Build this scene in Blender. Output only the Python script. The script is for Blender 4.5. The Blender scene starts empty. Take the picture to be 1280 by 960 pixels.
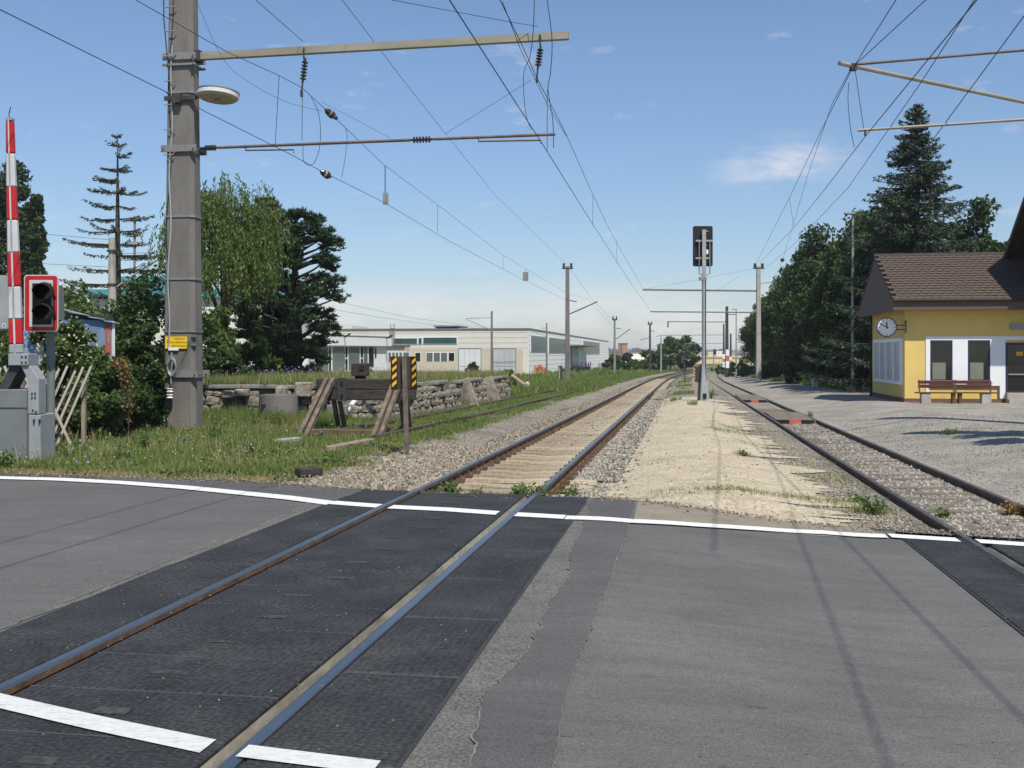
import bpy, math, random
import numpy as np
from mathutils import Vector, Matrix

rnd = random.Random(7)
rng = np.random.default_rng(7)
sc = bpy.context.scene
COL = sc.collection
R = math.radians

# ------------------------------------------------------------------ camera, world, sun, exposure
F, HZ, CH = 1350.0, 442.0, 1.58          # focal length in photo pixels, eye-level row, eye height
cam = bpy.data.objects.new('camera', bpy.data.cameras.new('camera'))
COL.objects.link(cam)
cam.data.sensor_width = 36
cam.data.lens = F / 1280 * 36
cam.data.shift_y = -(480 - HZ) / 1280
cam.location = (0, 0, CH)
cam.rotation_euler = (R(90), 0, 0)
cam.data.clip_start = 0.1
cam.data.clip_end = 9000
sc.camera = cam

SUN_H = (0.40, -0.916)                    # horizontal direction towards the sun
SUN_EL = R(57)
SUN_AZ = math.atan2(SUN_H[0], SUN_H[1])
world = bpy.data.worlds.new('World')
sc.world = world
world.use_nodes = True
wn, wl = world.node_tree.nodes, world.node_tree.links
bg = wn['Background']
sky = wn.new('ShaderNodeTexSky')
sky.sky_type = 'NISHITA'
sky.sun_disc = False
sky.sun_elevation = SUN_EL
sky.sun_rotation = SUN_AZ
sky.air_density = 1.0
sky.dust_density = 0.25
sky.ozone_density = 1.6
bg.inputs['Strength'].default_value = 0.1


def nd(t, typ, **kw):
    n = t.new(typ)
    for k, v in kw.items():
        setattr(n, k, v)
    return n


# clouds: low banks of cumulus all round the horizon and a few thin wisps higher up
tc = nd(wn, 'ShaderNodeTexCoord')
sep = nd(wn, 'ShaderNodeSeparateXYZ')
wl.new(tc.outputs['Generated'], sep.inputs[0])
mp = nd(wn, 'ShaderNodeMapping')
mp.inputs['Scale'].default_value = (9, 9, 30)
wl.new(tc.outputs['Generated'], mp.inputs[0])
nz = nd(wn, 'ShaderNodeTexNoise')
nz.inputs['Scale'].default_value = 1.0
nz.inputs['Detail'].default_value = 7
nz.inputs['Roughness'].default_value = 0.55
wl.new(mp.outputs[0], nz.inputs['Vector'])
band = nd(wn, 'ShaderNodeValToRGB')       # elevation mask
els = band.color_ramp.elements
els[0].position, els[0].color = 0.0, (1, 1, 1, 1)
els[1].position, els[1].color = 0.075, (0, 0, 0, 1)
e = els.new(0.035); e.color = (0.8, 0.8, 0.8, 1)
wl.new(sep.outputs['Z'], band.inputs[0])
dens = nd(wn, 'ShaderNodeValToRGB')
dens.color_ramp.elements[0].position = 0.42
dens.color_ramp.elements[1].position = 0.60
wl.new(nz.outputs['Fac'], dens.inputs[0])
m1 = nd(wn, 'ShaderNodeMath', operation='MULTIPLY')
wl.new(band.outputs[0], m1.inputs[0]); wl.new(dens.outputs[0], m1.inputs[1])
# one thin wisp to the right of the signal, up in the blue
WD = Vector((340 / F, 1.0, (HZ - 208) / F)).normalized()
RT = Vector((1, -0.25, 0)).normalized()
sub = nd(wn, 'ShaderNodeVectorMath', operation='SUBTRACT')
wl.new(tc.outputs['Generated'], sub.inputs[0])
sub.inputs[1].default_value = WD
wm = nd(wn, 'ShaderNodeMapping')
wm.inputs['Scale'].default_value = (13, 13, 30)
wl.new(sub.outputs[0], wm.inputs[0])
wlen = nd(wn, 'ShaderNodeVectorMath', operation='LENGTH')
wl.new(wm.outputs[0], wlen.inputs[0])
wsub = nd(wn, 'ShaderNodeMath', operation='SUBTRACT', use_clamp=True)
wsub.inputs[0].default_value = 1.0
wl.new(wlen.outputs['Value'], wsub.inputs[1])
mp2 = nd(wn, 'ShaderNodeMapping')
mp2.inputs['Scale'].default_value = (16, 16, 48)
mp2.inputs['Rotation'].default_value = (0, R(12), 0)
wl.new(tc.outputs['Generated'], mp2.inputs[0])
nz2 = nd(wn, 'ShaderNodeTexNoise')
nz2.inputs['Scale'].default_value = 1.0
nz2.inputs['Detail'].default_value = 9
nz2.inputs['Roughness'].default_value = .62
wl.new(mp2.outputs[0], nz2.inputs['Vector'])
d2 = nd(wn, 'ShaderNodeValToRGB')
d2.color_ramp.elements[0].position = 0.42
d2.color_ramp.elements[1].position = 0.66
wl.new(nz2.outputs['Fac'], d2.inputs[0])
m2 = nd(wn, 'ShaderNodeMath', operation='MULTIPLY')
wl.new(wsub.outputs[0], m2.inputs[0]); wl.new(d2.outputs[0], m2.inputs[1])
mx = nd(wn, 'ShaderNodeMath', operation='MAXIMUM')
wl.new(m1.outputs[0], mx.inputs[0]); wl.new(m2.outputs[0], mx.inputs[1])
d3 = nd(wn, 'ShaderNodeValToRGB')          # faint scraps of cloud all over the sky
d3.color_ramp.elements[0].position = 0.61
d3.color_ramp.elements[1].position = 0.80
d3.color_ramp.elements[1].color = (.5, .5, .5, 1)
wl.new(nz2.outputs['Fac'], d3.inputs[0])
mx3 = nd(wn, 'ShaderNodeMath', operation='MAXIMUM')
wl.new(mx.outputs[0], mx3.inputs[0]); wl.new(d3.outputs[0], mx3.inputs[1])
mx = mx3
mf = nd(wn, 'ShaderNodeMath', operation='MULTIPLY', use_clamp=True)
mf.inputs[1].default_value = 0.75
wl.new(mx.outputs[0], mf.inputs[0])
cmix = nd(wn, 'ShaderNodeMixRGB')
cmix.inputs['Color2'].default_value = (6.0, 5.8, 5.9, 1)
wl.new(mf.outputs[0], cmix.inputs['Fac'])
tint = nd(wn, 'ShaderNodeValToRGB')       # the clear blue of a dry summer noon, same all round
te = tint.color_ramp.elements
te[0].position, te[0].color = 0.0, (.575, .60, .705, 1)
te[1].position, te[1].color = 0.55, (.80, .85, .895, 1)
e = te.new(0.10); e.color = (.645, .69, .78, 1)
e = te.new(0.25); e.color = (.74, .80, .88, 1)
wl.new(sep.outputs['Z'], tint.inputs[0])
tm = nd(wn, 'ShaderNodeMixRGB', blend_type='MULTIPLY')
tm.inputs['Fac'].default_value = 1.0
wl.new(sky.outputs[0], tm.inputs['Color1']); wl.new(tint.outputs[0], tm.inputs['Color2'])
wl.new(tm.outputs[0], cmix.inputs['Color1'])
wl.new(cmix.outputs[0], bg.inputs['Color'])

sun = bpy.data.objects.new('sun', bpy.data.lights.new('sun', 'SUN'))
COL.objects.link(sun)
sun.data.energy = 3.6
sun.data.angle = R(0.5)
sun.data.color = (1.0, 0.95, 0.86)
sd = Vector((SUN_H[0] * math.cos(SUN_EL), SUN_H[1] * math.cos(SUN_EL), math.sin(SUN_EL)))
sun.rotation_euler = sd.to_track_quat('Z', 'Y').to_euler()
sc.view_settings.view_transform = 'Standard'
sc.view_settings.look = 'None'
sc.view_settings.exposure = 0.55
sc.view_settings.gamma = 1.0
sc.render.engine = 'CYCLES'
sc.cycles.max_bounces = 6
sc.cycles.transparent_max_bounces = 8

# ------------------------------------------------------------------ lie of the land
def smooth(t):
    t = np.clip(t, 0, 1)
    return t * t * (3 - 2 * t)


def xc1(Y):
    Y = np.asarray(Y, float)
    return -2.544 + 0.16 * Y + 0.00027 * np.maximum(Y - 80, 0) ** 2


def xc2(Y):
    Y = np.asarray(Y, float)
    return 3.667 + 0.155 * Y + 0.00027 * np.maximum(Y - 90, 0) ** 2


T3Y = [15, 28.4, 34.4, 41.8, 47.9, 68.8, 101, 142, 178, 203, 260]
T3X = [-5.0, -2.48, -1.3, -.12, .95, 4.43, 9.4, 16.4, 24.0, 30.8, 47]


def xc3(Y):
    return np.interp(np.asarray(Y, float), T3Y, T3X)


def uof(X, Y):
    return (np.asarray(X, float) - xc1(Y)) * 0.987


def zg(X, Y):
    """height of the rail plane (and of the road)"""
    Y = np.asarray(Y, float)
    base = -0.00815 * np.clip(Y, -20, 200)
    u = uof(X, Y)
    s = 0.25 * smooth((u - 1.5) / 3.0) - 0.20 * smooth((u - 7.3) / 2.8)
    return base - s


PU = [-60, -4.2, -2.9, -1.9, 1.6, 2.3, 3.1, 4.2, 5.0, 5.3, 6.9, 7.4, 9, 60]
PZ = [0.02, -.06, -.09, -.205, -.205, -.06, .05, .0, -.03, -.11, -.11, -.05, 0, 0]


def zt(X, Y):
    """height of the open ground"""
    k = smooth((np.asarray(Y, float) - edge(X)) / 1.0)
    return zg(X, Y) - .03 * (1 - k) + np.interp(uof(X, Y), PU, PZ) * k


EX = [-80, -20, -7.3, -3.65, -1.9, .93, 3.97, 5.35, 9, 80]
EY = [27, 18.6, 15.3, 14.4, 13.5, 12.6, 11.9, 11.35, 10.3, -6]


def edge(X):
    return np.interp(np.asarray(X, float), EX, EY)


def G(px, py, lift=0.0):
    """photo pixel -> point on the rail plane"""
    Y = 20.0
    for _ in range(40):
        X = (px - 640) / F * Y
        Y = (CH - float(zg(X, Y)) - lift) * F / max(py - HZ, 1)
    X = (px - 640) / F * Y
    return Vector((X, Y, float(zg(X, Y)) + lift))


def P(px, py, Y):
    return Vector(((px - 640) / F * Y, Y, CH + (HZ - py) / F * Y))


def onT(X, Y, dz=0.0):
    return Vector((X, Y, float(zt(X, Y)) + dz))


# ------------------------------------------------------------------ materials
def mat(name, cols, scale=4.0, rough=0.8, bump=0.0, bscale=40.0, metal=0.0, spec=0.3, stretch=(1, 1, 1), lo=.3, hi=.7,
        island=False, fine=0.0, fscale=200.0, trans=0.0, streak=0.0):
    m = bpy.data.materials.new(name)
    m.use_nodes = True
    n, l = m.node_tree.nodes, m.node_tree.links
    b = n['Principled BSDF']
    b.inputs['Roughness'].default_value = rough
    b.inputs['Metallic'].default_value = metal
    b.inputs['Specular IOR Level'].default_value = spec
    ramp = n.new('ShaderNodeValToRGB')
    el = ramp.color_ramp.elements
    k = len(cols)
    if k == 1:
        cols = [cols[0], tuple(c * 1.12 for c in cols[0])]
        k = 2
    while len(el) < k:
        el.new(0.5)
    for i, c in enumerate(cols):
        el[i].position = lo + (hi - lo) * i / (k - 1)
        el[i].color = (*c, 1)
    t = n.new('ShaderNodeTexCoord')
    mp = n.new('ShaderNodeMapping')
    mp.inputs['Scale'].default_value = stretch
    l.new(t.outputs['Object'], mp.inputs[0])
    if island:
        g = n.new('ShaderNodeNewGeometry')
        l.new(g.outputs['Random Per Island'], ramp.inputs[0])
    else:
        z = n.new('ShaderNodeTexNoise')
        z.inputs['Scale'].default_value = scale
        z.inputs['Detail'].default_value = 8
        z.inputs['Roughness'].default_value = .6
        l.new(mp.outputs[0], z.inputs['Vector'])
        l.new(z.outputs['Fac'], ramp.inputs[0])
    out = ramp.outputs[0]
    if fine > 0:
        z2 = n.new('ShaderNodeTexNoise')
        z2.inputs['Scale'].default_value = fscale
        z2.inputs['Detail'].default_value = 3
        l.new(mp.outputs[0], z2.inputs['Vector'])
        mr = n.new('ShaderNodeMapRange')
        mr.inputs['From Min'].default_value = .3
        mr.inputs['From Max'].default_value = .7
        mr.inputs['To Min'].default_value = 1 - fine
        mr.inputs['To Max'].default_value = 1 + fine
        l.new(z2.outputs['Fac'], mr.inputs[0])
        mm = n.new('ShaderNodeVectorMath')
        mm.operation = 'SCALE'
        l.new(out, mm.inputs[0])
        l.new(mr.outputs[0], mm.inputs['Scale'])
        out = mm.outputs[0]
    if streak > 0:
        for (sx_, sy_, zsc, am) in ((.9, 5.5, 1.3, streak), (.25, .25, 1.0, streak * .8), (14, 45, 1.0, streak * .7), (2.2, 14, 1.7, .42)):
            mq = n.new('ShaderNodeMapping')
            mq.inputs['Scale'].default_value = (sx_, sy_, 1)
            mq.inputs['Rotation'].default_value = (0, 0, R(10))
            l.new(t.outputs['Object'], mq.inputs[0])
            zq = n.new('ShaderNodeTexNoise')
            zq.inputs['Scale'].default_value = zsc
            zq.inputs['Detail'].default_value = 6
            zq.inputs['Roughness'].default_value = .65
            l.new(mq.outputs[0], zq.inputs['Vector'])
            mr = n.new('ShaderNodeMapRange')
            mr.inputs['From Min'].default_value = .30 if zsc == 1.7 else .32
            mr.inputs['From Max'].default_value = .37 if zsc == 1.7 else .62
            mr.inputs['To Min'].default_value = 1 - am
            mr.inputs['To Max'].default_value = 1 + (am * .5 if zsc != 1.7 else 0)
            l.new(zq.outputs['Fac'], mr.inputs[0])
            mm = n.new('ShaderNodeVectorMath')
            mm.operation = 'SCALE'
            l.new(out, mm.inputs[0])
            l.new(mr.outputs[0], mm.inputs['Scale'])
            out = mm.outputs[0]
    l.new(out, b.inputs['Base Color'])
    if bump > 0:
        z3 = n.new('ShaderNodeTexNoise')
        z3.inputs['Scale'].default_value = bscale
        z3.inputs['Detail'].default_value = 5
        l.new(mp.outputs[0], z3.inputs['Vector'])
        bp = n.new('ShaderNodeBump')
        bp.inputs['Strength'].default_value = bump
        bp.inputs['Distance'].default_value = 0.02
        l.new(z3.outputs['Fac'], bp.inputs['Height'])
        l.new(bp.outputs[0], b.inputs['Normal'])
    if trans > 0:
        tr = n.new('ShaderNodeBsdfTranslucent')
        l.new(out, tr.inputs['Color'])
        ms = n.new('ShaderNodeMixShader')
        ms.inputs['Fac'].default_value = trans
        l.new(b.outputs[0], ms.inputs[1])
        l.new(tr.outputs[0], ms.inputs[2])
        l.new(ms.outputs[0], n['Material Output'].inputs['Surface'])
    return m


def rubber_mat(base=None, lo_=.85, hi_=1.22):
    m = base or mat('ribbed_rubber', [(.024, .0245, .025), (.036, .0365, .037), (.052, .052, .051)], 1.6, .7, spec=.22, fine=.5, fscale=45)
    n, l = m.node_tree.nodes, m.node_tree.links
    t = n.new('ShaderNodeTexCoord')
    mp = n.new('ShaderNodeMapping')
    mp.inputs['Rotation'].default_value = (0, 0, R(9))
    l.new(t.outputs['Object'], mp.inputs[0])
    hs = []
    for ax, sc_ in (('X', 15), ('Y', 19)):
        w = n.new('ShaderNodeTexWave')
        w.bands_direction = ax
        w.inputs['Scale'].default_value = sc_ / 6.283 * 3.14
        l.new(mp.outputs[0], w.inputs['Vector'])
        hs.append(w)
    mx_ = n.new('ShaderNodeMath'); mx_.operation = 'MULTIPLY'
    l.new(hs[0].outputs['Fac'], mx_.inputs[0]); l.new(hs[1].outputs['Fac'], mx_.inputs[1])
    bp = n.new('ShaderNodeBump')
    bp.inputs['Strength'].default_value = .35
    bp.inputs['Distance'].default_value = .008
    l.new(mx_.outputs[0], bp.inputs['Height'])
    l.new(bp.outputs[0], n['Principled BSDF'].inputs['Normal'])
    b = n['Principled BSDF']
    src = b.inputs['Base Color'].links[0].from_socket
    mr = n.new('ShaderNodeMapRange')
    mr.inputs['To Min'].default_value = lo_
    mr.inputs['To Max'].default_value = hi_
    l.new(mx_.outputs[0], mr.inputs[0])
    sc2 = n.new('ShaderNodeVectorMath'); sc2.operation = 'SCALE'
    l.new(src, sc2.inputs[0]); l.new(mr.outputs[0], sc2.inputs['Scale'])
    l.new(sc2.outputs[0], b.inputs['Base Color'])
    return m


M = {}
M['earth'] = mat('dry_earth', [(.12, .10, .06), (.16, .15, .08), (.10, .12, .045), (.20, .17, .10)], .6, .95, .5, 20, fine=.3, fscale=30)
M['far_field'] = mat('far_field', [(.10, .13, .05), (.16, .16, .06), (.10, .14, .05)], .02, .95)
M['wheat'] = mat('ripe_wheat', [(.45, .33, .14), (.52, .40, .19)], .03, .95)
M['asphalt'] = mat('asphalt', [(.104, .101, .095), (.128, .124, .117), (.154, .149, .140)], .45, .8, .5, 120, fine=.32, fscale=85, spec=.25, streak=.12)
M['asphalt_left'] = mat('asphalt_left', [(.098, .095, .090), (.117, .114, .108), (.138, .134, .127)], .4, .8, .5, 120, fine=.3, fscale=85, spec=.25, streak=.11)
M['asphalt_dark'] = mat('asphalt_dark', [(.090, .086, .084), (.116, .111, .108)], 1.2, .82, .5, 120, fine=.3, fscale=85, spec=.25, streak=.11)
M['asphalt_old'] = mat('asphalt_old', [(.115, .109, .099), (.152, .144, .13), (.13, .124, .114)], 2.0, .85, .7, 100, fine=.5, fscale=60, spec=.25, streak=.13)
M['shoulder'] = mat('shoulder', [(.20, .17, .13), (.27, .235, .18)], 2.5, .9, .5, 80, fine=.3, fscale=60)
M['crack'] = mat('crumbled_crack', [(.13, .122, .108), (.19, .18, .16)], 6, .9, fine=.4, fscale=60)
M['paint'] = mat('road_paint', [(.13, .13, .125), (.52, .52, .505), (.66, .66, .64), (.71, .71, .69)], 26, .65, .3, 80, lo=.30, hi=.50, fine=.12, fscale=60)
M['rubber'] = rubber_mat()
M['paint_rubber'] = mat('worn_panel_paint', [(.06, .06, .06), (.34, .34, .33), (.52, .52, .505), (.60, .60, .58)], 14, .7, .3, 60, lo=.24, hi=.46, fine=.2, fscale=45, stretch=(.6, 6, 1))
M['flange'] = mat('flangeway_steel', [(.10, .085, .06), (.20, .175, .13), (.30, .27, .21)], 3, .55, metal=.3, stretch=(1, .25, 1), fine=.2, fscale=30)
M['worn'] = mat('worn_rubber', [(.03, .03, .03), (.065, .065, .065)], 22, .8, lo=.4, hi=.6)
M['joint_glint'] = mat('joint_glint', [(.055, .065, .08), (.09, .10, .12)], 8, .5)  # sky reflection off the panel edges, put into the colour
M['rubber_plain'] = mat('plain_rubber', [(.03, .03, .032), (.05, .05, .052)], 4, .7, .2, 60)
M['gravel'] = mat('pale_gravel', [(.16, .14, .112), (.225, .20, .16), (.28, .25, .205)], .9, .95, .9, 45, fine=.45, fscale=22)
M['sand'] = mat('sandy_gravel', [(.31, .255, .175), (.42, .355, .25), (.49, .42, .31), (.37, .315, .23)], 2.0, .95, .9, 40, lo=.25, hi=.8, fine=.38, fscale=24)
M['platform'] = mat('grey_platform_gravel', [(.20, .185, .155), (.27, .25, .215), (.34, .315, .27)], .8, .95, .9, 45, fine=.45, fscale=22)
M['ballast'] = mat('ballast_dust', [(.085, .072, .055), (.15, .128, .098)], 2, .95, .9, 40, fine=.5, fscale=18)
M['stone'] = mat('ballast_stone', [(.10, .085, .068), (.20, .17, .13), (.29, .25, .19), (.38, .335, .27)], rough=.95, island=True, lo=0, hi=1, spec=.1)
M['stone_grey'] = mat('grey_ballast_stone', [(.11, .10, .088), (.21, .192, .16), (.31, .288, .248), (.42, .39, .34)], rough=.95, island=True, lo=0, hi=1, spec=.1)
M['steel_top'] = mat('polished_rail', [(.30, .30, .30), (.44, .445, .445)], 3, .36, metal=1.0, stretch=(1, .1, 1))
M['rust'] = mat('rusty_rail', [(.070, .042, .029), (.125, .078, .050), (.18, .115, .075)], 5, .85, .3, 30)
M['rust_top'] = mat('dull_rail_top', [(.10, .085, .075), (.20, .18, .165)], 4, .5, metal=.6)
M['sleeper'] = mat('concrete_sleeper', [(.26, .21, .142), (.365, .30, .21), (.435, .37, .27)], 3, .9, .4, 60, fine=.3, fscale=40)
sn, sl2 = M['sleeper'].node_tree.nodes, M['sleeper'].node_tree.links
oi = sn.new('ShaderNodeObjectInfo')
om = sn.new('ShaderNodeMapRange')
om.inputs['To Min'].default_value = .80
om.inputs['To Max'].default_value = 1.15
sl2.new(oi.outputs['Random'], om.inputs[0])
osc = sn.new('ShaderNodeVectorMath')
osc.operation = 'SCALE'
ob = sn['Principled BSDF'].inputs['Base Color']
sl2.new(ob.links[0].from_socket, osc.inputs[0])
sl2.new(om.outputs[0], osc.inputs['Scale'])
sl2.new(osc.outputs[0], ob)
M['timber'] = mat('old_timber', [(.10, .08, .06), (.17, .14, .11), (.24, .20, .16)], 3, .9, .5, 40, stretch=(1, 6, 6), fine=.2)
M['tarred'] = mat('tarred_timber', [(.028, .023, .020), (.05, .042, .035), (.085, .07, .06)], 3, .85, .6, 18, stretch=(.5, 5, 8), fine=.3, fscale=40)
M['concrete'] = mat('mast_concrete', [(.125, .116, .104), (.160, .149, .135), (.195, .182, .166)], 1.2, .88, .3, 60, stretch=(1.5, 1.5, .5), fine=.16, fscale=60)
M['concrete_pale'] = mat('pale_concrete', [(.28, .26, .23), (.36, .34, .30), (.42, .40, .36)], 1.5, .9, .4, 40, fine=.2, fscale=40)
M['concrete_dark'] = mat('weathered_concrete', [(.13, .12, .11), (.20, .185, .165), (.27, .25, .225)], 2, .9, .5, 30, fine=.2, fscale=40)
M['galv'] = mat('galvanised_steel', [(.30, .32, .32), (.40, .42, .42)], 6, .5, metal=.4, fine=.1)
M['steel'] = mat('weathered_steel', [(.19, .19, .18), (.28, .28, .265)], 4, .6, metal=.3, fine=.15)
M['arm'] = mat('arm_steel', [(.26, .24, .19), (.36, .335, .27)], 3, .6, metal=.2, fine=.15, stretch=(.3, 1, 1))
M['arm_rust'] = mat('rusty_tube', [(.13, .085, .065), (.20, .15, .125)], 6, .7, metal=.2)
M['dark_steel'] = mat('dark_steel', [(.045, .045, .045), (.075, .072, .07)], 5, .6, metal=.3)
M['insulator'] = mat('brown_insulator', [(.035, .022, .018), (.055, .035, .028)], 5, .25, spec=.6)
M['wire'] = mat('wire', [(.035, .037, .04), (.05, .05, .055)], 5, .6, metal=.2)
M['white'] = mat('white_paint', [(.72, .72, .70), (.80, .80, .79)], 2, .5, fine=.03)
M['lamp_under'] = mat('lamp_underside', [(.42, .38, .30), (.52, .47, .38)], 4, .5)
M['red'] = mat('red_paint', [(.40, .014, .018), (.48, .024, .028)], 3, .4, fine=.08)
M['boom_white'] = mat('boom_white', [(.46, .47, .48), (.54, .55, .55)], 3, .45, fine=.08)
M['black'] = mat('black_paint', [(.012, .012, .014), (.02, .02, .022)], 4, .5)
M['black_matt'] = mat('black_matt', [(.02, .018, .017), (.035, .03, .028)], 4, .9, spec=.1)
M['lens'] = mat('dark_lens', [(.02, .006, .006), (.03, .01, .01)], 4, .15, spec=.6)
M['cabinet'] = mat('grey_cabinet', [(.145, .158, .153), (.18, .194, .188)], 2, .5, fine=.08)
M['cabinet_pale'] = mat('pale_grey_metal', [(.25, .265, .27), (.31, .325, .33)], 3, .5, fine=.08)
M['yellow_sign'] = mat('yellow_sign', [(.78, .50, .02), (.85, .56, .03)], 3, .45)
M['stripe'] = mat('amber_stripe', [(.70, .36, .02), (.80, .44, .04)], 5, .5)
M['stripe_faded'] = mat('faded_stripe', [(.55, .33, .16), (.62, .40, .22)], 5, .6)
M['board'] = mat('dark_board', [(.035, .028, .024), (.06, .05, .045)], 3, .7)
M['weather_wood'] = mat('weathered_wood', [(.15, .105, .07), (.26, .20, .145), (.34, .28, .21)], 4, .85, .3, 30, stretch=(4, 4, .6))
M['picket'] = mat('bleached_picket', [(.38, .35, .29), (.52, .48, .41)], 6, .85, .2, 30)
M['wall_stone'] = mat('wall_stone', [(.10, .088, .066), (.21, .18, .14), (.32, .285, .225), (.165, .14, .11)], 3.5, .95, .8, 14, fine=.3, fscale=25)
M['mortar'] = mat('crumbled_mortar', [(.13, .11, .085), (.22, .19, .15)], 3, .95, .8, 18)
M['yellow_wall'] = mat('yellow_render', [(.66, .475, .145), (.72, .525, .17), (.68, .49, .155), (.60, .43, .14)], 1.1, .85, .25, 80, lo=.25, hi=.8, fine=.06, fscale=60)
M['trim_white'] = mat('white_trim', [(.76, .77, .78), (.81, .82, .83)], 2, .5, fine=.02)
M['plinth'] = mat('brown_plinth', [(.12, .06, .035), (.20, .11, .07)], 2, .85, .2, 50)
M['tile'] = mat('roof_tile', [(.058, .042, .033), (.088, .064, .051), (.118, .087, .070)], 5, .85, .2, 40, fine=.25, fscale=30)
M['brown_board'] = mat('brown_boarding', [(.10, .068, .058), (.13, .092, .078)], 3, .75, .2, 20, stretch=(1, 1, 6))
M['brown_dark'] = mat('brown_fascia', [(.035, .022, .018), (.055, .038, .032)], 3, .7)
M['glass'] = mat('dark_glass', [(.010, .012, .012), (.022, .024, .022)], 1.5, .06, spec=.5)
M['glass_green'] = mat('green_glass', [(.10, .125, .105), (.14, .165, .14)], .6, .2, spec=.5)
M['glass_teal'] = mat('teal_glazing', [(.025, .065, .058), (.045, .095, .085)], .5, .3, spec=.5)
M['blind'] = mat('pale_green_blind', [(.16, .18, .13), (.20, .225, .165)], 2, .7)
M['pane_blue'] = mat('frosted_pane', [(.34, .38, .44), (.42, .46, .52)], 2, .3)
M['frame_dark'] = mat('violet_frame', [(.035, .02, .06), (.05, .03, .08)], 3, .5)
M['bench_wood'] = mat('bench_wood', [(.075, .022, .020), (.115, .034, .030)], 4, .6, .2, 30, stretch=(1, 6, 6))
M['cream'] = mat('cream_cladding', [(.63, .60, .53), (.68, .65, .575)], .5, .85, fine=.04)
M['cream_warm'] = mat('warm_cream', [(.52, .455, .35), (.57, .50, .39)], .5, .85, fine=.04)
M['joint'] = mat('cladding_joint', [(.30, .28, .24), (.36, .33, .29)], 2, .9)
M['grey_gate'] = mat('grey_gate', [(.40, .42, .43), (.48, .50, .51)], 1, .6, fine=.05)
M['white_gate'] = mat('white_gate', [(.60, .61, .62), (.68, .69, .70)], 1, .6, fine=.04)
M['roof_grey'] = mat('grey_roofing', [(.14, .14, .14), (.20, .20, .20)], 1, .8)
M['graffiti_orange'] = mat('orange_spray', [(.75, .28, .06), (.80, .35, .12), (.55, .16, .05)], .8, .7)
M['graffiti_pink'] = mat('pink_spray', [(.62, .45, .58), (.75, .66, .74), (.45, .22, .42)], .9, .7)
M['graffiti_line'] = mat('purple_spray', [(.16, .05, .16), (.22, .08, .22)], 2, .7)
M['teal_roof'] = mat('teal_fascia', [(.05, .26, .28), (.08, .34, .35)], 1, .6)
M['blue_panel'] = mat('blue_panel', [(.13, .20, .34), (.18, .265, .43), (.22, .31, .47)], 2, .6, fine=.08)
M['tin'] = mat('tin_roof', [(.20, .25, .27), (.36, .42, .44)], 2, .45, metal=.3)
M['orange_panel'] = mat('orange_panel', [(.42, .10, .05), (.52, .15, .08)], 4, .6)
M['brick_tower'] = mat('brown_brick', [(.33, .17, .10), (.40, .22, .14)], .3, .9)
M['bark'] = mat('bark', [(.04, .034, .028), (.075, .063, .05)], 5, .95, .6, 20, stretch=(1, 1, .3))
M['strut'] = mat('strut_steel', [(.075, .058, .042), (.14, .11, .08), (.20, .165, .125)], 5, .8, .2, 30)
M['faded_pink'] = mat('faded_pink', [(.36, .22, .17), (.44, .29, .23)], 4, .7)
M['side_white'] = mat('white_cladding', [(.76, .75, .71), (.82, .81, .77)], .5, .85, fine=.03)
M['red_white'] = mat('faded_red', [(.45, .10, .06), (.55, .16, .10)], 4, .6)


def leafmat(name, cols, trans=.3, rough=.55):
    return mat(name, cols, island=True, rough=rough, lo=0, hi=1, trans=trans, spec=.25)


M['leaf_dark'] = leafmat('dark_leaf', [(.022, .046, .012), (.038, .07, .018), (.058, .098, .026), (.09, .13, .04)])
M['leaf_mid'] = leafmat('mid_leaf', [(.045, .085, .018), (.075, .125, .027), (.11, .165, .04), (.15, .195, .06)])
M['leaf_willow'] = leafmat('willow_leaf', [(.055, .095, .022), (.09, .14, .034), (.14, .195, .05), (.22, .255, .08)], .4)
M['leaf_poplar'] = leafmat('poplar_leaf', [(.03, .055, .018), (.05, .08, .028), (.075, .105, .042)])
M['needle_pine'] = leafmat('pine_needle', [(.018, .038, .014), (.028, .054, .020), (.042, .072, .026)], .12)
M['needle_spruce'] = leafmat('spruce_needle', [(.026, .046, .024), (.042, .068, .036), (.065, .09, .052)], .1)
M['needle_thin'] = leafmat('thin_spruce_needle', [(.038, .05, .03), (.058, .072, .04), (.085, .085, .052)], .1)
M['leaf_dry'] = leafmat('dry_leaf', [(.22, .11, .04), (.30, .17, .06), (.12, .12, .04)])
M['leaf_brown'] = leafmat('brown_hedge_leaf', [(.12, .085, .045), (.17, .12, .065), (.07, .085, .03), (.22, .16, .09)])
M['leaf_hedge'] = leafmat('hedge_leaf', [(.035, .068, .016), (.058, .10, .025), (.095, .145, .04), (.16, .20, .07)])
M['blossom'] = leafmat('pale_blossom', [(.42, .42, .22), (.55, .54, .34)])
M['grass'] = leafmat('grass_blade', [(.088, .165, .030), (.125, .21, .040), (.175, .255, .056), (.24, .275, .085), (.33, .30, .14)], .4)
M['grass_dry'] = leafmat('dry_grass_blade', [(.20, .20, .07), (.29, .25, .10), (.38, .31, .16), (.45, .36, .21)], .3)
M['flower_blue'] = leafmat('chicory_flower', [(.20, .22, .48), (.30, .32, .58)])
M['weed'] = leafmat('weed_leaf', [(.07, .12, .03), (.11, .17, .045), (.16, .22, .07)])

# ------------------------------------------------------------------ mesh helpers
ORG = {}


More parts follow.
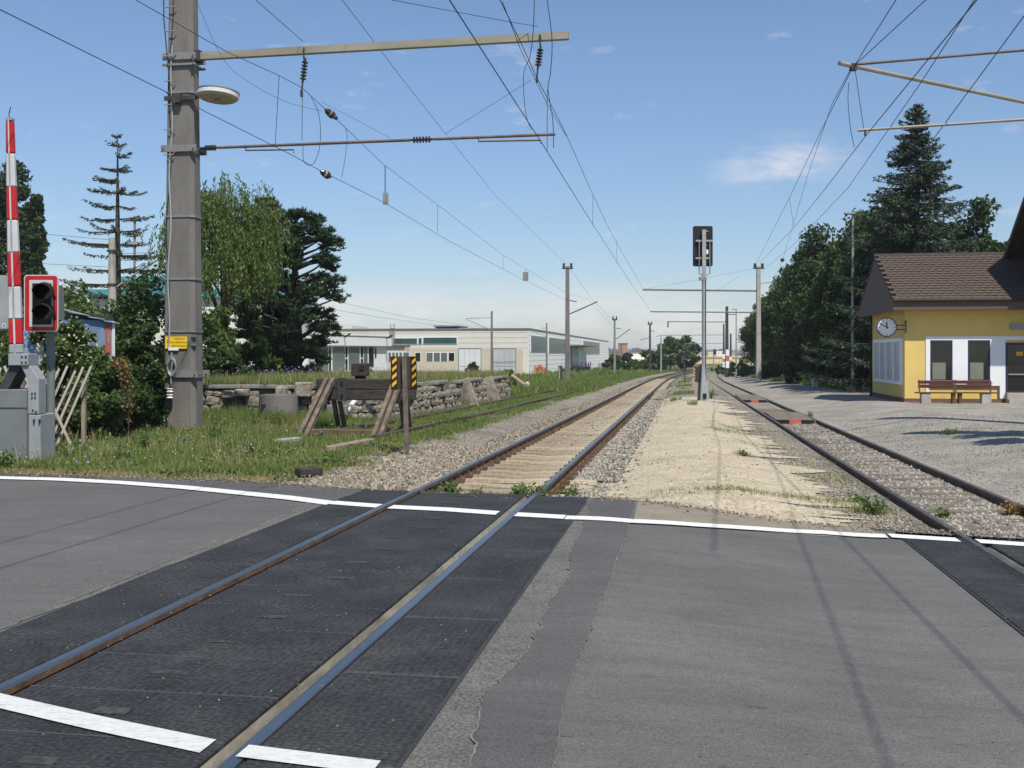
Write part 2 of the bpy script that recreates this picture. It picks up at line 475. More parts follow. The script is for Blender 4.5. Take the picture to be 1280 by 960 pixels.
class MB:
    def __init__(s):
        s.v, s.f, s.m = [], [], []

    def add(s, vs, fs, mi=0):
        o = len(s.v)
        s.v.extend([tuple(x) for x in vs])
        s.f.extend([tuple(i + o for i in f) for f in fs])
        s.m.extend([mi] * len(fs))
        return s

    def box(s, c, d, ax=None, mi=0):
        """box centred at c with full sizes d, along axes ax (3 vectors)"""
        c = Vector(c)
        ax = ax or (Vector((1, 0, 0)), Vector((0, 1, 0)), Vector((0, 0, 1)))
        vs = []
        for k in (-.5, .5):
            for j in (-.5, .5):
                for i in (-.5, .5):
                    vs.append(c + ax[0] * (i * d[0]) + ax[1] * (j * d[1]) + ax[2] * (k * d[2]))
        return s.add(vs, [(0, 2, 3, 1), (4, 5, 7, 6), (0, 1, 5, 4), (2, 6, 7, 3), (0, 4, 6, 2), (1, 3, 7, 5)], mi)

    def beam(s, a, b, w, h, up=(0, 0, 1), mi=0, taper=1.0):
        a, b = Vector(a), Vector(b)
        d = (b - a)
        L = d.length
        d.normalize()
        up = Vector(up)
        x = d.cross(up)
        if x.length < 1e-4:
            x = d.cross(Vector((0, 1, 0)))
        x.normalize()
        z = x.cross(d).normalized()
        vs = []
        for p, k in ((a, 1.0), (b, taper)):
            for i, j in ((-.5, -.5), (.5, -.5), (.5, .5), (-.5, .5)):
                vs.append(p + x * (i * w * k) + z * (j * h * k))
        return s.add(vs, [(3, 2, 1, 0), (4, 5, 6, 7), (0, 1, 5, 4), (1, 2, 6, 5), (2, 3, 7, 6), (3, 0, 4, 7)], mi)

    def tube(s, pts, r, n=8, mi=0, cap=True):
        pts = [Vector(p) for p in pts]
        rs = r if isinstance(r, (list, tuple)) else [r] * len(pts)
        vs = []
        ref = None
        for i, p in enumerate(pts):
            d = (pts[min(i + 1, len(pts) - 1)] - pts[max(i - 1, 0)])
            if d.length < 1e-9:
                d = Vector((0, 0, 1))
            d.normalize()
            if ref is None:
                ref = Vector((0, 0, 1)) if abs(d.z) < .9 else Vector((1, 0, 0))
            x = d.cross(ref).normalized()
            y = x.cross(d).normalized()
            ref = y if abs(d.dot(y)) < .9 else ref
            for k in range(n):
                a = 2 * math.pi * k / n
                vs.append(p + x * (math.cos(a) * rs[i]) + y * (math.sin(a) * rs[i]))
        fs = []
        for i in range(len(pts) - 1):
            for k in range(n):
                fs.append((i * n + k, i * n + (k + 1) % n, (i + 1) * n + (k + 1) % n, (i + 1) * n + k))
        if cap:
            fs.append(tuple(range(n - 1, -1, -1)))
            o = (len(pts) - 1) * n
            fs.append(tuple(range(o, o + n)))
        return s.add(vs, fs, mi)

    def lathe(s, c, axis, prof, n=20, mi=0):
        """prof: list of (distance along axis, radius)"""
        axis = Vector(axis).normalized()
        return s.tube([Vector(c) + axis * t for t, _ in prof], [max(r, 1e-4) for _, r in prof], n, mi)

    def prism(s, poly, off, mi=0):
        """polygon (list of 3D points) pushed along the vector off"""
        n = len(poly)
        off = Vector(off)
        vs = [Vector(p) for p in poly] + [Vector(p) + off for p in poly]
        fs = [tuple(range(n - 1, -1, -1)), tuple(range(n, 2 * n))]
        for i in range(n):
            fs.append((i, (i + 1) % n, n + (i + 1) % n, n + i))
        return s.add(vs, fs, mi)


def org(o):
    return ORG.get(o.name, Vector((0, 0, 0)))


def tag(o, label=None, cat=None, group=None, kind=None):
    if label: o['label'] = label
    if cat: o['category'] = cat
    if group: o['group'] = group
    if kind: o['kind'] = kind
    return o


def thing(name, label=None, cat=None, loc=(0, 0, 0), group=None, kind=None):
    o = bpy.data.objects.new(name, None)
    COL.objects.link(o)
    o.location = loc
    o.empty_display_size = .2
    ORG[o.name] = Vector(loc)
    return tag(o, label, cat, group, kind)


def link_mesh(name, me, mats, parent=None, smooth_=False):
    for m in (mats if isinstance(mats, (list, tuple)) else [mats]):
        me.materials.append(M[m] if isinstance(m, str) else m)
    o = bpy.data.objects.new(name, me)
    COL.objects.link(o)
    if parent is not None:
        o.parent = parent
        ORG[o.name] = org(parent)
    if smooth_:
        me.shade_smooth()
    return o


def put(name, mb, mats, parent=None, label=None, smooth_=False, kind=None, bevel=0, center=False):
    """link the MB (world coordinates) as ONE mesh object; a part's origin is its thing's origin"""
    me = bpy.data.meshes.new(name)
    b = org(parent) if parent is not None else Vector((0, 0, 0))
    if parent is None and center:
        a = np.array([tuple(x) for x in mb.v])
        b = Vector((float(a[:, 0].mean()), float(a[:, 1].mean()), float(a[:, 2].min())))
    me.from_pydata([(x[0] - b.x, x[1] - b.y, x[2] - b.z) for x in mb.v], [], mb.f)
    if any(mb.m):
        me.polygons.foreach_set('material_index', mb.m)
    me.update()
    o = link_mesh(name, me, mats, parent, smooth_)
    if parent is None and center:
        o.location = b
        ORG[o.name] = b
    if bevel:
        md = o.modifiers.new('bevel', 'BEVEL')
        md.width = bevel
        md.segments = 1
        md.limit_method = 'ANGLE'
    return tag(o, label, kind=kind)


def copy_tree(o, parent=None):
    c = o.copy()
    COL.objects.link(c)
    if parent is not None:
        c.parent = parent
    for ch in list(o.children):
        copy_tree(ch, c)
    return c


def np_mesh(name, V, k):
    """V: (n*k,3) vertices, faces of k consecutive vertices"""
    me = bpy.data.meshes.new(name)
    n = len(V) // k
    me.vertices.add(len(V))
    me.vertices.foreach_set('co', np.ascontiguousarray(V, dtype=np.float32).ravel())
    me.loops.add(n * k)
    me.loops.foreach_set('vertex_index', np.arange(n * k, dtype=np.int32))
    me.polygons.add(n)
    me.polygons.foreach_set('loop_start', np.arange(0, n * k, k, dtype=np.int32))
    me.update(calc_edges=True)
    return me


def idx_mesh(name, V, Fq):
    me = bpy.data.meshes.new(name)
    me.vertices.add(len(V))
    me.vertices.foreach_set('co', np.ascontiguousarray(V, dtype=np.float32).ravel())
    n, k = Fq.shape
    me.loops.add(n * k)
    me.loops.foreach_set('vertex_index', np.ascontiguousarray(Fq, dtype=np.int32).ravel())
    me.polygons.add(n)
    me.polygons.foreach_set('loop_start', np.arange(0, n * k, k, dtype=np.int32))
    me.update(calc_edges=True)
    return me


def unit(a):
    return a / np.maximum(np.linalg.norm(a, axis=1, keepdims=True), 1e-9)


def leaves(C, L, W, up=0.0, direction=None, jitter=1.0):
    """one diamond leaf per centre; L, W half sizes; direction: preferred long axis"""
    n = len(C)
    a = rng.normal(size=(n, 3)) * jitter
    if direction is not None:
        a = a + direction
    a = unit(a)
    nn = rng.normal(size=(n, 3))
    nn[:, 2] += up
    b = unit(np.cross(a, nn))
    L = L * rng.uniform(.7, 1.3, (n, 1))
    W = W * rng.uniform(.7, 1.3, (n, 1))
    return np.stack([C - a * L, C + b * W, C + a * L, C - b * W], 1).reshape(-1, 3)


def sheet(name, fn, nu, nv, mats, lift=0.0, ground=zg, parent=None, skirt=0.0, kind='structure', zfun=None):
    """fn(s, t) -> X, Y arrays over the unit square; draped on the ground function"""
    s, t = np.meshgrid(np.linspace(0, 1, nu + 1), np.linspace(0, 1, nv + 1))
    X, Y = fn(s, t)
    Z = ground(X, Y) + lift
    if zfun is not None:
        Z = Z + zfun(X, Y)
    V = np.stack([X, Y, Z], -1).reshape(-1, 3)
    i = np.arange(nv)[:, None] * (nu + 1) + np.arange(nu)[None]
    Fq = np.stack([i, i + 1, i + nu + 2, i + nu + 1], -1).reshape(-1, 4)
    if skirt:
        top = nv * (nu + 1) + np.arange(nu + 1)
        base = len(V)
        Vs = V[top].copy()
        Vs[:, 2] -= skirt
        V = np.vstack([V, Vs])
        k = np.arange(nu)
        Fq = np.vstack([Fq, np.stack([top[k], top[k + 1], base + k + 1, base + k], -1)])
    # make sure the faces look up
    a, b, c = V[Fq[0, 0]], V[Fq[0, 1]], V[Fq[0, 2]]
    if np.cross(b - a, c - b)[2] < 0:
        Fq = Fq[:, ::-1]
    return tag(link_mesh(name, idx_mesh(name, V, Fq), mats, parent, True), kind=kind)


def lerp(a, b, t):
    return a + (b - a) * t


# ------------------------------------------------------------------ ground, road, strips
def ragged(seed, amp):
    r = np.random.default_rng(seed)
    kn = r.normal(size=4000)
    xs_ = np.arange(4000) * .05 - 60
    k2 = np.interp(xs_, xs_[::14], r.normal(size=len(xs_[::14])))
    return lambda x: amp * (np.interp(x, xs_, kn) * .35 + np.interp(x, xs_, k2))


def wob(seed, amp, freq):
    r = np.random.default_rng(seed)
    ph = r.uniform(0, 6.28, 5)
    fr = freq * r.uniform(.5, 3.0, 5)
    return lambda x: amp * sum(np.sin(x * fr[i] + ph[i]) / (1 + i * .4) for i in range(5)) / 2


us = np.concatenate([-np.geomspace(3000, 14, 30), np.arange(-13.5, 14, .35), np.geomspace(14.5, 3000, 30)])
ys = np.concatenate([np.arange(-30, 10, 2.0), np.arange(10, 40, .35), np.geomspace(40, 6000, 90)])
U_, Y_ = np.meshgrid(us, ys)
X_ = U_ / .987 + xc1(np.minimum(Y_, 260))
Z_ = zt(X_, Y_)
Z_ = np.where(Y_ < edge(X_) + .1, np.minimum(Z_, zg(X_, Y_)) - .16, Z_)
Z_ += np.where(Y_ > edge(X_) + .5, .03 * np.sin(X_ * 1.7) * np.sin(Y_ * 1.3) * (np.abs(U_) > 8), 0)
V = np.stack([X_, Y_, Z_ - .02], -1).reshape(-1, 3)
nu, nv = len(us) - 1, len(ys) - 1
ii = np.arange(nv)[:, None] * (nu + 1) + np.arange(nu)[None]
Fq = np.stack([ii, ii + 1, ii + nu + 2, ii + nu + 1], -1).reshape(-1, 4)
tag(link_mesh('ground', idx_mesh('ground', V, Fq), 'earth', None, True), kind='structure')

TH = math.atan(.16)
TD = Vector((math.sin(TH), math.cos(TH), 0))       # along the tracks, away from the camera
TR = Vector((math.cos(TH), -math.sin(TH), 0))      # across the tracks, to the right


def tu(u, Y, xc=xc1):
    """X, Y of the point at offset u from a track centre"""
    Y = np.asarray(Y, float)
    d = (xc(Y + .5) - xc(Y - .5))
    c = 1 / np.sqrt(1 + d * d)
    return xc(Y) + u * c, Y - u * d * c


def edge_u(u, xc=xc1):
    """Y parameter at which offset u of a track meets the road's far edge"""
    Y = 12.0
    for _ in range(30):
        X, yy = tu(u, Y, xc)
        Y += float(edge(X) - yy)
    return Y


PAN = 1.40          # half width of the rubber deck of the main track
PAN2 = 1.33
G2 = .675           # half gauge of the second track as seen


def road_left(s, t):
    Xr, Yr = tu(-PAN, lerp(-6.0, edge_u(-PAN), t))
    Xl = np.full_like(Xr, -70.0)
    k = 1 - (1 - s) ** .33
    X = lerp(Xl, Xr, 1 - (1 - s) ** 3)
    Yb = lerp(-6.0, 1.0, t)
    Yt = edge(X)
    return X, np.where(s >= 1, Yr, lerp(-6.0, Yt, t))


def road_block(ul, xl, ur, xr):
    yl, yr = edge_u(ul, xl), edge_u(ur, xr)

    def f(s, t):
        X0, Y0 = tu(ul, lerp(-6.0, yl, t), xl)
        X1, Y1 = tu(ur, lerp(-6.0, yr, t), xr)
        X = lerp(X0, X1, s)
        return X, lerp(lerp(Y0, Y1, s), lerp(-6.0, 0, t) + edge(X) * t, s * (1 - s) * 4 * 0 + (t if 0 else t ** 4))
    return f


sheet('road', road_left, 120, 70, 'asphalt_left', skirt=.3)
sheet('road', road_block(PAN, xc1, -PAN2, xc2), 40, 70, 'asphalt', skirt=.3)


def road_right(s, t):
    yr = edge_u(PAN2, xc2)
    X0, Y0 = tu(PAN2, lerp(-6.0, yr, t), xc2)
    X = lerp(X0, 70.0, s ** 3)
    return X, lerp(-6.0 - (X * .2), np.maximum(edge(X), -5 - X * .2 + 2), t)


sheet('road', road_right, 60, 60, 'asphalt_left', skirt=.3)
# under the decks
for ua, ub, xc in ((-PAN, PAN, xc1), (-PAN2, PAN2, xc2)):
    def f(s, t, ua=ua, ub=ub, xc=xc):
        return tu(lerp(ua - .05, ub + .05, s), lerp(-6.0, lerp(edge_u(ua, xc), edge_u(ub, xc), s), t), xc)
    sheet('road_bed', f, 4, 60, 'ballast', lift=-.16)


def strip_px(name, left, right, m, lift, nu=6, nv=40, wl=None, wr=None):
    """a sheet between two pixel polylines given from far to near"""
    lp = [G(*p) for p in left]
    rp = [G(*p) for p in right]

    def along(pts, t, w):
        tt = np.linspace(0, 1, len(pts))
        X = np.interp(t, tt, [p.x for p in pts])
        Y = np.interp(t, tt, [p.y for p in pts])
        if w is not None:
            X = X + w(Y)
        return X, Y

    if len(left) > 2:
        Ya, Yb = max(lp[0].y, rp[0].y), min(lp[-1].y, rp[-1].y)
        Yt0 = min(lp[0].y, rp[0].y)

        def col(pts, Y, w):
            q = sorted((p.y, p.x) for p in pts)
            X = np.interp(Y, [a for a, _ in q], [b for _, b in q])
            # beyond either end carry on in the track direction
            X = X + np.where(Y < q[0][0], (Y - q[0][0]) * .16, 0) + np.where(Y > q[-1][0], (Y - q[-1][0]) * .16, 0)
            return X + (w(Y) if w is not None else 0)

        def f(s, t):
            Y = lerp(Yt0, Yb, t)
            X = lerp(col(lp, Y, wl), col(rp, Y, wr), s)
            return X, np.minimum(Y, edge(X) - .01)
        return sheet(name, f, nu, nv, m, lift=lift)

    def f(s, t):
        X0, Y0 = along(lp, t, wl)
        X1, Y1 = along(rp, t, wr)
        return lerp(X0, X1, s), lerp(Y0, Y1, s)
    return sheet(name, f, nu, nv, m, lift=lift)


# worn border along the deck on the left, and the patches on the right
strip_px('asphalt_patch', [(385, 629), (262, 680), (160, 722), (60, 758), (-60, 802)], [(412, 629), (297, 677), (206, 709), (107, 749), (-10, 790)],
         'asphalt_old', .004, nv=120, wl=ragged(1, .045))
strip_px('asphalt_patch', [(729, 624), (703, 657), (651, 726), (556, 847), (473, 960), (440, 1000)],
         [(744, 624), (714, 692), (676, 770), (648, 825), (606, 880), (575, 1000)], 'asphalt_old', .004, nv=160, wr=ragged(2, .03))
strip_px('asphalt_patch', [(744, 624), (714, 692), (676, 770), (648, 825), (606, 880), (575, 1000)],
         [(796, 626), (786, 662), (757, 745), (735, 802), (706, 900), (682, 1000)], 'asphalt_dark', .008, nv=160, wl=ragged(2, .03), wr=ragged(3, .012))
rg2, rg3 = ragged(2, .03), ragged(9, .02)
B_ = [(744, 624), (714, 692), (676, 770), (648, 825), (606, 880), (575, 1000)]
wk = ragged(31, .003)
strip_px('asphalt_crack', B_, B_, 'crack', .012, nu=1, nv=300, wl=lambda y: rg2(y) - .003, wr=lambda y: rg2(y) + .003 + np.maximum(wk(y), -.005))
B2_ = [(796, 626), (786, 662), (757, 745), (735, 802), (706, 900), (682, 1000)]
strip_px('asphalt_crack', B2_, B2_, 'crack', .012, nu=1, nv=300, wl=lambda y: ragged(3, .012)(y) - .003, wr=lambda y: ragged(3, .012)(y) + .003 + np.maximum(ragged(32, .006)(y), -.003))
B3_ = [(400, 629), (285, 672), (180, 716), (85, 752), (-40, 797)]
strip_px('asphalt_crack', B3_, B3_, 'crack', .010, nu=1, nv=300, wl=lambda y: rg3(y) - .003, wr=lambda y: rg3(y) + .003 + np.maximum(ragged(33, .004)(y), -.005))
strip_px('asphalt_patch', [(797, 627), (792, 652)], [(1086, 660), (1104, 671)], 'shoulder', .004, 20, 6)
strip_px('asphalt_patch', [(120, 594), (120, 601)], [(452, 612), (440, 632)], 'asphalt_dark', .004, 20, 6)


# painted lines: a sheet following a pixel polyline, W wide on the ground
def line_px(pts, W, lift, m='paint'):
    g = [G(*p) for p in pts]
    tt = np.linspace(0, 1, len(g))

    def f(s, t):
        X = np.interp(s, tt, [p.x for p in g])
        Y = np.interp(s, tt, [p.y for p in g])
        return X + (t - .5) * W * .17, Y + (t - .5) * W
    return sheet('road_marking', f, 60, 2, m, lift=lift)


line_px([(-60, 595), (0, 598), (75, 600), (150, 604), (230, 610), (300, 617), (360, 623), (414, 630)], .30, .012)
line_px([(415, 630), (440, 632), (474, 634.5)], .27, .020)
line_px([(488, 635.5), (560, 639), (622, 643.5)], .27, .020)
line_px([(645, 645), (706, 648.5)], .27, .020)
line_px([(707, 648.5), (790, 653), (870, 657.5), (950, 662.5), (1030, 667), (1108, 671.5)], .25, .016)
line_px([(1112, 671.5), (1198, 677)], .25, .020)
line_px([(1222, 678.5), (1300, 684)], .25, .020)
line_px([(-60, 866), (0, 881), (120, 909), (260, 938.5)], .15, .020, 'paint_rubber')
line_px([(303, 944), (390, 955), (470, 965)], .13, .020, 'paint_rubber')

# strips beyond the road
wA, wB, wC, wD = wob(11, .35, .5), wob(12, .25, .8), wob(13, .3, .6), wob(14, .4, .4)


def strip_u(name, ul, ur, y1, m, lift, nu=10, nv=120, wl=None, wr=None):
    def f(s, t):
        u = lerp(ul, ur, s)
        if wl is not None:
            u = u + (1 - s) * wl(t * 60)
        if wr is not None:
            u = u + s * wr(t * 60)
        X, Y = tu(u, 0 * u + 12)
        e0 = np.vectorize(edge_u)(u[0])[None, :] if False else np.array([edge_u(float(x)) for x in np.linspace(ul, ur, u.shape[1])])[None, :]
        Yp = e0 + (y1 - e0) * t ** 2.2
        return tu(u, Yp)
    return sheet(name, f, nu, nv, m, lift=lift, ground=zt)


strip_u('gravel_path', -3.1, -1.2, 190, 'gravel', .012, nv=200, wl=ragged(7, .25))
strip_u('ballast_bed', -1.75, 1.5, 200, 'ballast', .018, nu=16, wl=wB, wr=wC)
strip_u('gravel_path', 1.4, 7.0, 185, 'gravel', .008, nu=22)
strip_u('sand_strip', 1.3, 4.3, 52, 'sand', .026, nu=16, nv=200, wl=ragged(5, .12), wr=ragged(6, .3))
strip_u('gravel_platform', 6.3, 16.5, 150, 'platform', .010, nu=24, wr=wD)

# ------------------------------------------------------------------ tracks
def rail_mesh(mb, xc, off, ys, ztop, top_mi=0, side_mi=1, hw=.036, foot=.07, h=.16):
    prof = [(-hw * .55, 0), (hw * .55, 0), (hw * .9, -.004), (hw, -.012), (hw, -.045), (.012, -.06), (.012, -h + .03), (foot, -h + .012), (foot, -h), (-foot, -h), (-foot, -h + .012),
            (-.012, -h + .03), (-.012, -.06), (-hw, -.045), (-hw, -.012), (-hw * .9, -.004)]
    n = len(prof)
    vs, fs = [], []
    for y in ys:
        X, Y = tu(off, y, xc)
        d = float(xc(y + .5) - xc(y - .5))
        c = 1 / math.sqrt(1 + d * d)
        z = ztop(float(X), float(Y))
        for a, b in prof:
            vs.append((float(X) + a * c, float(Y) - a * d * c, z + b))
    o = len(mb.v)
    mb.v.extend(vs)
    for i in range(len(ys) - 1):
        for k in range(n):
            k2 = (k + 1) % n
            mb.f.append((o + i * n + k, o + (i + 1) * n + k, o + (i + 1) * n + k2, o + i * n + k2))
            mb.m.append(top_mi if k in (0, 1, 2, n - 1, n - 2) else side_mi)


YS = list(np.arange(-5, 14, 1.0)) + list(np.arange(14, 60, 2.0)) + list(np.arange(60, 262, 4.0))


def railway(label, xc, half, y0, y1, ztop, top, sleeper_mat, slen, swid, sh, sp, nsl, ydrop, clips=False, ysl=None):
    t = thing('railway_track', loc=(float(xc(y0)), y0, 0), kind='structure')
    ys = [y for y in YS if y0 <= y <= y1]
    if ys[0] > y0: ys = [y0] + ys
    for s in (-1, 1):
        mb = MB()
        rail_mesh(mb, xc, s * half, ys, ztop)
        put('rail', mb, [top, 'rust'], t)
    # sleepers: one mesh, shared
    me = bpy.data.meshes.new('sleeper')
    L, w, w2 = slen / 2, swid / 2, swid / 2 * .72
    xs = [-L, -half - .35, -half + .35, 0, half - .35, half + .35, L]
    hh = [sh * .85, sh, sh, sh * .86, sh, sh, sh * .85] if clips else [sh] * 7
    vs, fs = [], []
    for x, h in zip(xs, hh):
        vs += [(x, -w, -.1), (x, w, -.1), (x, w2 if clips else w, h), (x, -w2 if clips else -w, h)]
    for i in range(len(xs) - 1):
        for k in range(4):
            fs.append((i * 4 + k, i * 4 + (k + 1) % 4, i * 4 + 4 + (k + 1) % 4, i * 4 + 4 + k))
    fs += [(3, 2, 1, 0), (24, 25, 26, 27)]
    me.from_pydata(vs, [], [f[::-1] for f in fs])
    me.update()
    me.materials.append(M[sleeper_mat])
    y = ysl
    cl = MB()
    stuff = MB()
    for i in range(nsl + 60):
        X, Y = float(xc(y)), y
        d = float(xc(y + .5) - xc(y - .5))
        a = -math.atan(d)
        z = ztop(X, Y) - ydrop
        if i < nsl:
            o = bpy.data.objects.new('sleeper', me)
            COL.objects.link(o)
            o.parent = t
            o.location = (X - org(t).x + rnd.uniform(-.02, .02), Y - org(t).y, z - sh + rnd.uniform(-.008, .008))
            o.rotation_euler = (0, 0, a + rnd.uniform(-.012, .012))
        elif clips:
            c = 1 / math.sqrt(1 + d * d)
            stuff.box((X, Y, z - sh / 2 - .01), (slen, swid * .85, sh), (Vector((c, -d * c, 0)), Vector((d * c, c, 0)), Vector((0, 0, 1))))
        if clips and i < 75:
            c = 1 / math.sqrt(1 + d * d)
            ax = (Vector((c, -d * c, 0)), Vector((d * c, c, 0)), Vector((0, 0, 1)))
            for s in (-1, 1):
                for q in (-1, 1):
                    u = s * half + q * .105
                    cl.box((X + u * c, Y - u * d * c, z + .02), (.10, .13, .075), ax)
                    cl.tube([(X + u * c, Y - u * d * c, z + .05), (X + u * c, Y - u * d * c, z + .11)], .018, 6)
        y += sp / math.sqrt(1 + d * d)
    if clips:
        put('rail_clips', cl, 'rust', t, kind='stuff')
        put('far_sleepers', stuff, sleeper_mat, t, kind='stuff')
    return t


def zr1(X, Y):
    return float(zg(X, Y)) + .015


def zr2(X, Y):
    u = float(uof(X, Y))
    return float(zg(X, Y)) + .015


railway('', xc1, .755, -5, 258, zr1, 'steel_top', 'sleeper', 2.5, .29, .12, .60, 110, .155, True, ysl=13.55)
railway('', xc2, G2, -5, 230, zr2, 'rust_top', 'timber', 2.2, .24, .05, .66, 50, .105, False, ysl=12.6)
t3 = railway('', xc3, .70, 22.6, 250, lambda X, Y: float(zt(X, Y)) + .13, 'rust_top', 'timber', 2.4, .24, .05, .8, 40, .15, False, ysl=23.5)


# rubber decks
def deck(xc, half, pan, y1, label):
    t = thing('crossing_deck', loc=(float(xc(6)), 6, 0), kind='structure')
    groove_in, groove_out = .125, .045

    def panel(ua, ub, ya, yb):
        mb = MB()
        pts = []
        for (u, y) in ((ua, ya), (ub, ya), (ub, yb), (ua, yb)):
            X, Y = tu(u, y, xc)
            pts.append((float(X), float(Y), float(zg(X, Y)) + .013 + rnd.uniform(-.0015, .0015)))
        c = Vector((sum(p[0] for p in pts) / 4, sum(p[1] for p in pts) / 4, sum(p[2] for p in pts) / 4))
        ins = [Vector(p) + (c - Vector(p)).normalized() * .020 for p in pts]
        low = [Vector(p) - Vector((0, 0, .012)) for p in pts]
        bot = [Vector(p) - Vector((0, 0, .14)) for p in pts]
        vs = ins + low + bot
        fs = [(0, 1, 2, 3)]
        for k in range(4):
            k2 = (k + 1) % 4
            fs += [(4 + k, 4 + k2, k2, k), (8 + k, 8 + k2, 4 + k2, 4 + k)]
        mb.add(vs, fs)
        put('rubber_panel', mb, 'rubber', t)
    y = y1
    while y > -2:
        panel(-half + groove_in, half - groove_in, y - .6 + .012, y)
        y -= .6
    for s in (-1, 1):
        ua, ub = (half + groove_out, pan) if s > 0 else (-pan, -half - groove_out)
        y = y1 + (.1 if s < 0 else -.15)
        while y > -2:
            panel(ua, ub, y - 1.2 + .014, y)
            y -= 1.2
    for s in (-1, 1):
        mb = MB()
        for ya in np.arange(-2, y1 - .01, .5):
            q = []
            for u, yy, dz in ((s * (half - groove_in - .004), ya, -.012), (s * (half - groove_in - .004), ya + .5, -.012), (s * (half - .038), ya + .5, -.052), (s * (half - .038), ya, -.052)):
                X, Y = tu(u, yy, xc)
                q.append((float(X), float(Y), float(zg(X, Y)) + dz))
            mb.add(q, [(0, 1, 2, 3) if s < 0 else (3, 2, 1, 0)])
        put('flangeway_strip', mb, 'flange', t)
    yj = y1
    while yj > 2.5:
        for ua, ub, per_ in ((-half + groove_in, half - groove_in, 1), (half + groove_out, pan, 2)):
            if per_ == 2 and round((y1 - yj) / .6) % 2: continue
            off_ = -.15 if per_ == 2 else 0
            mb = MB(); q = []
            for u, yy in ((ua, yj + off_ + .001), (ub, yj + off_ + .001), (ub, yj + off_ + .013), (ua, yj + off_ + .013)):
                X, Y = tu(u, yy, xc)
                q.append((float(X), float(Y), float(zg(X, Y)) + .009))
            mb.prism(q, (0, 0, -.03)); put('joint_glint_strip', mb, 'joint_glint', t)  # added slip in each gap, coloured as the light caught by the edges
        yj -= .6
    y = y1 - .3
    while y > 3 and label == 'main':
        X, Y = tu(rnd.uniform(-.08, .08), y, xc)
        X, Y = float(X), float(Y)
        mb = MB()
        w_, h_ = rnd.uniform(.07, .11), rnd.uniform(.018, .045)
        mb.add([(X + a * w_ + b * .16 * h_, Y + b * h_ - a * w_ * .16, float(zg(X, Y)) + .0165) for a, b in ((-1, -1), (1, -1), (.9, 1), (-.95, .9))], [(0, 1, 2, 3)])
        put('worn_mark', mb, 'worn', t)
        y -= .6
    # steel edge strips along the deck
    for s in (-1, 1):
        mb = MB()
        pts = []
        for y in np.arange(-2, y1 + .01, .5):
            X, Y = tu(s * (pan + .012), y, xc)
            pts.append((float(X), float(Y), float(zg(X, Y)) - .02))
        for a, b in zip(pts[:-1], pts[1:]):
            mb.beam(a, b, .02, .06)
        put('edge_strip', mb, 'rubber_plain', t)


deck(xc1, .755, PAN, 12.95, 'main')
deck(xc2, G2, PAN2, 11.0, 'siding')

# ------------------------------------------------------------------ ballast stones
def stones(name, X, Y, zoff, smin, smax, m, parent=None, ground=zt, flat=.75):
    n = len(X)
    base = np.array([[1, 0, 0], [-.5, .87, 0], [-.5, -.87, 0], [.2, .3, 1], [.1, -.25, -1], [-.6, 0, .75]], float)
    Fb = np.array([[0, 1, 3], [1, 5, 3], [1, 2, 5], [2, 0, 3], [2, 3, 5], [1, 0, 4], [2, 1, 4], [0, 2, 4]])
    Vv = base[None] + rng.normal(size=(n, 6, 3)) * .22
    s = rng.uniform(smin, smax, (n, 1, 1)) * np.stack([np.ones(n), rng.uniform(.6, 1, n), rng.uniform(.5, .9, n) * flat + .15], 1)[:, None]
    Vv = Vv * s
    q = rng.normal(size=(n, 4)); q[:, 1:3] *= .5; q = unit(q)
    w, x, y, z = q.T
    Rm = np.stack([np.stack([1 - 2 * (y * y + z * z), 2 * (x * y - z * w), 2 * (x * z + y * w)], -1),
                   np.stack([2 * (x * y + z * w), 1 - 2 * (x * x + z * z), 2 * (y * z - x * w)], -1),
                   np.stack([2 * (x * z - y * w), 2 * (y * z + x * w), 1 - 2 * (x * x + y * y)], -1)], 1)
    Vv = np.einsum('nij,nkj->nki', Rm, Vv)
    Z = ground(X, Y) + zoff
    Vv = Vv + np.stack([X, Y, Z], -1)[:, None]
    Fall = (Fb[None] + (np.arange(n) * 6)[:, None, None]).reshape(-1, 3)
    o = link_mesh(name, idx_mesh(name, Vv.reshape(-1, 3), Fall), m, parent)
    return tag(o, kind='stuff')


def scatter_u(n, ul, ur, ya, yb, power=1.8, xc=xc1):
    u = rng.uniform(ul, ur, n)
    Y = ya + (yb - ya) * rng.uniform(0, 1, n) ** power
    X, Yy = tu(u, Y, xc)
    k = Yy > edge(X) + .03
    return X[k], Yy[k]


X, Y = scatter_u(11000, -2.7, -.86, 12.3, 22, 1.3)
stones('ballast_stones', X, Y, .02, .026, .056, 'stone')
X, Y = scatter_u(6000, -1.75, -.86, 20, 90, 1.6)
stones('ballast_stones', X, Y, .02, .03, .06, 'stone')
X, Y = scatter_u(4200, .86, 1.5, 12.6, 45, 1.5)
kk = (np.abs(((Y - 13.55) / .592 + .5) % 1 - .5) > .26) | (uof(X, Y) > 1.27)
stones('ballast_stones', X[kk], Y[kk], .015, .024, .052, 'stone_grey')
X, Y = scatter_u(5200, .88, 1.55, 16, 70, 1.5)
stones('ballast_stones', X, Y, .05, .024, .05, 'stone_grey')
X, Y = scatter_u(5200, -1.6, -.88, 16, 70, 1.5)
stones('ballast_stones', X, Y, .05, .024, .05, 'stone')
X, Y = scatter_u(900, -.45, .45, 22, 80, 1.0)
stones('ballast_stones', X, Y, .045, .022, .042, 'stone_grey')
X, Y = scatter_u(900, 1.25, 1.75, 12.6, 60, 1.6)
stones('ballast_stones', X, Y, .02, .02, .046, 'stone')
X, Y = scatter_u(9000, -.66, .66, 13, 42, 1.4)
kk = np.abs(((Y - 13.55) / .592 + .5) % 1 - .5) > .25
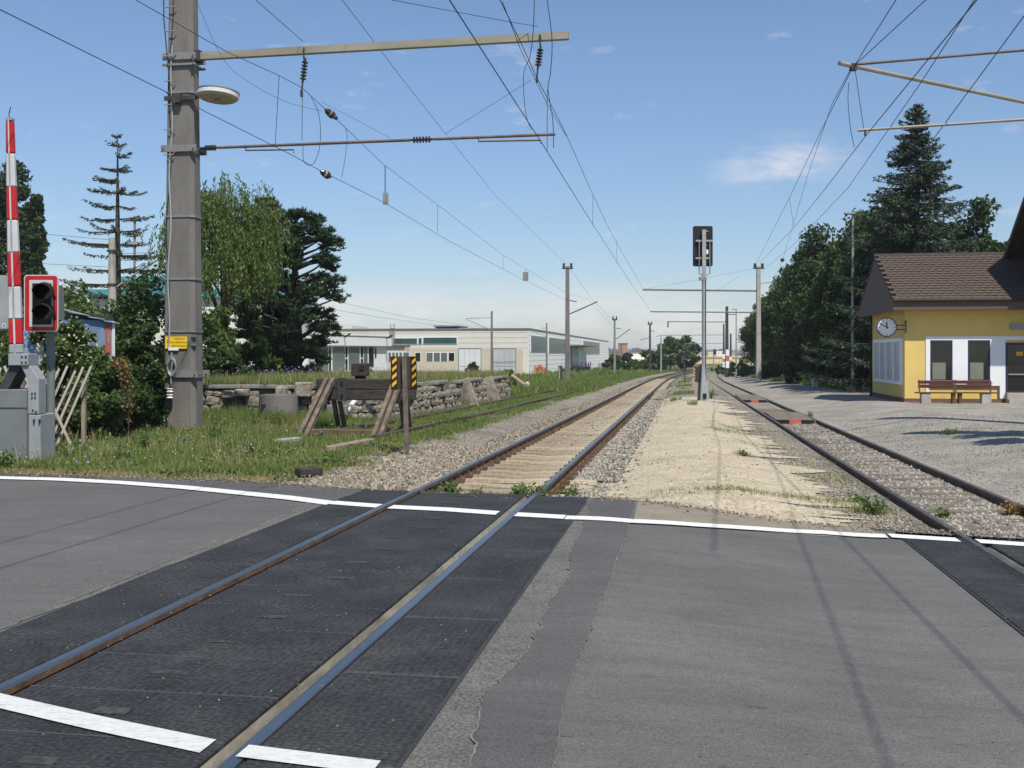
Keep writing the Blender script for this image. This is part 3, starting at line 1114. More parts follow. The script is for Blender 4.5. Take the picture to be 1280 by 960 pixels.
stones('ballast_stones', X[kk], Y[kk], -.005, .020, .036, 'stone')
X, Y = scatter_u(9000, -.62, .62, 11.2, 34, 1.4, xc2)
stones('ballast_stones', X, Y, .0, .022, .046, 'stone_grey')
X, Y = scatter_u(24000, 1.15, 5.0, 12, 36, 1.6)
stones('gravel_chips', X, Y, .016, .007, .018, 'sand')
X, Y = scatter_u(8000, 3.9, 5.6, 12, 40, 1.6)
stones('gravel_chips', X, Y, .016, .008, .022, 'stone_grey')
X, Y = scatter_u(2600, 1.3, 4.4, 12, 40, 1.4)
stones('ballast_stones', X, Y, .014, .010, .032, 'stone')
X, Y = scatter_u(170, 1.6, 4.2, 13, 36, 1.4)
stones('dark_clods', X, Y, .018, .014, .034, 'ballast')
X, Y = scatter_u(16000, 6.7, 13, 10.5, 36, 1.6)
stones('gravel_chips', X, Y, .012, .008, .022, 'stone_grey')
X, Y = scatter_u(9000, -4.2, -1.7, 12.5, 45, 1.6)
stones('gravel_chips', X, Y, .015, .010, .026, 'stone')
# loose chips swept on to the road edge
n = 2600
Xe = rng.uniform(-7, 6, n)
Ye = edge(Xe) + .12 - np.abs(rng.normal(size=n)) * .22
kk = (np.abs(uof(Xe, Ye)) > 1.5) | (rng.uniform(size=n) < .25)
stones('gravel_chips', Xe[kk], Ye[kk], .012, .006, .016, 'stone', ground=zg)

Yg = rng.uniform(3.6, 12.6, 260); Xg, Yg = tu(rng.uniform(-1.35, 1.35, 260), Yg)
stones('gravel_chips', Xg, Yg, .016, .003, .008, 'stone', ground=zg)
Xg = rng.uniform(-6, 6, 1500); Yg = rng.uniform(3.2, 12, 1500)
kk = (np.abs(uof(Xg, Yg)) > 1.5)
stones('gravel_chips', Xg[kk], Yg[kk], .004, .002, .006, 'stone', ground=zg)

# ------------------------------------------------------------------ large structures
VZ = Vector((0, 0, 1))


class Wall:
    """a vertical wall plane: origin o, direction d along it, n out of it"""
    def __init__(s, o, d, n):
        s.o, s.d, s.n = Vector((o[0], o[1], 0)), Vector((*d, 0)).normalized(), Vector((*n, 0)).normalized()
        s.ax = (s.d, s.n, VZ)

    def s_of(s, px):
        q = (px - 640) / F
        return (q * s.o.y - s.o.x) / (s.d.x - q * s.d.y)

    def z_of(s, px, py):
        y = s.o.y + s.d.y * s.s_of(px)
        return CH + (HZ - py) / F * y

    def at(s, k, n=0.0, z=0.0):
        p = s.o + s.d * k + s.n * n
        return Vector((p.x, p.y, z))

    def box(s, mb, s0, s1, z0, z1, n0, n1, mi=0):
        c = s.at((s0 + s1) / 2, (n0 + n1) / 2, (z0 + z1) / 2)
        mb.box(c, (abs(s1 - s0), abs(n1 - n0), abs(z1 - z0)), s.ax, mi)

    def pxbox(s, mb, x0, y0, x1, y1, n0, n1, mi=0):
        a, b = s.s_of(x0), s.s_of(x1)
        xm = (x0 + x1) / 2
        s.box(mb, min(a, b), max(a, b), s.z_of(xm, y1), s.z_of(xm, y0), n0, n1, mi)


DT = (.158, .987)      # along the tracks
DX = (.987, -.158)     # across, to the right

# ---- station building (yellow annexe with its roof)
SO = (16.0, 44.0)
FW = Wall(SO, DX, (-.158, -.987))          # front, towards the road
GW = Wall(SO, DT, (-.987, .158))           # gable, towards the tracks
SZ = float(zt(*SO)) - .05
st = thing('station_building', 'yellow rendered station annexe with brown tiled roof and four-pane side window', 'station', (SO[0], SO[1], SZ))
ZE = 3.62          # top of walls
mb = MB()
depth = 7.7
FL = 12.0
z0w = FW.z_of(1132, 498)
FW.box(mb, 0, FL, z0w, ZE, -depth, 0)
put('wall', mb, 'yellow_wall', st)
mb = MB()
FW.box(mb, -.03, FL, SZ - .3, z0w, -depth, .03)
put('plinth', mb, 'plinth', st)
# gable boarding and roof
ov, gv = .62, .55
zr = 5.85
ze = 3.72
mid = depth / 2


def rp(k, t, dz=0):      # k along the front (to the right), t along the tracks (away)
    p = FW.o + FW.d * k + Vector((*DT, 0)).normalized() * t
    return Vector((p.x, p.y, dz))


mb = MB()
mb.prism([rp(-gv + .02, -ov, 3.32), rp(-gv + .02, depth + ov, 3.32), rp(-gv + .02, depth + ov, ze - .02), rp(-gv + .02, mid, zr - .06), rp(-gv + .02, -ov, ze - .02)],
         FW.d * .06)
put('gable_boarding', mb, 'brown_board', st)
mb = MB()
mb.prism([rp(-gv + .09, -ov + .02, 3.34), rp(-gv + .09, -ov + .02, 3.40), rp(FL, -ov + .02, 3.40), rp(FL, -ov + .02, 3.34)], Vector((*DT, 0)).normalized() * (ov - .03))
put('soffit', mb, 'brown_board', st)
mb = MB()
a, b = rp(-gv - .02, -ov - .03, 3.51), rp(FL, -ov - .03, 3.51)
mb.beam(a, b, .05, .36)
put('fascia', mb, 'brown_board', st)
mb = MB()
mb.tube([rp(-gv - .03, -ov - .12, 3.72), rp(FL, -ov - .12, 3.72)], .075, 8)
put('gutter', mb, 'brown_dark', st)
sl = Vector((*DT, 0)).normalized() * (mid + ov) + VZ * (zr - ze)
sln = sl.normalized()
nrm = FW.d.cross(sln).normalized()
if nrm.z < 0: nrm = -nrm
mb = MB()
for sgn in (0, 1):
    if sgn == 0:
        p = [rp(-gv, -ov, ze), rp(FL, -ov, ze), rp(FL, mid, zr), rp(-gv, mid, zr)]
    else:
        p = [rp(-gv, depth + ov, ze), rp(FL, depth + ov, ze), rp(FL, mid, zr), rp(-gv, mid, zr)]
    mb.prism(p, (0, 0, -.10))
roof = put('roof', mb, 'brown_dark', st)
mb = MB()
mb.tube([rp(-gv - .02, mid, zr + .04), rp(FL, mid, zr + .04)], .12, 8)
put('ridge_cap', mb, 'brown_dark', roof)
# roof tiles on the side seen, one object each
TWid, TLen = .30, .27
tme = bpy.data.meshes.new('roof_tile')
vs = []
for yy, zz in ((0, .05), (TLen + .05, .018)):
    for xx, cz in ((-TWid / 2 + .006, 0), (-TWid / 6, .012), (TWid / 6, .012), (TWid / 2 - .006, -.002)):
        vs.append((xx, yy, zz + cz))
vs += [(-TWid / 2 + .006, 0, 0), (TWid / 2 - .006, 0, 0)]
tme.from_pydata(vs, [], [(0, 1, 5, 4), (1, 2, 6, 5), (2, 3, 7, 6), (8, 9, 3, 2, 1, 0)])
tme.update()
tme.materials.append(M['tile'])
nrow = int(sl.length / TLen)
ncol = 16
rot = Matrix((FW.d, sln, nrm)).transposed().to_4x4()
for r in range(nrow):
    for c in range(ncol):
        o = bpy.data.objects.new('tile', tme)
        COL.objects.link(o)
        o.parent = roof
        p = rp(-gv + .14 + (c + (.5 if r % 2 else 0)) * TWid, -ov - .05, ze + .02) + sln * (r * TLen) + nrm * rnd.uniform(0, .008)
        o.matrix_local = Matrix.Translation(p - org(roof)) @ rot @ Matrix.Rotation(rnd.uniform(-.012, .012), 4, 'Z')
# the rest of the slope out to the right, joined
mb = MB()
for r in range(nrow):
    for c in range(ncol, int((FL + gv) / TWid)):
        p = rp(-gv + .14 + (c + (.5 if r % 2 else 0)) * TWid, -ov - .05, ze + .02) + sln * (r * TLen)
        mb.add([p + FW.d * v[0] + sln * v[1] + nrm * v[2] for v in vs], [(0, 1, 5, 4), (1, 2, 6, 5), (2, 3, 7, 6), (8, 9, 3, 2, 1, 0)])
put('far_tiles', mb, 'tile', roof, kind='stuff')
# gable window: white surround, four frosted panes between deep mullions
gwin = thing('window')
gwin.parent = st
ORG[gwin.name] = org(st)
s0, s1 = GW.s_of(1129), GW.s_of(1093)
zt_, zb_ = GW.z_of(1111, 423.5), GW.z_of(1111, 478.5)
mb = MB()
for (a, b, c, d) in ((s0, s1, zt_ - .16, zt_), (s0, s1, zb_, zb_ + .12), (s0, s0 + .22, zb_ + .12, zt_ - .16), (s1 - .22, s1, zb_ + .12, zt_ - .16)):
    GW.box(mb, a, b, c, d, -.02, .07)
put('surround', mb, 'trim_white', gwin)
w4 = (s1 - s0 - .44) / 4
for k in range(4):
    mb = MB()
    GW.box(mb, s0 + .22 + k * w4 + .10, s0 + .22 + (k + 1) * w4 - .10, zb_ + .12, zt_ - .16, .002, .012)
    put('pane', mb, 'pane_blue', gwin)
    mb = MB()
    GW.box(mb, s0 + .22 + k * w4 - .08, s0 + .22 + k * w4 + .08, zb_ + .12, zt_ - .16, .004, .085)
    put('mullion', mb, 'trim_white', gwin)
# front: white surround panel round two windows and a door
mb = MB()
sa, sb, sd_ = FW.s_of(1157), FW.s_of(1256.5), FW.s_of(1256.5)
zt0 = FW.z_of(1200, 420.5)
wins = [(FW.s_of(1162.5), FW.s_of(1190.5)), (FW.s_of(1209.5), FW.s_of(1237.5))]
zwt, zwb = FW.z_of(1200, 425.2), FW.z_of(1200, 478)
zpb = FW.z_of(1200, 482)
FW.box(mb, sa, 8.0, zwt, zt0, 0, .035)
for a, b in ((sa, wins[0][0]), (wins[0][1], wins[1][0]), (wins[1][1], sb)):
    FW.box(mb, a, b, zpb, zwt, 0, .035)
FW.box(mb, FW.s_of(1249.5), sb, z0w + .02, zpb, 0, .035)
FW.box(mb, sa, sa + .13, z0w + .02, zpb, 0, .035)
put('white_panel', mb, 'trim_white', st)
mb = MB()
pa, pb = sa + .14, FW.s_of(1249)
FW.box(mb, pa, pb, zpb - .09, zpb - .03, 0, .05)
FW.box(mb, pb - .05, pb, z0w + .02, zpb - .09, 0, .05)
put('panel_edging', mb, 'brown_board', st)
for i, (a, b) in enumerate(wins):
    w = thing('window'); w.parent = st; ORG[w.name] = org(st)
    mb = MB()
    for (c, d, e_, f_) in ((a, a + .07, zwb, zwt), (b - .07, b, zwb, zwt), (a + .07, b - .07, zwt - .07, zwt), (a + .07, b - .07, zwb, zwb + .07)):
        FW.box(mb, c, d, e_, f_, .0, .03)
    put('frame', mb, 'frame_dark', w)
    mb = MB(); FW.box(mb, a + .07, b - .07, zwb + .07, zwt - .07, .004, .012); put('pane', mb, 'glass', w)
    mb = MB(); FW.box(mb, a + .09, a + .60, zwb + .12, zwb + .80, .013, .018); put('blind', mb, 'blind', w)
    mb = MB(); FW.box(mb, a - .03, b + .06, zwb - .06, zwb, .0, .14); FW.box(mb, a + .02, b - .02, zwb, zwb + .09, .031, .06); put('sill', mb, 'cabinet_pale', w)
dr = thing('door'); dr.parent = st; ORG[dr.name] = org(st)
da, db = FW.s_of(1256.8), FW.s_of(1256.8) + 1.15
zdt, zdb = FW.z_of(1268, 428.5), FW.z_of(1268, 490.5)
mb = MB()
for (c, d, e_, f_) in ((da, da + .08, zdb, zdt), (db - .08, db, zdb, zdt), (da + .08, db - .08, zdt - .08, zdt), (da + .08, db - .08, zdb, zdb + .06)):
    FW.box(mb, c, d, e_, f_, 0, .05)
put('frame', mb, 'frame_dark', dr)
mb = MB(); FW.box(mb, da + .08, db - .08, zdb + .06, zdt - .08, .004, .015); put('pane', mb, 'glass', dr)
mb = MB(); FW.box(mb, da + .10, db - .10, zdb + .70, zdb + .75, .016, .07); put('push_bar', mb, 'cabinet_pale', dr)
mb = MB(); FW.box(mb, da + .40, da + .66, zdt - .52, zdt - .36, .016, .02); put('notice', mb, 'stripe', dr)
mb = MB(); FW.box(mb, db, 8.0, z0w, zwt, 0, .035); put('white_panel', mb, 'trim_white', st)
mb = MB()
FW.box(mb, da - .02, db + .3, SZ + .22, zdb - .01, .03, .34); FW.box(mb, da - .02, db + .3, SZ + .02, SZ + .22, .03, .62)
put('door_step', mb, 'concrete_pale', st)
mb = MB(); FW.box(mb, da - .2, db + .4, SZ - .05, SZ + .06, .63, 1.5); put('door_slab', mb, 'plinth', st)
mb = MB(); FW.box(mb, FW.s_of(1262), FW.s_of(1262) + 1.5, FW.z_of(1268, 411.5), FW.z_of(1268, 405.5), 0, .14); put('wall_light', mb, 'cabinet_pale', st)
mb = MB(); mb.tube([GW.at(GW.s_of(1090) - .1, .08, SZ), GW.at(GW.s_of(1090) - .1, .08, 3.3)], .05, 8); put('downpipe', mb, 'brown_dark', st)

# ---- main station block, its big gable oversailing the annexe at the picture's edge
ms = thing('station_hall', 'dark brown oversailing roof of the taller hall at the right edge above the yellow annexe', 'building', (21.5, 42, SZ))
HW = Wall((21.25, 46.6), (-.158, -.987), (-.987, .158))
pf, pr_, pn = 0.0, 2.95, 5.9
def hp(t, k, z):
    p = HW.o + HW.d * t - HW.n * k
    return Vector((p.x, p.y, z))
zf, zrd = 5.75, 7.95
mb = MB()
for a, za, b, zb2 in ((pf, zf, pr_, zrd), (pn, zf, pr_, zrd)):
    mb.prism([hp(a, 0, za), hp(b, 0, zb2), hp(b, 9, zb2), hp(a, 9, za)], (0, 0, -.16))
put('roof', mb, 'brown_dark', ms)
mb = MB()
for a, za, b, zb2 in ((pf - .1, zf - .1, pr_, zrd - .02), (pn + .1, zf - .1, pr_, zrd - .02)):
    mb.prism([hp(a, -.05, za - .12), hp(b, -.05, zb2 - .12), hp(b, -.05, zb2 + .1), hp(a, -.05, za + .1)], HW.n * -.04)
put('bargeboard', mb, 'brown_board', ms)
mb = MB()
mb.prism([hp(.5, 1.3, SZ), hp(5.4, 1.3, SZ), hp(5.4, 1.3, 5.6), hp(pr_, 1.3, 7.4), hp(.5, 1.3, 5.7)], HW.n * -7)
put('wall', mb, 'brown_board', ms)

# ---- factory hall
FO = (1.93, 130.0)
FF = Wall(FO, (-.987, .158), (-.158, -.987))     # front, running left from the corner
FR = Wall(FO, DT, (.987, -.158))                 # long side, running away
FZ = -1.35
fac = thing('factory_hall', 'long flat roofed cream factory hall with two grey gates and dark strip glazing', 'factory', (FO[0], FO[1], FZ))
zft = FF.z_of(660, 411.5)
mb = MB()
FF.box(mb, 0, 36, FZ, zft, -138, 0)
put('wall', mb, 'cream', fac)
mb = MB(); FR.box(mb, .02, 138, FZ, zft - .01, 0, .05); put('side_wall', mb, 'side_white', fac)
mb = MB()
FF.box(mb, -.12, 36, zft, zft + .14, -138.1, .12)
put('roof_edge', mb, 'roof_grey', fac)
zl = FF.z_of(600, 435)
mb = MB(); FF.box(mb, .6, FF.s_of(487), FZ, zl - .1, 0, .06); put('lower_wall', mb, 'cream_warm', fac)
mb = MB()
for z in np.arange(zl, zft - .2, .62):
    FF.box(mb, 0, 30, z - .02, z + .02, 0, .012)
for z in np.arange(FZ + .8, zft - .2, .62):
    FR.box(mb, 0, 138, z - .02, z + .02, .05, .058)
put('cladding_joints', mb, 'joint', fac, kind='stuff')


def winpx(w, x0, y0, x1, y1, m, parent, name='window', fr='trim_white', proud=.07, nb=0):
    mb = MB(); w.pxbox(mb, x0 - .7, y0 - .7, x1 + .7, y1 + .7, .0, proud); f = put(name, mb, fr, parent)
    mb = MB(); w.pxbox(mb, x0, y0, x1, y1, proud + .002, proud + .03); put('pane', mb, m, f)
    if nb:
        mb = MB()
        for k in range(1, nb):
            x = x0 + (x1 - x0) * k / nb
            w.pxbox(mb, x - .35, y0, x + .35, y1, proud + .031, proud + .06)
        put('glazing_bars', mb, fr, f)
    return f


winpx(FF, 492, 423, 521.5, 429.8, 'glass_teal', fac, 'strip_window')
winpx(FF, 523.5, 422.6, 527.3, 429.6, 'glass_teal', fac, 'strip_window')
winpx(FF, 529.5, 422, 571, 429.4, 'glass_teal', fac, 'strip_window')
winpx(FF, 519.5, 441, 525.7, 451.5, 'glass', fac)
for x in (533.5, 542.5, 551.5):
    winpx(FF, x, 441, x + 7.5, 451.6, 'glass_green', fac)
winpx(FF, 561.3, 441, 568, 451, 'glass', fac)
for x0, x1, m in ((574, 601, 'white_gate'), (617, 644.5, 'grey_gate')):
    mb = MB(); FF.pxbox(mb, x0 - .8, 435.5, x1 + .8, 470, .0, .09); g = put('gate', mb, 'roof_grey', fac)
    mb = MB(); FF.pxbox(mb, x0, 436.6, x1, 470, .092, .13); put('gate_leaf', mb, m, g)
    mb = MB()
    for k in (1, 2, 3):
        x = x0 + (x1 - x0) * k / 4
        FF.pxbox(mb, x - .12, 437, x + .12, 470, .131, .15)
    FF.pxbox(mb, x0, 457.5, x1, 458, .131, .152)
    put('gate_seam', mb, 'joint', g)


def text(name, body, size, loc, xdir, ndir, m, parent, ext=.004, align='CENTER'):
    cu = bpy.data.curves.new(name, 'FONT')
    cu.body = body
    cu.size = size
    cu.extrude = ext
    cu.align_x = align
    cu.space_character = 1.5 if name == 'gate_lettering' else 1.0
    cu.align_y = 'CENTER'
    cu.materials.append(M[m])
    tmp = bpy.data.objects.new(name, cu)
    me = bpy.data.meshes.new_from_object(tmp)
    bpy.data.objects.remove(tmp)
    o = bpy.data.objects.new(name, me)
    COL.objects.link(o)
    o['kind'] = 'stuff'
    x = Vector(xdir).normalized(); n_ = Vector(ndir).normalized(); y = n_.cross(x)
    mt = Matrix((x, y, n_)).transposed().to_4x4()
    o.parent = parent
    o.matrix_local = Matrix.Translation(Vector(loc) - org(parent)) @ mt
    return o


sg = FF.s_of(630.7)
text('gate_lettering', 'TRANSPORT', .36, FF.at(sg, .16, FF.z_of(630.7, 453)), -FF.d, FF.n, 'roof_grey', fac)
# side: strip windows, dock door with canopy, graffiti
for x0, x1, ya, yb in ((663, 683, 420.5, 439.3), (685.5, 707.3, 423.2, 440.5), (728.5, 748.8, 427.3, 441.8)):
    winpx(FR, x0, ya, x1, yb, 'glass_teal', fac, 'strip_window', proud=.10)
mb = MB(); FR.pxbox(mb, 713.5, 433.5, 722, 458.5, 0, .08); f = put('dock_door', mb, 'roof_grey', fac)
mb = MB(); FR.pxbox(mb, 714.2, 434.3, 721.2, 446, .082, .12); put('door_panel', mb, 'grey_gate', f)
mb = MB(); FR.pxbox(mb, 714.2, 446, 721.2, 458, .082, .12); put('door_panel', mb, 'glass_teal', f)
mb = MB(); FR.pxbox(mb, 711, 431.8, 732, 432.9, 0, 2.2); put('canopy', mb, 'roof_grey', fac)
mb = MB(); FR.pxbox(mb, 700, 459.5, 722, 464, 0, 2.2); put('loading_dock', mb, 'black_matt', fac)


def spray(x0, y0, x1, y1, m, seed, nb, strokes):
    r = random.Random(seed)
    g = thing('graffiti'); g.parent = fac; ORG[g.name] = org(fac)
    mb = MB()
    for k in range(nb):
        cx, cy = x0 + (x1 - x0) * (k + .5) / nb, (y0 + y1) / 2 + r.uniform(-.8, .8)
        rx, ry = (x1 - x0) / nb * .62, (y1 - y0) / 2 * r.uniform(.75, 1.05)
        poly = []
        for j in range(12):
            a = 2 * math.pi * j / 12
            x, y = cx + rx * math.cos(a) * r.uniform(.8, 1.15), cy - ry * math.sin(a) * r.uniform(.75, 1.1)
            poly.append(FR.at(FR.s_of(x), .06 + .004 * k, FR.z_of(x, y)))
        mb.prism(poly, FR.n * .003)
    put('spray_fill', mb, m, g)
    mb = MB()
    for k in range(strokes):
        x, y = r.uniform(x0, x1), r.uniform(y0 + 1, y1 - 1)
        pts = []
        for j in range(7):
            pts.append(FR.at(FR.s_of(min(max(x, x0), x1)), .10, FR.z_of(x, y)))
            x += r.uniform(-1.6, 2.0); y = min(max(y + r.uniform(-4, 4), y0), y1)
        mb.tube(pts, .055, 5)
    put('spray_line', mb, 'graffiti_line' if m != 'graffiti_orange' else 'red_white', g)


spray(667, 456, 681, 469, 'graffiti_orange', 3, 4, 5)
spray(722.5, 453, 741, 466, 'graffiti_pink', 5, 5, 11)
spray(747, 453, 761, 462, 'pane_blue', 8, 4, 7)
# annexe in front with its windows, rooftop blocks and plant
mb = MB(); FF.pxbox(mb, 484, 432.5, 512.5, 472, 0, 2.2); an = put('annexe', mb, 'cream_warm', fac)
mb = MB(); FF.pxbox(mb, 483.5, 431.4, 513, 432.6, -.1, 2.5); put('annexe_roof', mb, 'roof_grey', an)
AW = Wall(tuple(FF.at(0, 2.2)[:2]), (-.987, .158), (-.158, -.987))
for x0, x1 in ((486, 489), (490.5, 493.5), (495, 498), (499.5, 502.5), (504.5, 511.5)):
    winpx(AW, x0, 440.5, x1, 451, 'glass_green', an, proud=.05)
for x0, x1, y0 in ((399, 414.5, 404.5), (416, 433.5, 406.5)):
    mb = MB(); FF.pxbox(mb, x0, y0, x1, 417, -9, -2); put('roof_block', mb, 'cream', fac)
mb = MB(); FF.pxbox(mb, 535, 407.6, 556, 412.3, -8, -4); FF.pxbox(mb, 534.5, 406, 566.5, 407.8, -9, -3); FF.pxbox(mb, 556, 409, 562, 412.3, -8, -4); put('roof_plant', mb, 'roof_grey', fac)
mb = MB()
for x in (489, 494):
    mb.tube([FF.at(FF.s_of(x), .3, FF.z_of(x, 430)), FF.at(FF.s_of(x), .3, FF.z_of(x, 404.5))], .035, 5)
for y in np.arange(406, 430, 2.2):
    mb.tube([FF.at(FF.s_of(489), .3, FF.z_of(489, y)), FF.at(FF.s_of(494), .3, FF.z_of(494, y))], .025, 4)
put('roof_ladder', mb, 'steel', fac)

# ---- white glazed pavilion
PO = (-14.65, 80.0)
PD = Vector((.35, .94)).normalized()
PS = Wall(PO, tuple(PD), (PD.y, -PD.x))          # long glazed side, seen obliquely
PE = Wall(PO, (-PD.y, PD.x), (-PD.x, -PD.y))     # end towards the viewer
PZ_ = -.65
pav = thing('glass_pavilion', 'low white office pavilion with tall green glass panes behind the pine tree', 'building', (PO[0], PO[1], PZ_))
zpt = PS.z_of(393, 418.8)
sE = PS.s_of(483.5)
mb = MB(); PS.box(mb, 0, sE, PZ_, zpt - .75, -9, 0); put('wall', mb, 'white', pav)
mb = MB(); PS.box(mb, -.3, sE + .3, zpt - .75, zpt, -9.3, .3); put('roof_edge', mb, 'white', pav)
mb = MB(); PS.box(mb, -.34, sE + .34, zpt, zpt + .05, -9.3, .34); put('roof', mb, 'roof_grey', pav)
pxs = [(395.5, 410), (415.5, 430.5), (435.5, 449), (454.5, 459)]
for x0, x1 in pxs:
    a, b = PS.s_of(x0), PS.s_of(x1)
    mb = MB(); PS.box(mb, a, b, .25, zpt - .85, .0, .04); f = put('window', mb, 'glass_green', pav)
for x in (412.3, 432.8, 452.0):
    a, b = PS.s_of(x - 1.1), PS.s_of(x + 1.1)
    mb = MB(); PS.box(mb, a, b, .25, 1.15, 0, .05); PS.box(mb, a, b, 1.3, zpt - .85, 0, .05); put('side_light', mb, 'glass', pav)
for x0, x1, y0, y1 in ((461, 466, 427, 430.5), (472.5, 482.5, 427.5, 431), (461, 466.5, 434, 458), (468.5, 470, 434.5, 447)):
    mb = MB(); PS.pxbox(mb, x0, y0, x1, y1, 0, .05); put('window', mb, 'glass', pav)
for x in (387.0, 391.0):
    mb = MB(); PE.box(mb, PE.s_of(x + 1.4), PE.s_of(x - 1.4), .25, zpt - .85, 0, .05); put('window', mb, 'pane_blue', pav)
mb = MB(); PS.box(mb, -.2, PS.s_of(440), -.12, .14, .02, 1.2); put('terrace', mb, 'trim_white', pav)
mb = MB()
for x in (426, 479):
    p = PS.at(PS.s_of(x), .35, zpt - .1); mb.beam(p, p + Vector((.5, -.6, .25)), .12, .08)
put('floodlight', mb, 'black', pav)

# ---- teal edged building beyond the hedge on the left
tb = thing('teal_roofed_building', 'white building with teal roof edge glimpsed behind the sparse spruce', 'building', tuple(P(150, 372, 78)[:2]) + (-.7,))
a, b = P(112, 372, 78), P(352, 372, 78)
mb = MB(); mb.box(((a.x + b.x) / 2, 84, (a.z - .7) / 2), (b.x - a.x, 12, a.z + .7)); put('wall', mb, 'cream', tb)
mb = MB(); q = P(352, 362, 78); mb.box(((a.x + b.x) / 2, 84, (a.z + q.z) / 2), (b.x - a.x + .6, 12.8, q.z - a.z)); put('roof_edge', mb, 'teal_roof', tb)
a2, b2, q2 = P(152, 362, 80), P(196, 352, 80), P(196, 346, 80)
mb = MB(); mb.box(((a2.x + b2.x) / 2, 84, (a2.z + b2.z) / 2 - .1), (b2.x - a2.x, 8, b2.z - a2.z + .2)); put('roof_storey', mb, 'cream', tb)
mb = MB(); mb.box(((a2.x + b2.x) / 2, 84, (b2.z + q2.z) / 2), (b2.x - a2.x + .8, 8.8, q2.z - b2.z)); put('upper_roof_edge', mb, 'teal_roof', tb)

# ---- far things: silo, white hall, town, hills, fields
o = thing('brick_silo', 'square brown brick silo tower far behind the factory', 'tower', P(779, 447, 700)); 
mb = MB(); p, q = P(774, 430, 700), P(784.5, 448, 700)
mb.box(((p.x + q.x) / 2, 703, (p.z - 2.5) / 2), (q.x - p.x, 6, p.z + 2.5)); put('wall', mb, 'brick_tower', o)
mb = MB(); mb.box(((p.x + q.x) / 2 - 1.3, 699.9, (p.z - 2.5) / 2), (1.0, .3, p.z + 2.4)); mb.box(((p.x + q.x) / 2, 703, p.z + .3), (q.x - p.x + .6, 6.6, .5)); put('corner_shaft', mb, 'brown_board', o)
o = thing('white_warehouse', 'low white warehouse far off below the brown silo', 'building', P(800, 447, 620))
mb = MB(); p, q = P(788, 441, 620), P(812, 449, 620)
mb.box(((p.x + q.x) / 2, 626, (p.z - 2.5) / 2), (q.x - p.x, 12, p.z + 2.5)); put('wall', mb, 'white', o)
mb = MB(); mb.box(((p.x + q.x) / 2, 626, p.z + .15), (q.x - p.x + .8, 12.8, .3)); put('roof', mb, 'roof_grey', o)


def patch(name, x0, x1, y0, y1, m, lift):
    d0, d1 = 700.0 * 0 + y0, y1
    sheet(name, lambda s, t: (lerp((x0 - 640) / F, (x1 - 640) / F, s) * lerp(d0, d1, t), lerp(d0, d1, t)), 12, 8, m, lift=lift)


patch('wheat_field', 700, 1010, 330, 620, 'wheat', .08)
patch('field', -500, 1900, 640, 3000, 'far_field', .1)
patch('wheat_field', 600, 1050, 800, 1500, 'wheat', .3)
# hills
hx = np.linspace(-2600, 2600, 120)
hd = [2300, 2700, 3200]
V = []
for j, (d, k) in enumerate(zip([1900, 2500, 3200], [0, .75, 1.0])):
    for x in hx:
        h = 14 + 7 * math.sin(x * .0021 + 1) + 5 * math.sin(x * .0057 + 2) + 2 * math.sin(x * .017)
        V.append((x, d, -2.2 + k * max(h, 4)))
V = np.array(V)
i = np.arange(2)[:, None] * 120 + np.arange(119)[None]
tag(link_mesh('hills', idx_mesh('hills', V, np.stack([i, i + 1, i + 121, i + 120], -1).reshape(-1, 4)), 'far_field', None, True), kind='structure')

# ------------------------------------------------------------------ the big catenary mast on the left
b = G(230, 535)
MY = b.y
MX = b.x
MZ = float(zt(MX, MY))
mast = thing('catenary_mast', 'tall grey concrete catenary mast with yellow warning sign and two cantilever arms', 'mast', (MX, MY, MZ - .3))
AX = (Vector((.987, -.158, 0)), Vector((.158, .987, 0)), VZ)      # across, away, up


def mp_(u, v, z):
    return Vector((MX, MY, z)) + AX[0] * u + AX[1] * v


def mhw(z):            # half width at height
    return lerp(.405, .295, (z - MZ) / 10.5)


def mhd(z):
    return mhw(z) * .72


def mring(mb, z0, z1, out, mi=0, n=2):
    vs, fs = [], []
    zs = [z0, z1]
    for z in zs:
        w, d = mhw(z) + out, mhd(z) + out
        c = .09
        for u, v in ((-w + c * .4, -d), (w - c, -d), (w, -d + c), (w, d - c), (w - c, d), (-w + c, d), (-w, d - c), (-w, -d + c * .4)):
            vs.append(mp_(u, v, z))
    fs = [tuple(range(7, -1, -1)), tuple(range(8, 16))] + [(k, (k + 1) % 8, 8 + (k + 1) % 8, 8 + k) for k in range(8)]
    mb.add(vs, fs, mi)


ZTOP = 11.3
mb = MB(); mring(mb, MZ - .3, ZTOP, 0)
put('shaft', mb, 'concrete', mast)


def mz(py):
    return CH + (HZ - py) / F * MY


for py in (272, 349.5, 414.5, 118.0):
    mb = MB(); z = mz(py); mring(mb, z - .022, z + .022, .022); put('band', mb, 'steel', mast)
for py, h in ((74, .16), (84, .05), (188, .16), (467, .17)):
    mb = MB(); z = mz(py)
    w, d = mhw(z), mhd(z)
    for v in (-1, 1):
        mb.box(mp_(0, v * (d + .035), z), (2 * w + .22, .05, h), AX)
    for u in (-1, 1):
        mb.tube([mp_(u * (w + .05), -d - .10, z), mp_(u * (w + .05), d + .10, z)], .018, 6)
    put('clamp', mb, 'steel', mast)
# concrete face seams low down
for py in (422, 432.5):
    mb = MB(); z = mz(py); w, d = mhw(z), mhd(z)
    mb.box(mp_(w - .02, -d + .04, z), (.10, .10, .014), AX); put('dark_seam', mb, 'dark_steel', mast)
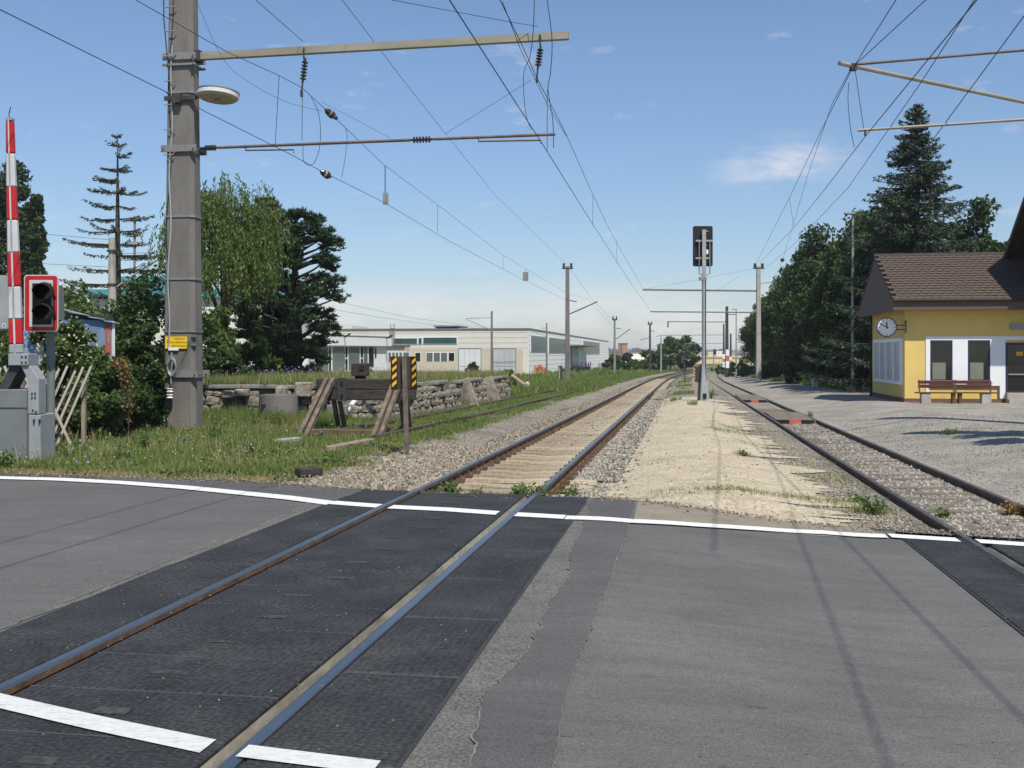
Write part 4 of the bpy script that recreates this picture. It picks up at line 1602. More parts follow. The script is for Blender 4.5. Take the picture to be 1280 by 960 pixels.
# step rungs on the left front edge
for py in (13, 43, 74, 105, 134, 165, 196, -20):
    mb = MB(); z = mz(py); w, d = mhw(z), mhd(z)
    mb.tube([mp_(-w - .03, -d + .02, z + .03), mp_(-w - .03, -d - .09, z), mp_(-w + .22, -d - .09, z), mp_(-w + .26, -d - .09, z + .06)], .014, 6)
    put('step_rung', mb, 'arm', mast)
# conduit down the front, earth cable and coil
mb = MB()
pts = [mp_(-mhw(mz(p)) + .13 + .03 * math.sin(p * .05), -mhd(mz(p)) - .03, mz(p)) for p in np.linspace(60, 435, 24)]
mb.tube(pts, .022, 6)
put('conduit', mb, 'galv', mast)
mb = MB()
pts = [mp_(-mhw(mz(p)) + .09 + .05 * math.sin(p * .035 + 1), -mhd(mz(p)) - .014, mz(p)) for p in np.linspace(-15, 475, 40)]
mb.tube(pts, .011, 5)
put('cable', mb, 'black', mast)
mb = MB()
pts = [mp_(-mhw(9.6) - .12, -.2, 11.2), mp_(-mhw(9) - .06, -.3, 9.6), mp_(-mhw(8.6) + .06, -mhd(8.6) - .06, 8.3), mp_(-mhw(8) + .12, -mhd(8) - .05, 7.7)]
mb.tube(pts, .016, 6)
put('loose_cable', mb, 'dark_steel', mast)
mb = MB()
zc = mz(456)
d0 = mhd(zc) + .08
for k in range(3):
    mb.tube([mp_(-.14 + .11 * math.cos(a) + .01 * k, -d0 - .02 * k, zc + .20 * math.sin(a) - .03 * k) for a in np.linspace(0, 6.283, 18)], .012, 5, cap=False)
mb.tube([mp_(-.14, -d0, zc + .3), mp_(-.12, -d0 - .02, zc), mp_(-.17, -d0, zc - .25), mp_(-.14, -d0 - .01, zc - .5)], .016, 5)
put('cable_coil', mb, 'galv', mast)
for py in (487, 494.5):
    mb = MB(); z = mz(py); mb.lathe(mp_(-.145, -mhd(z) - .16, z - .05), VZ, [(0, .05), (.015, .085), (.04, .06), (.06, .055), (.085, .085), (.10, .05)], 10)
    put('spool_insulator', mb, 'white', mast)
mb = MB(); z = mz(480); mb.tube([mp_(-.145, -mhd(z) - .03, z), mp_(-.145, -mhd(z) - .16, z), mp_(-.145, -mhd(z) - .16, mz(498))], .02, 6); put('insulator_pin', mb, 'dark_steel', mast)
# yellow warning sign
zs = mz(428.3)
dsg = mhd(zs) + .03
sgn_ = thing('warning_sign'); sgn_.parent = mast; ORG[sgn_.name] = org(mast)
mb = MB(); mb.box(mp_(-.05, -dsg, zs), (.56, .012, .30), AX); put('sign_plate', mb, 'yellow_sign', sgn_)
for k, tx in enumerate(('VORSICHT', 'HOCHSPANNUNG', 'LEBENSGEFAHR')):
    text('sign_lettering', tx, .062, mp_(.035, -dsg - .007, zs + .085 - .085 * k), AX[0], -AX[1], 'black', sgn_, .001)
mb = MB()
fl = [(-.255, .10), (-.225, .10), (-.245, .02), (-.215, .02), (-.262, -.10), (-.25, -.005), (-.28, -.005)]
mb.prism([mp_(x, -dsg - .007, zs + z) for x, z in fl], AX[1] * -.002); put('lightning_flash', mb, 'red', sgn_)
mb = MB()
for (x, z, w, h) in ((-.05, .142, .54, .008), (-.05, -.142, .54, .008), (-.322, 0, .008, .28), (.222, 0, .008, .28)):
    mb.box(mp_(x, -dsg - .008, zs + z), (w, .003, h), AX)
put('sign_border', mb, 'stripe', sgn_)
mb = MB(); z = mz(436.5); mb.box(mp_(-.11, -dsg - .02, z), (.26, .01, .06), AX); put('number_tag', mb, 'white', mast)

# arms
zU, zL = mz(71.5), mz(186)
tipU = Vector((P(711, 41, 24.35)))
a0 = mp_(mhw(zU) + .10, 0, zU)
tipU = Vector((tipU.x, tipU.y, zU + .03))
mb = MB(); mb.beam(a0, tipU, .15, .17); put('upper_arm', mb, 'arm', mast)
mb = MB(); mb.box(mp_(mhw(zU) + .06, 0, zU), (.16, .22, .26), AX); put('arm_bracket', mb, 'dark_steel', mast)


def insul(mb, a, b, r=.055, n=6):
    a, b = Vector(a), Vector(b)
    L = (b - a).length
    prof = [(0, .02)]
    for k in range(n):
        t = L * (.12 + .76 * k / n)
        prof += [(t, .03), (t + L * .02, r), (t + L * .06, r), (t + L * .085, .03)]
    prof += [(L, .02)]
    mb.lathe(a, b - a, prof, 10)


tipL = P(694, 166.5, 24.45); tipL.z = zL + .03
p0 = mp_(mhw(zL) + .05, 0, zL)
dirL = (tipL - p0).normalized()
Ltot = (tipL - p0).length
fi = lambda px: (P(px, 180, lerp(MY, 24.45, (px - 230) / 464)).x - p0.x) / (tipL.x - p0.x) * Ltot
q1, q2 = p0 + dirL * fi(262), p0 + dirL * fi(273)
mb = MB(); insul(mb, p0 + dirL * .12, p0 + dirL * .5, .07, 5); put('insulator', mb, 'insulator', mast)
mb = MB(); mb.tube([p0, p0 + dirL * .13], .03, 6); put('arm_joint', mb, 'dark_steel', mast)
mb = MB(); mb.tube([p0 + dirL * .5, p0 + dirL * fi(513)], .036, 8); put('lower_arm', mb, 'arm_rust', mast)
mb = MB(); insul(mb, p0 + dirL * fi(513), p0 + dirL * fi(543), .075, 6); put('insulator', mb, 'insulator', mast)
mb = MB(); mb.tube([p0 + dirL * fi(543), tipL], .034, 8); put('lower_arm', mb, 'arm_rust', mast)
for xa, xb, ya, yb in ((307, 368, 187, 193), (598, 676, 174, 180.5)):
    mb = MB()
    A = p0 + dirL * fi(xa)
    Bp = p0 + dirL * fi(xb) - VZ * .13 + Vector((0, -.05, 0))
    mb.tube([A, A - VZ * .09, Bp, Bp - VZ * .08], .02, 6)
    put('steady_arm', mb, 'arm_rust', mast)
# hanging insulators of the upper arm
INS = []
for px, top, bot in ((381, 56, 117), (675, 41, 99)):
    yy = lerp(MY, 24.35, (px - 230) / 481)
    A = P(px, top, yy); A.z = zU + .03
    mb = MB()
    mb.tube([A + Vector((0, -.12, .02)), A + Vector((0, -.12, -.20)), A + Vector((.01, -.1, -.30))], .022, 6)
    put('insulator_hook', mb, 'dark_steel', mast)
    B0 = P(px + 1, top + 17, yy); B1 = P(px - 3, bot - 12, yy)
    mb = MB(); insul(mb, B0, B1, .075, 6); mb.tube([A + Vector((.01, -.1, -.28)), B0], .02, 6); put('insulator', mb, 'insulator', mast)
    B2 = P(px - 4, bot, yy)
    mb = MB(); mb.tube([B1, B2], .022, 6); mb.box(B2, (.05, .12, .14)); put('wire_clamp', mb, 'dark_steel', mast)
    INS.append(B2)
# disc lamp
lc = P(272, 121.5, MY - .35)
lampn = (VZ + Vector((0.0, .10, 0)) + AX[0] * .05).normalized()
lp = thing('disc_lamp'); lp.parent = mast; ORG[lp.name] = org(mast)
mb = MB(); mb.lathe(lc - lampn * .03, lampn, [(0.03, .485), (.11, .50), (.13, .47)], 32); put('lamp_rim', mb, 'white', lp)
mb = MB(); mb.lathe(lc - lampn * .045, lampn, [(0, .42), (.04, .478)], 32); put('diffuser', mb, 'lamp_under', lp)
mb = MB(); mb.lathe(lc + lampn * .1, lampn, [(0, .505), (.03, .505), (.05, .42)], 32); put('lamp_cover', mb, 'steel', lp)
mb = MB()
c = lc - lampn * .048
for (x0, y0, x1, y1) in ((-.10, .10, -.02, -.04), (-.02, -.04, .03, .06), (.03, .06, .10, -.10)):
    mb.beam(c + AX[0] * x0 + AX[1] * y0, c + AX[0] * x1 + AX[1] * y1, .03, .006)
put('lamp_stain', mb, 'arm_rust', lp)
mb = MB(); z = lc.z
mb.beam(mp_(-mhw(z) - .04, -mhd(z) - .04, z), mp_(mhw(z) + .12, -mhd(z) - .04, z), .06, .10); mb.tube([mp_(0.1, -mhd(z) - .03, z + .02), lc + Vector((-.4, .05, .03))], .045, 8)
mb.box(mp_(-.02, -mhd(z) - .08, z - .02), (.2, .14, .22), AX)
put('lamp_bracket', mb, 'dark_steel', mast)

# ------------------------------------------------------------------ other masts
def mast_simple(name, label, px, ytop, ybase, Y, w, m, group='catenary masts along the tracks', head=True, arms=(), m2='dark_steel'):
    base = P(px, ybase, Y)
    zb = float(zt(base.x, Y)) - .1
    t = thing(name, label, 'mast', (base.x, Y, zb), group)
    top = P(px, ytop, Y)
    mb = MB(); mb.beam((base.x, Y, zb), (base.x, Y, top.z), w, w, (0, 1, 0), 0, .72); put('shaft', mb, m, t)
    if head:
        mb = MB()
        for k in (-1, 1):
            mb.box((base.x + k * w * .75, Y - .1, top.z + .05), (w * .5, .2, .42))
        mb.box((base.x, Y - .1, top.z - .18), (w * 2.2, .14, .1))
        put('cap_fitting', mb, m2, t)
    for (x0, y0, x1, y1, r, Y1, mm) in arms:
        A, B = P(x0, y0, Y), P(x1, y1, Y1)
        mb = MB(); mb.tube([A, B], r, 6); put('arm', mb, mm, t)
    return t


mast_simple('catenary_mast', 'slim grey concrete mast standing between the long siding and the factory dock', 709.3, 333, 476, 92, .42, 'concrete', arms=(
    (711, 393, 747, 377, .055, 92, 'dark_steel'), (711, 375.5, 721, 377, .05, 92, 'dark_steel')))
mast_simple('catenary_mast', 'grey mast with twin arms reaching left before the grey factory gate', 614.7, 389, 466, 112, .28, 'concrete', head=False, arms=(
    (614, 397, 582, 398, .04, 112, 'steel'), (613, 412, 583, 399, .04, 112, 'steel')))
mast_simple('catenary_mast', 'thin grey mast in front of the orange graffiti on the hall side', 683.3, 404, 469, 118, .20, 'concrete', head=False, arms=(
    (683, 410, 677, 410, .04, 118, 'steel'), (683, 421, 663, 413, .03, 118, 'steel')))
mast_simple('catenary_mast', 'steel mast with slanting stay at the far end of the factory hall', 768.3, 398, 466, 135, .30, 'steel', arms=(
    (770, 424, 788, 411, .05, 135, 'dark_steel'), (770, 410, 776, 411, .04, 135, 'dark_steel')))
mast_simple('catenary_mast', 'dark lattice mast beside the round tree down the line', 812.5, 404, 462, 170, .34, 'dark_steel', arms=(
    (812, 422, 800, 425, .05, 170, 'dark_steel'), (812, 413, 818, 414, .05, 170, 'dark_steel')))
mast_simple('catenary_mast', 'pale thin mast in front of the round tree down the line', 826.3, 419, 463, 175, .24, 'galv', head=False, arms=(
    (826, 419, 820, 420.5, .05, 175, 'steel'), (826, 419, 903, 418.5, .07, 178, 'steel')))
mast_simple('catenary_mast', 'thin dark pole right of the round tree on the curve', 855.5, 421, 461, 185, .20, 'dark_steel', head=False, arms=(
    (855, 430, 904, 429, .06, 188, 'steel'),))
mast_simple('catenary_mast', 'pale concrete mast before the dark trees, carrying long arms over the tracks', 948, 333, 473, 97, .44, 'concrete_pale', arms=(
    (948, 363.5, 803.5, 362, .10, 100.5, 'steel'), (948, 390.5, 813, 389.5, .07, 100.5, 'steel'), (948, 354, 965, 353, .05, 97, 'steel')))
mast_simple('catenary_mast', 'dark tapering steel mast behind the red and white boards', 908.6, 383, 468, 142, .44, 'dark_steel', head=False, arms=(
    (908, 402.5, 835, 402, .07, 145, 'steel'), (908, 393, 921, 393, .06, 142, 'dark_steel'), (835, 402, 835, 409, .08, 145, 'dark_steel')))
mast_simple('catenary_mast', 'thin dark mast just left of the red and white boards', 904.7, 405, 465, 175, .30, 'dark_steel', head=False)
mast_simple('catenary_mast', 'short dark mast half hidden in the end of the dark tree row', 913.4, 417, 466, 170, .3, 'dark_steel', head=False)
# old short post by the dock
t = thing('bollard_post', 'short thick dark post left of the slim mast by the dock', 'post', tuple(P(700.5, 476, 92)))
mb = MB(); a = P(700.5, 457, 92); mb.beam((a.x, 92, float(zt(a.x, 92)) - .05), a, .34, .34, (0, 1, 0)); put('shaft', mb, 'dark_steel', t)
mb = MB(); mb.beam(a + Vector((-.17, -.16, -.02)), a + Vector((.0, -.16, .0)), .3, .03); mb.beam((a.x - .1, 91.8, float(zt(a.x, 92)) + .02), (a.x - .1, 91.8, a.z), .1, .06, (0, 1, 0)); put('pale_edge', mb, 'concrete_pale', t)

# mast of the left background (behind the hedge) and the small line mast
t = thing('concrete_pole', 'pale round concrete pole rising from the hedge in front of the sparse spruce', 'pole', tuple(P(140.5, 470, 42)))
mb = MB(); mb.tube([P(141, 490, 42), P(140, 297, 42)], [.2, .125], 10); put('shaft', mb, 'concrete_pale', t)
for y in (315, 357):
    mb = MB(); mb.lathe(P(140, y, 42), VZ, [(0, .19), (.08, .19)], 10); put('collar', mb, 'dark_steel', t)
mb = MB(); mb.tube([P(141, 362, 42), P(168, 343, 43), P(205, 320, 44)], .035, 6); put('stay', mb, 'steel', t)
t = thing('lattice_lamp_mast', 'small floodlight mast with side lamps behind the right branches of the sparse spruce', 'lamp', tuple(P(168, 400, 60)))
mb = MB(); mb.tube([P(168, 400, 60), P(168.5, 270, 60)], .07, 6); put('shaft', mb, 'steel', t)
for px, py in ((168, 274), (170, 293), (168, 305)):
    mb = MB(); mb.box(P(px, py, 60), (.5, .3, .22)); put('lamp_head', mb, 'cabinet_pale', t)

# right hand masts, just outside the picture, whose arms reach in
zup = float(P(1070, 80, 22.6).z); zlo = float(P(1072, 163, 22.6).z)
for (bx, by, lab, arms) in ((12.9, 21.2, 'concrete mast at the right edge holding the thin upper and lower arms', ((1070, 80.5, 22.6, .028, 'arm_rust', zup, 14), (1072, 163, 22.6, .03, 'arm', zlo, .1))),
                            (14.3, 27.2, 'concrete mast at the right edge carrying the thick sloping beam', ((1049, 79, 22.4, .048, 'arm', zup + .02, .0),))):
    zb = float(zt(bx, by)) - .2
    t = thing('catenary_mast', lab, 'mast', (bx, by, zb), 'catenary masts along the tracks')
    mb = MB(); mb.beam((bx, by, zb), (bx, by, 10.2), .62, .45, (0, 1, 0), 0, .75); put('shaft', mb, 'concrete', t)
    for (px, py, Y, r, m, z, dz) in arms:
        A = P(px, py, Y)
        B = Vector((bx - .2, by, z + (dz if dz < 1 else .12)))
        mb = MB()
        if r > .05: mb.beam(A, B, r * 1.7, r * 1.9)
        else: mb.tube([A, B], r, 8)
        put('arm', mb, m, t)
    if by < 25:
        mb = MB(); A = P(1067, 84, 22.6); mb.box(A, (.12, .14, .14)); mb.tube([A, P(1062, 88, 22.6)], .03, 6); put('wire_clamp', mb, 'dark_steel', t)
        mb = MB(); A = P(1081.5, 163, 22.5); mb.tube([A, P(1081.5, 170, 22.5)], .022, 6); put('steady_arm', mb, 'dark_steel', t)

# ------------------------------------------------------------------ wires
def catmull(pts, n=10):
    P_ = [Vector(p) for p in pts]
    if len(P_) < 3:
        return P_
    out = []
    for i in range(len(P_) - 1):
        a, b, c, d = P_[max(i - 1, 0)], P_[i], P_[i + 1], P_[min(i + 2, len(P_) - 1)]
        for k in range(n):
            t = k / n
            out.append(.5 * ((2 * b) + (c - a) * t + (2 * a - 5 * b + 4 * c - d) * t * t + (3 * b - 3 * c + d - a) * t ** 3))
    out.append(P_[-1])
    return out


def wire(name, label, pts, r=.011, curve=False, drops=(), dr=.007, group='overhead wires', back=0):
    """pts: (px, py, depth)"""
    w = [P(*p) for p in pts]
    if back:
        d = (w[0] - w[1]).normalized()
        w = [w[0] + Vector((d.x, d.y, 0)).normalized() * back] + w
    if curve: w = catmull(w)
    mb = MB(); mb.tube(w, r * .78, 5)
    o = put(name, mb, 'wire')
    tag(o, label, 'wire', group)
    for (x0, y0, x1, y1, Y) in drops:
        mb = MB(); mb.tube([P(x0, y0, Y), P(x1, y1, Y)], dr, 4); put('dropper', mb, 'wire', o)
    return o


c1 = wire('contact_wire', 'contact wire above the main track, ending at the lower far arm', [(562, 0, 14.2), (680, 183, 24.3), (742, 282, 45), (786, 350, 74), (814, 390, 100)], .012, back=20,
          drops=((684, 112, 684, 190, 25.5), (741, 245, 741, 282, 45), (771, 300, 771, 330, 62)))
wire('catenary_wire', 'catenary wire above the main track, sagging from the long arm tip', [(625, 0, 19.2), (672, 99, 24.4), (708, 169, 32), (742, 245, 45), (769, 300, 62), (804, 361, 100)], .011, True, back=24)
wire('catenary_wire', 'second thin catenary strand crossing behind the hanging insulator', [(628, 2, 19.4), (650, 60, 22), (684, 130, 28), (708, 170, 32)], .009)
wire('feeder_wire', 'feeder wire slanting down to the slim mast beside the factory', [(428, 0, 24), (500, 95, 31), (553, 162, 40), (619, 244, 57), (708, 330, 92)], .009, back=20)
c4 = wire('catenary_wire', 'upper wire of the siding, passing the large mast just below its thick arm', [(170, 0, 19), (284, 65, 22.7), (350, 95, 24.7), (378, 110, 25.5), (405, 135, 26.8), (430, 158, 28.5), (480, 206, 36), (547, 256, 47), (629, 319, 66), (708, 366, 92)], .0095, back=12,
          drops=((349, 95, 344, 180, 25.3), (378, 118, 377.5, 176, 25.6), (481, 207, 481, 241, 36), (547, 256, 547, 290, 47), (629, 319, 629, 336, 66)))
c5 = wire('contact_wire', 'lower wire of the siding, meeting the steady arm right of the lamp', [(0, 12, 14.8), (248, 135, 22.5), (367, 195, 25.6), (400, 213, 27), (412, 219, 28), (480, 253, 35), (559, 300, 47), (657, 351, 70), (708, 375, 92)], .0105, back=10)
wire('catenary_wire', 'wire running on from the slim mast along the factory side', [(712, 335, 92), (740, 374, 106), (768, 402, 135)], .012)
wire('contact_wire', 'thin wire carrying on from the slim mast past the factory roof', [(708, 366, 92), (735, 374, 110), (768, 410, 135), (812, 418, 170)], .011)
wire('tie_wire', 'slack tie wire curving from the mast head to the siding insulator', [(245, 0, 25), (280, 75, 25.5), (320, 108, 26), (360, 128, 26.3), (402, 139, 26.8)], .006, True)
wire('tie_wire', 'thin tie wire running from the insulator across to the lower arm', [(402, 128, 26.8), (450, 152, 26), (488, 173, 25.2)], .005)
wire('tie_wire', 'stay wire coming down to the middle of the thick arm', [(320, 0, 22), (379, 52, 25.6)], .009)
wire('tie_wire', 'stay wire reaching the tip of the thick arm from the left', [(490, 0, 20), (635, 27, 24.2), (672, 33, 24.4)], .009)
wire('tie_wire', 'thin tie wire from the tip insulator down to the lower arm', [(664, 100, 24.4), (600, 140, 24.8), (557, 167, 25)], .006)
wire('tie_wire', 'left hand vertical wire dropping past the thick arm tip', [(668, 0, 24.1), (667, 30, 24.2), (665, 55, 24.3), (662, 72, 24.4)], .012, True)
wire('tie_wire', 'right hand vertical wire dropping past the thick arm tip', [(684, 0, 24), (690, 50, 24.2), (688, 92, 24.6), (685, 112, 25.5), (691, 150, 25.5), (692, 185, 25.6)], .012, True)
wire('jumper_wire', 'looped jumper hanging between the two siding insulators', [(389, 121, 25.8), (399, 145, 25.8), (400, 180, 25.8), (393, 203, 25.8), (384, 206, 25.8), (379, 198, 25.8), (379, 180, 25.8)], .010, True)
wire('jumper_wire', 'jumper right of the siding insulators, dropping to the lower wire', [(431, 158, 28.5), (434, 170, 28.5), (431, 200, 28.5), (427, 222, 29)], .008, True)
wire('jumper_wire', 'curved jumper left of the tip insulator, reaching the contact wire', [(663, 72, 24.4), (655, 90, 24.4), (655, 120, 24.4), (658, 145, 24.4), (664, 162, 24.3)], .010, True)
wire('line_wire', 'upper wire passing behind the pine towards the mast at the gate', [(380, 368, 60), (512, 397, 85), (610, 410, 112)], .011)
wire('line_wire', 'lower wire passing behind the pine towards the factory roof', [(395, 383, 60), (470, 396, 75), (533, 405, 92), (613, 412, 112)], .011)
wire('line_wire', 'upper thin wire left of the pole behind the barrier', [(-40, 285, 40), (60, 293, 42), (140, 300, 42)], .010)
wire('line_wire', 'lower thin wire left of the pole behind the barrier', [(-40, 322, 40), (60, 330, 42), (140, 334, 42)], .010)
wire('line_wire', 'thin wire from the pole to the large mast over the hedge', [(140, 318, 42), (200, 315, 36), (248, 318, 30)], .010)
# right side
wire('catenary_wire', 'steep wire rising from the arm end above the siding', [(1120, 0, 17), (1068, 82, 22.6)], .011, back=12)
wire('catenary_wire', 'less steep wire rising from the arm end above the siding', [(1157, 0, 19), (1068, 82, 22.6)], .011, back=12)
wire('catenary_wire', 'left wire falling from the arm end to the pale mast', [(1064, 88, 22.6), (1028, 160, 33), (987, 247, 52), (945, 330, 97)], .012, drops=((987, 248, 992, 283, 52),))
wire('catenary_wire', 'right wire falling from the arm end past the pale mast', [(1062, 89, 22.6), (1040, 130, 30), (1010, 218, 45), (978, 326, 80), (962, 358, 97)], .010)
wire('contact_wire', 'contact wire above the right hand siding, touching the thin lower arm', [(1221, 0, 14.4), (1082, 170, 22.6), (1030, 238, 33), (992, 285, 50), (950, 328, 90)], .012, back=18, drops=((1069, 88, 1080, 163, 22.6),))
wire('contact_wire', 'twin contact wire just right of the siding contact wire', [(1218, 0, 14.6), (1150, 105, 19), (1060, 235, 32), (993, 305, 56), (945, 345, 97)], .010, back=18)
wire('feeder_wire', 'rightmost wire crossing the spruce down to the tree row', [(1286, 12, 17), (1160, 183, 24), (1100, 250, 33), (1030, 320, 50), (965, 372, 90)], .012, back=14)
wire('jumper_wire', 'curved jumper hanging from the siding arm end', [(1061, 103, 22.8), (1060, 125, 22.8), (1063, 160, 22.9), (1068, 184, 23.2)], .009, True)
wire('tie_wire', 'faint slack wire crossing behind the signal head', [(803, 362, 100), (870, 350, 98), (945, 335, 97)], .010)
wire('tie_wire', 'wire from the long far arm down to the dark mast', [(895, 364, 98), (925, 345, 97)], .010)
for (x, y, Y) in ((978, 325, 80),):
    t = thing('wire_weight', 'dark round weight on the wire left of the pale mast trees', 'weight', P(x, y, Y))
    mb = MB(); mb.lathe(P(x, y, Y) - VZ * .14, VZ, [(0, .03), (.05, .13), (.14, .16), (.23, .13), (.28, .03)], 10); put('ball', mb, 'dark_steel', t)
for (x, y, Y, dx, dy, w) in ((413, 142, 27.2, 10, 8, 'upper'), (406, 217, 27.4, 8, 5, 'lower')):
    t = thing('strain_insulator', 'brown and white strain insulator in the %s siding wire' % w, 'insulator', P(x, y, Y), 'strain insulators in the siding wires')
    a, b_ = P(x - dx * .7, y - dy * .7, Y - .1), P(x + dx * .7, y + dy * .7, Y + .1)
    mb = MB(); mb.lathe(a, b_ - a, [(0, .02), (.06, .07), (.2, .10), (.28, .09)], 10); put('brown_end', mb, 'insulator', t)
    L = (b_ - a).length; d_ = (b_ - a).normalized()
    mb = MB(); mb.lathe(a + d_ * L * .42, d_, [(0, .095), (L * .3, .09), (L * .45, .05)], 10); put('pale_end', mb, 'lamp_under', t)
    mb = MB(); mb.lathe(a + d_ * L * .86, d_, [(0, .06), (.06, .05), (.1, .02)], 8); put('cap', mb, 'dark_steel', t)
for (x, y0, y1, Y, lab) in ((482, 241, 256, 36, 'nearest hanging tab plate on the siding wires'), (657, 340, 351, 70, 'farther hanging tab plate on the siding wires')):
    t = thing('tab_plate', lab, 'plate', P(x, y0, Y))
    a, b_ = P(x - 3.4, y0, Y), P(x + 3.4, y1, Y)
    mb = MB(); mb.box(((a.x + b_.x) / 2, Y, (a.z + b_.z) / 2), (b_.x - a.x, .05, a.z - b_.z)); put('plate', mb, 'steel', t)
    mb = MB(); mb.tube([P(x, y0 - (34 if x < 500 else 4), Y), P(x, y0, Y)], .008, 4); put('hanger', mb, 'wire', t)

# ------------------------------------------------------------------ loading ramp with its stone wall
RZ = 1.0                                     # platform height above the ground
RP = [(-16, 30.3), (-4.7, 29.6), (-3.95, 30.2), (-2.75, 33.5), (-1.15, 44.0), (-.2, 50.5)]
ramp = thing('loading_ramp', 'crumbling stone loading ramp with concrete coping along the weedy siding', 'ramp', (-4.5, 32, -.35))


def gz(x, y):
    return float(zt(x, y))


def rtop(x, y):
    return gz(x, y) + RZ


def onpoly(poly, k):
    for a, b in zip(poly[:-1], poly[1:]):
        L = math.hypot(b[0] - a[0], b[1] - a[1])
        if k <= L:
            return (a[0] + (b[0] - a[0]) * k / L, a[1] + (b[1] - a[1]) * k / L), ((b[0] - a[0]) / L, (b[1] - a[1]) / L)
        k -= L
    return poly[-1], ((b[0] - a[0]) / L, (b[1] - a[1]) / L)


plen = sum(math.hypot(b[0] - a[0], b[1] - a[1]) for a, b in zip(RP[:-1], RP[1:]))
# core behind the stones
mb = MB()
pts = RP + [(-.2, 58), (-16, 58)]
vs = [(x, y, gz(x, y) - .3) for x, y in pts] + [(x, y, rtop(x, y) - .06) for x, y in pts]
n = len(pts)
mb.add(vs, [tuple(range(n, 2 * n))] + [(k, (k + 1) % n, n + (k + 1) % n, n + k) for k in range(n)])
put('core', mb, 'mortar', ramp)
sme = []
for k in range(6):
    r = random.Random(50 + k)
    vs = []
    for x in (-.5, 0, .5):
        for z in (-.5, 0, .5):
            vs.append((x * (1 - abs(z) * .2) + r.uniform(-.05, .05), -.5 + (.12 if x and z else .02) + r.uniform(-.06, .06), z * (1 - abs(x) * .15) + r.uniform(-.05, .05)))
    vs += [(-.5, .5, -.5), (.5, .5, -.5), (.5, .5, .5), (-.5, .5, .5)]
    fs = []
    for i in range(2):
        for j in range(2):
            a = i * 3 + j
            fs.append((a, a + 3, a + 4, a + 1))
    fs += [(0, 9, 10, 6, 3), (2, 5, 8, 11, 12), (0, 1, 2, 12, 9), (6, 10, 11, 8, 7)]
    me = bpy.data.meshes.new('stone')
    me.from_pydata(vs, [], fs)
    me.update()
    me.materials.append(M['wall_stone'])
    sme.append(me)
k = 6.0
row_h = [.25, .22, .24, .16]
cnt = 0
zrow = 0.0
for ri, h in enumerate(row_h):
    k = 7.0 + rnd.uniform(0, .3)
    while k < plen - .4 and cnt < 290:
        w = rnd.uniform(.20, .50)
        (x, y), (dx, dy) = onpoly(RP, k + w / 2)
        far_ = k > 25
        if rnd.random() > (.10, .14, .22, .4)[ri]:
            o = bpy.data.objects.new('stone', rnd.choice(sme))
            COL.objects.link(o)
            o.parent = ramp
            zz = gz(x, y) + zrow + h / 2 + rnd.uniform(-.02, .02)
            o.matrix_local = Matrix.Translation(Vector((x + dy * .02, y - dx * .02, zz)) - org(ramp)) @ Matrix.Rotation(math.atan2(dy, dx) + rnd.uniform(-.08, .08), 4, 'Z') @ \
                Matrix.Rotation(rnd.uniform(-.2, .2), 4, 'Y') @ Matrix.Diagonal((w * rnd.uniform(.8, 1), .22 + rnd.uniform(-.04, .12), h * rnd.uniform(.75, 1.08), 1))
            cnt += 1
        k += w
    zrow += h
# coping slabs
k = 0.5
while k < plen - .2:
    w = rnd.uniform(1.3, 2.2) if k < 20 else rnd.uniform(1.6, 3)
    (x, y), (dx, dy) = onpoly(RP, min(k + w / 2, plen))
    if rnd.random() > .10:
        mb = MB()
        ax = (Vector((dx, dy, rnd.uniform(-.012, .012))), Vector((-dy, dx, 0)), VZ)
        mb.box((x - dy * .12, y + dx * .12, rtop(x, y) - .04 + rnd.uniform(-.02, .02)), (w - .03, .55, .10), ax)
        put('coping_slab', mb, 'concrete_dark', ramp, bevel=.015)
    k += w
# leaning buttress slabs towards the far end, pipe chute
for k, ln in ((plen - 6.6, .3), (plen - 11.5, .28)):
    (x, y), (dx, dy) = onpoly(RP, k)
    mb = MB(); mb.beam((x + dy * .45, y - dx * .45, gz(x, y) - .1), (x + dy * .05, y - dx * .05, rtop(x, y)), .6, .16, (dx, dy, 0)); put('buttress', mb, 'wall_stone', ramp, bevel=.02)
# slabs of the crumbled west wall: pale blocks behind the concrete ring
for px, py, w, h in ((379, 487, .42, .40), (352, 489, .3, .25), (302, 491, .35, .2), (285, 493, .3, .2)):
    mb = MB(); c = P(px, py, 29.4); mb.box((c.x, 29.5, c.z), (w, .5, h)); put('block', mb, 'wall_stone', ramp, bevel=.03)
t = thing('barrier_pole', 'fallen red and white pole lying down the broken end of the ramp', 'pole', tuple(P(654, 480, 49)))
a, b = P(640, 469.5, 48.6), P(656, 481.5, 47.6)
mb = MB(); mb.tube([a, b], .075, 8); put('pole', mb, 'faded_pink', t)
mb = MB(); mb.lathe(P(659, 480, 48) - Vector((0, .1, 0)), (0.1, -1, .2), [(0, .03), (.02, .10), (.06, .11), (.10, .03)], 9); put('round_plate', mb, 'concrete_pale', t)
t = thing('marker_post', 'short red and white striped post leaning behind the buffer beam', 'post', tuple(P(433, 520, 29)))
a, b = P(429, 520, 28.8), P(444, 500, 29.0)
mb = MB(); mb.tube([a, a.lerp(b, .35)], .065, 8); put('red_band', mb, 'red', t)
mb = MB(); mb.tube([a.lerp(b, .35), b], .065, 8); put('white_band', mb, 'white', t)
t = thing('concrete_block', 'flat grey concrete block lying under the buffer beam', 'block', tuple(P(421, 520, 28.6)))
mb = MB(); c = P(421, 513, 28.6); mb.box((c.x, 28.8, c.z), (.55, .4, .28)); put('block', mb, 'concrete_dark', t, bevel=.02)

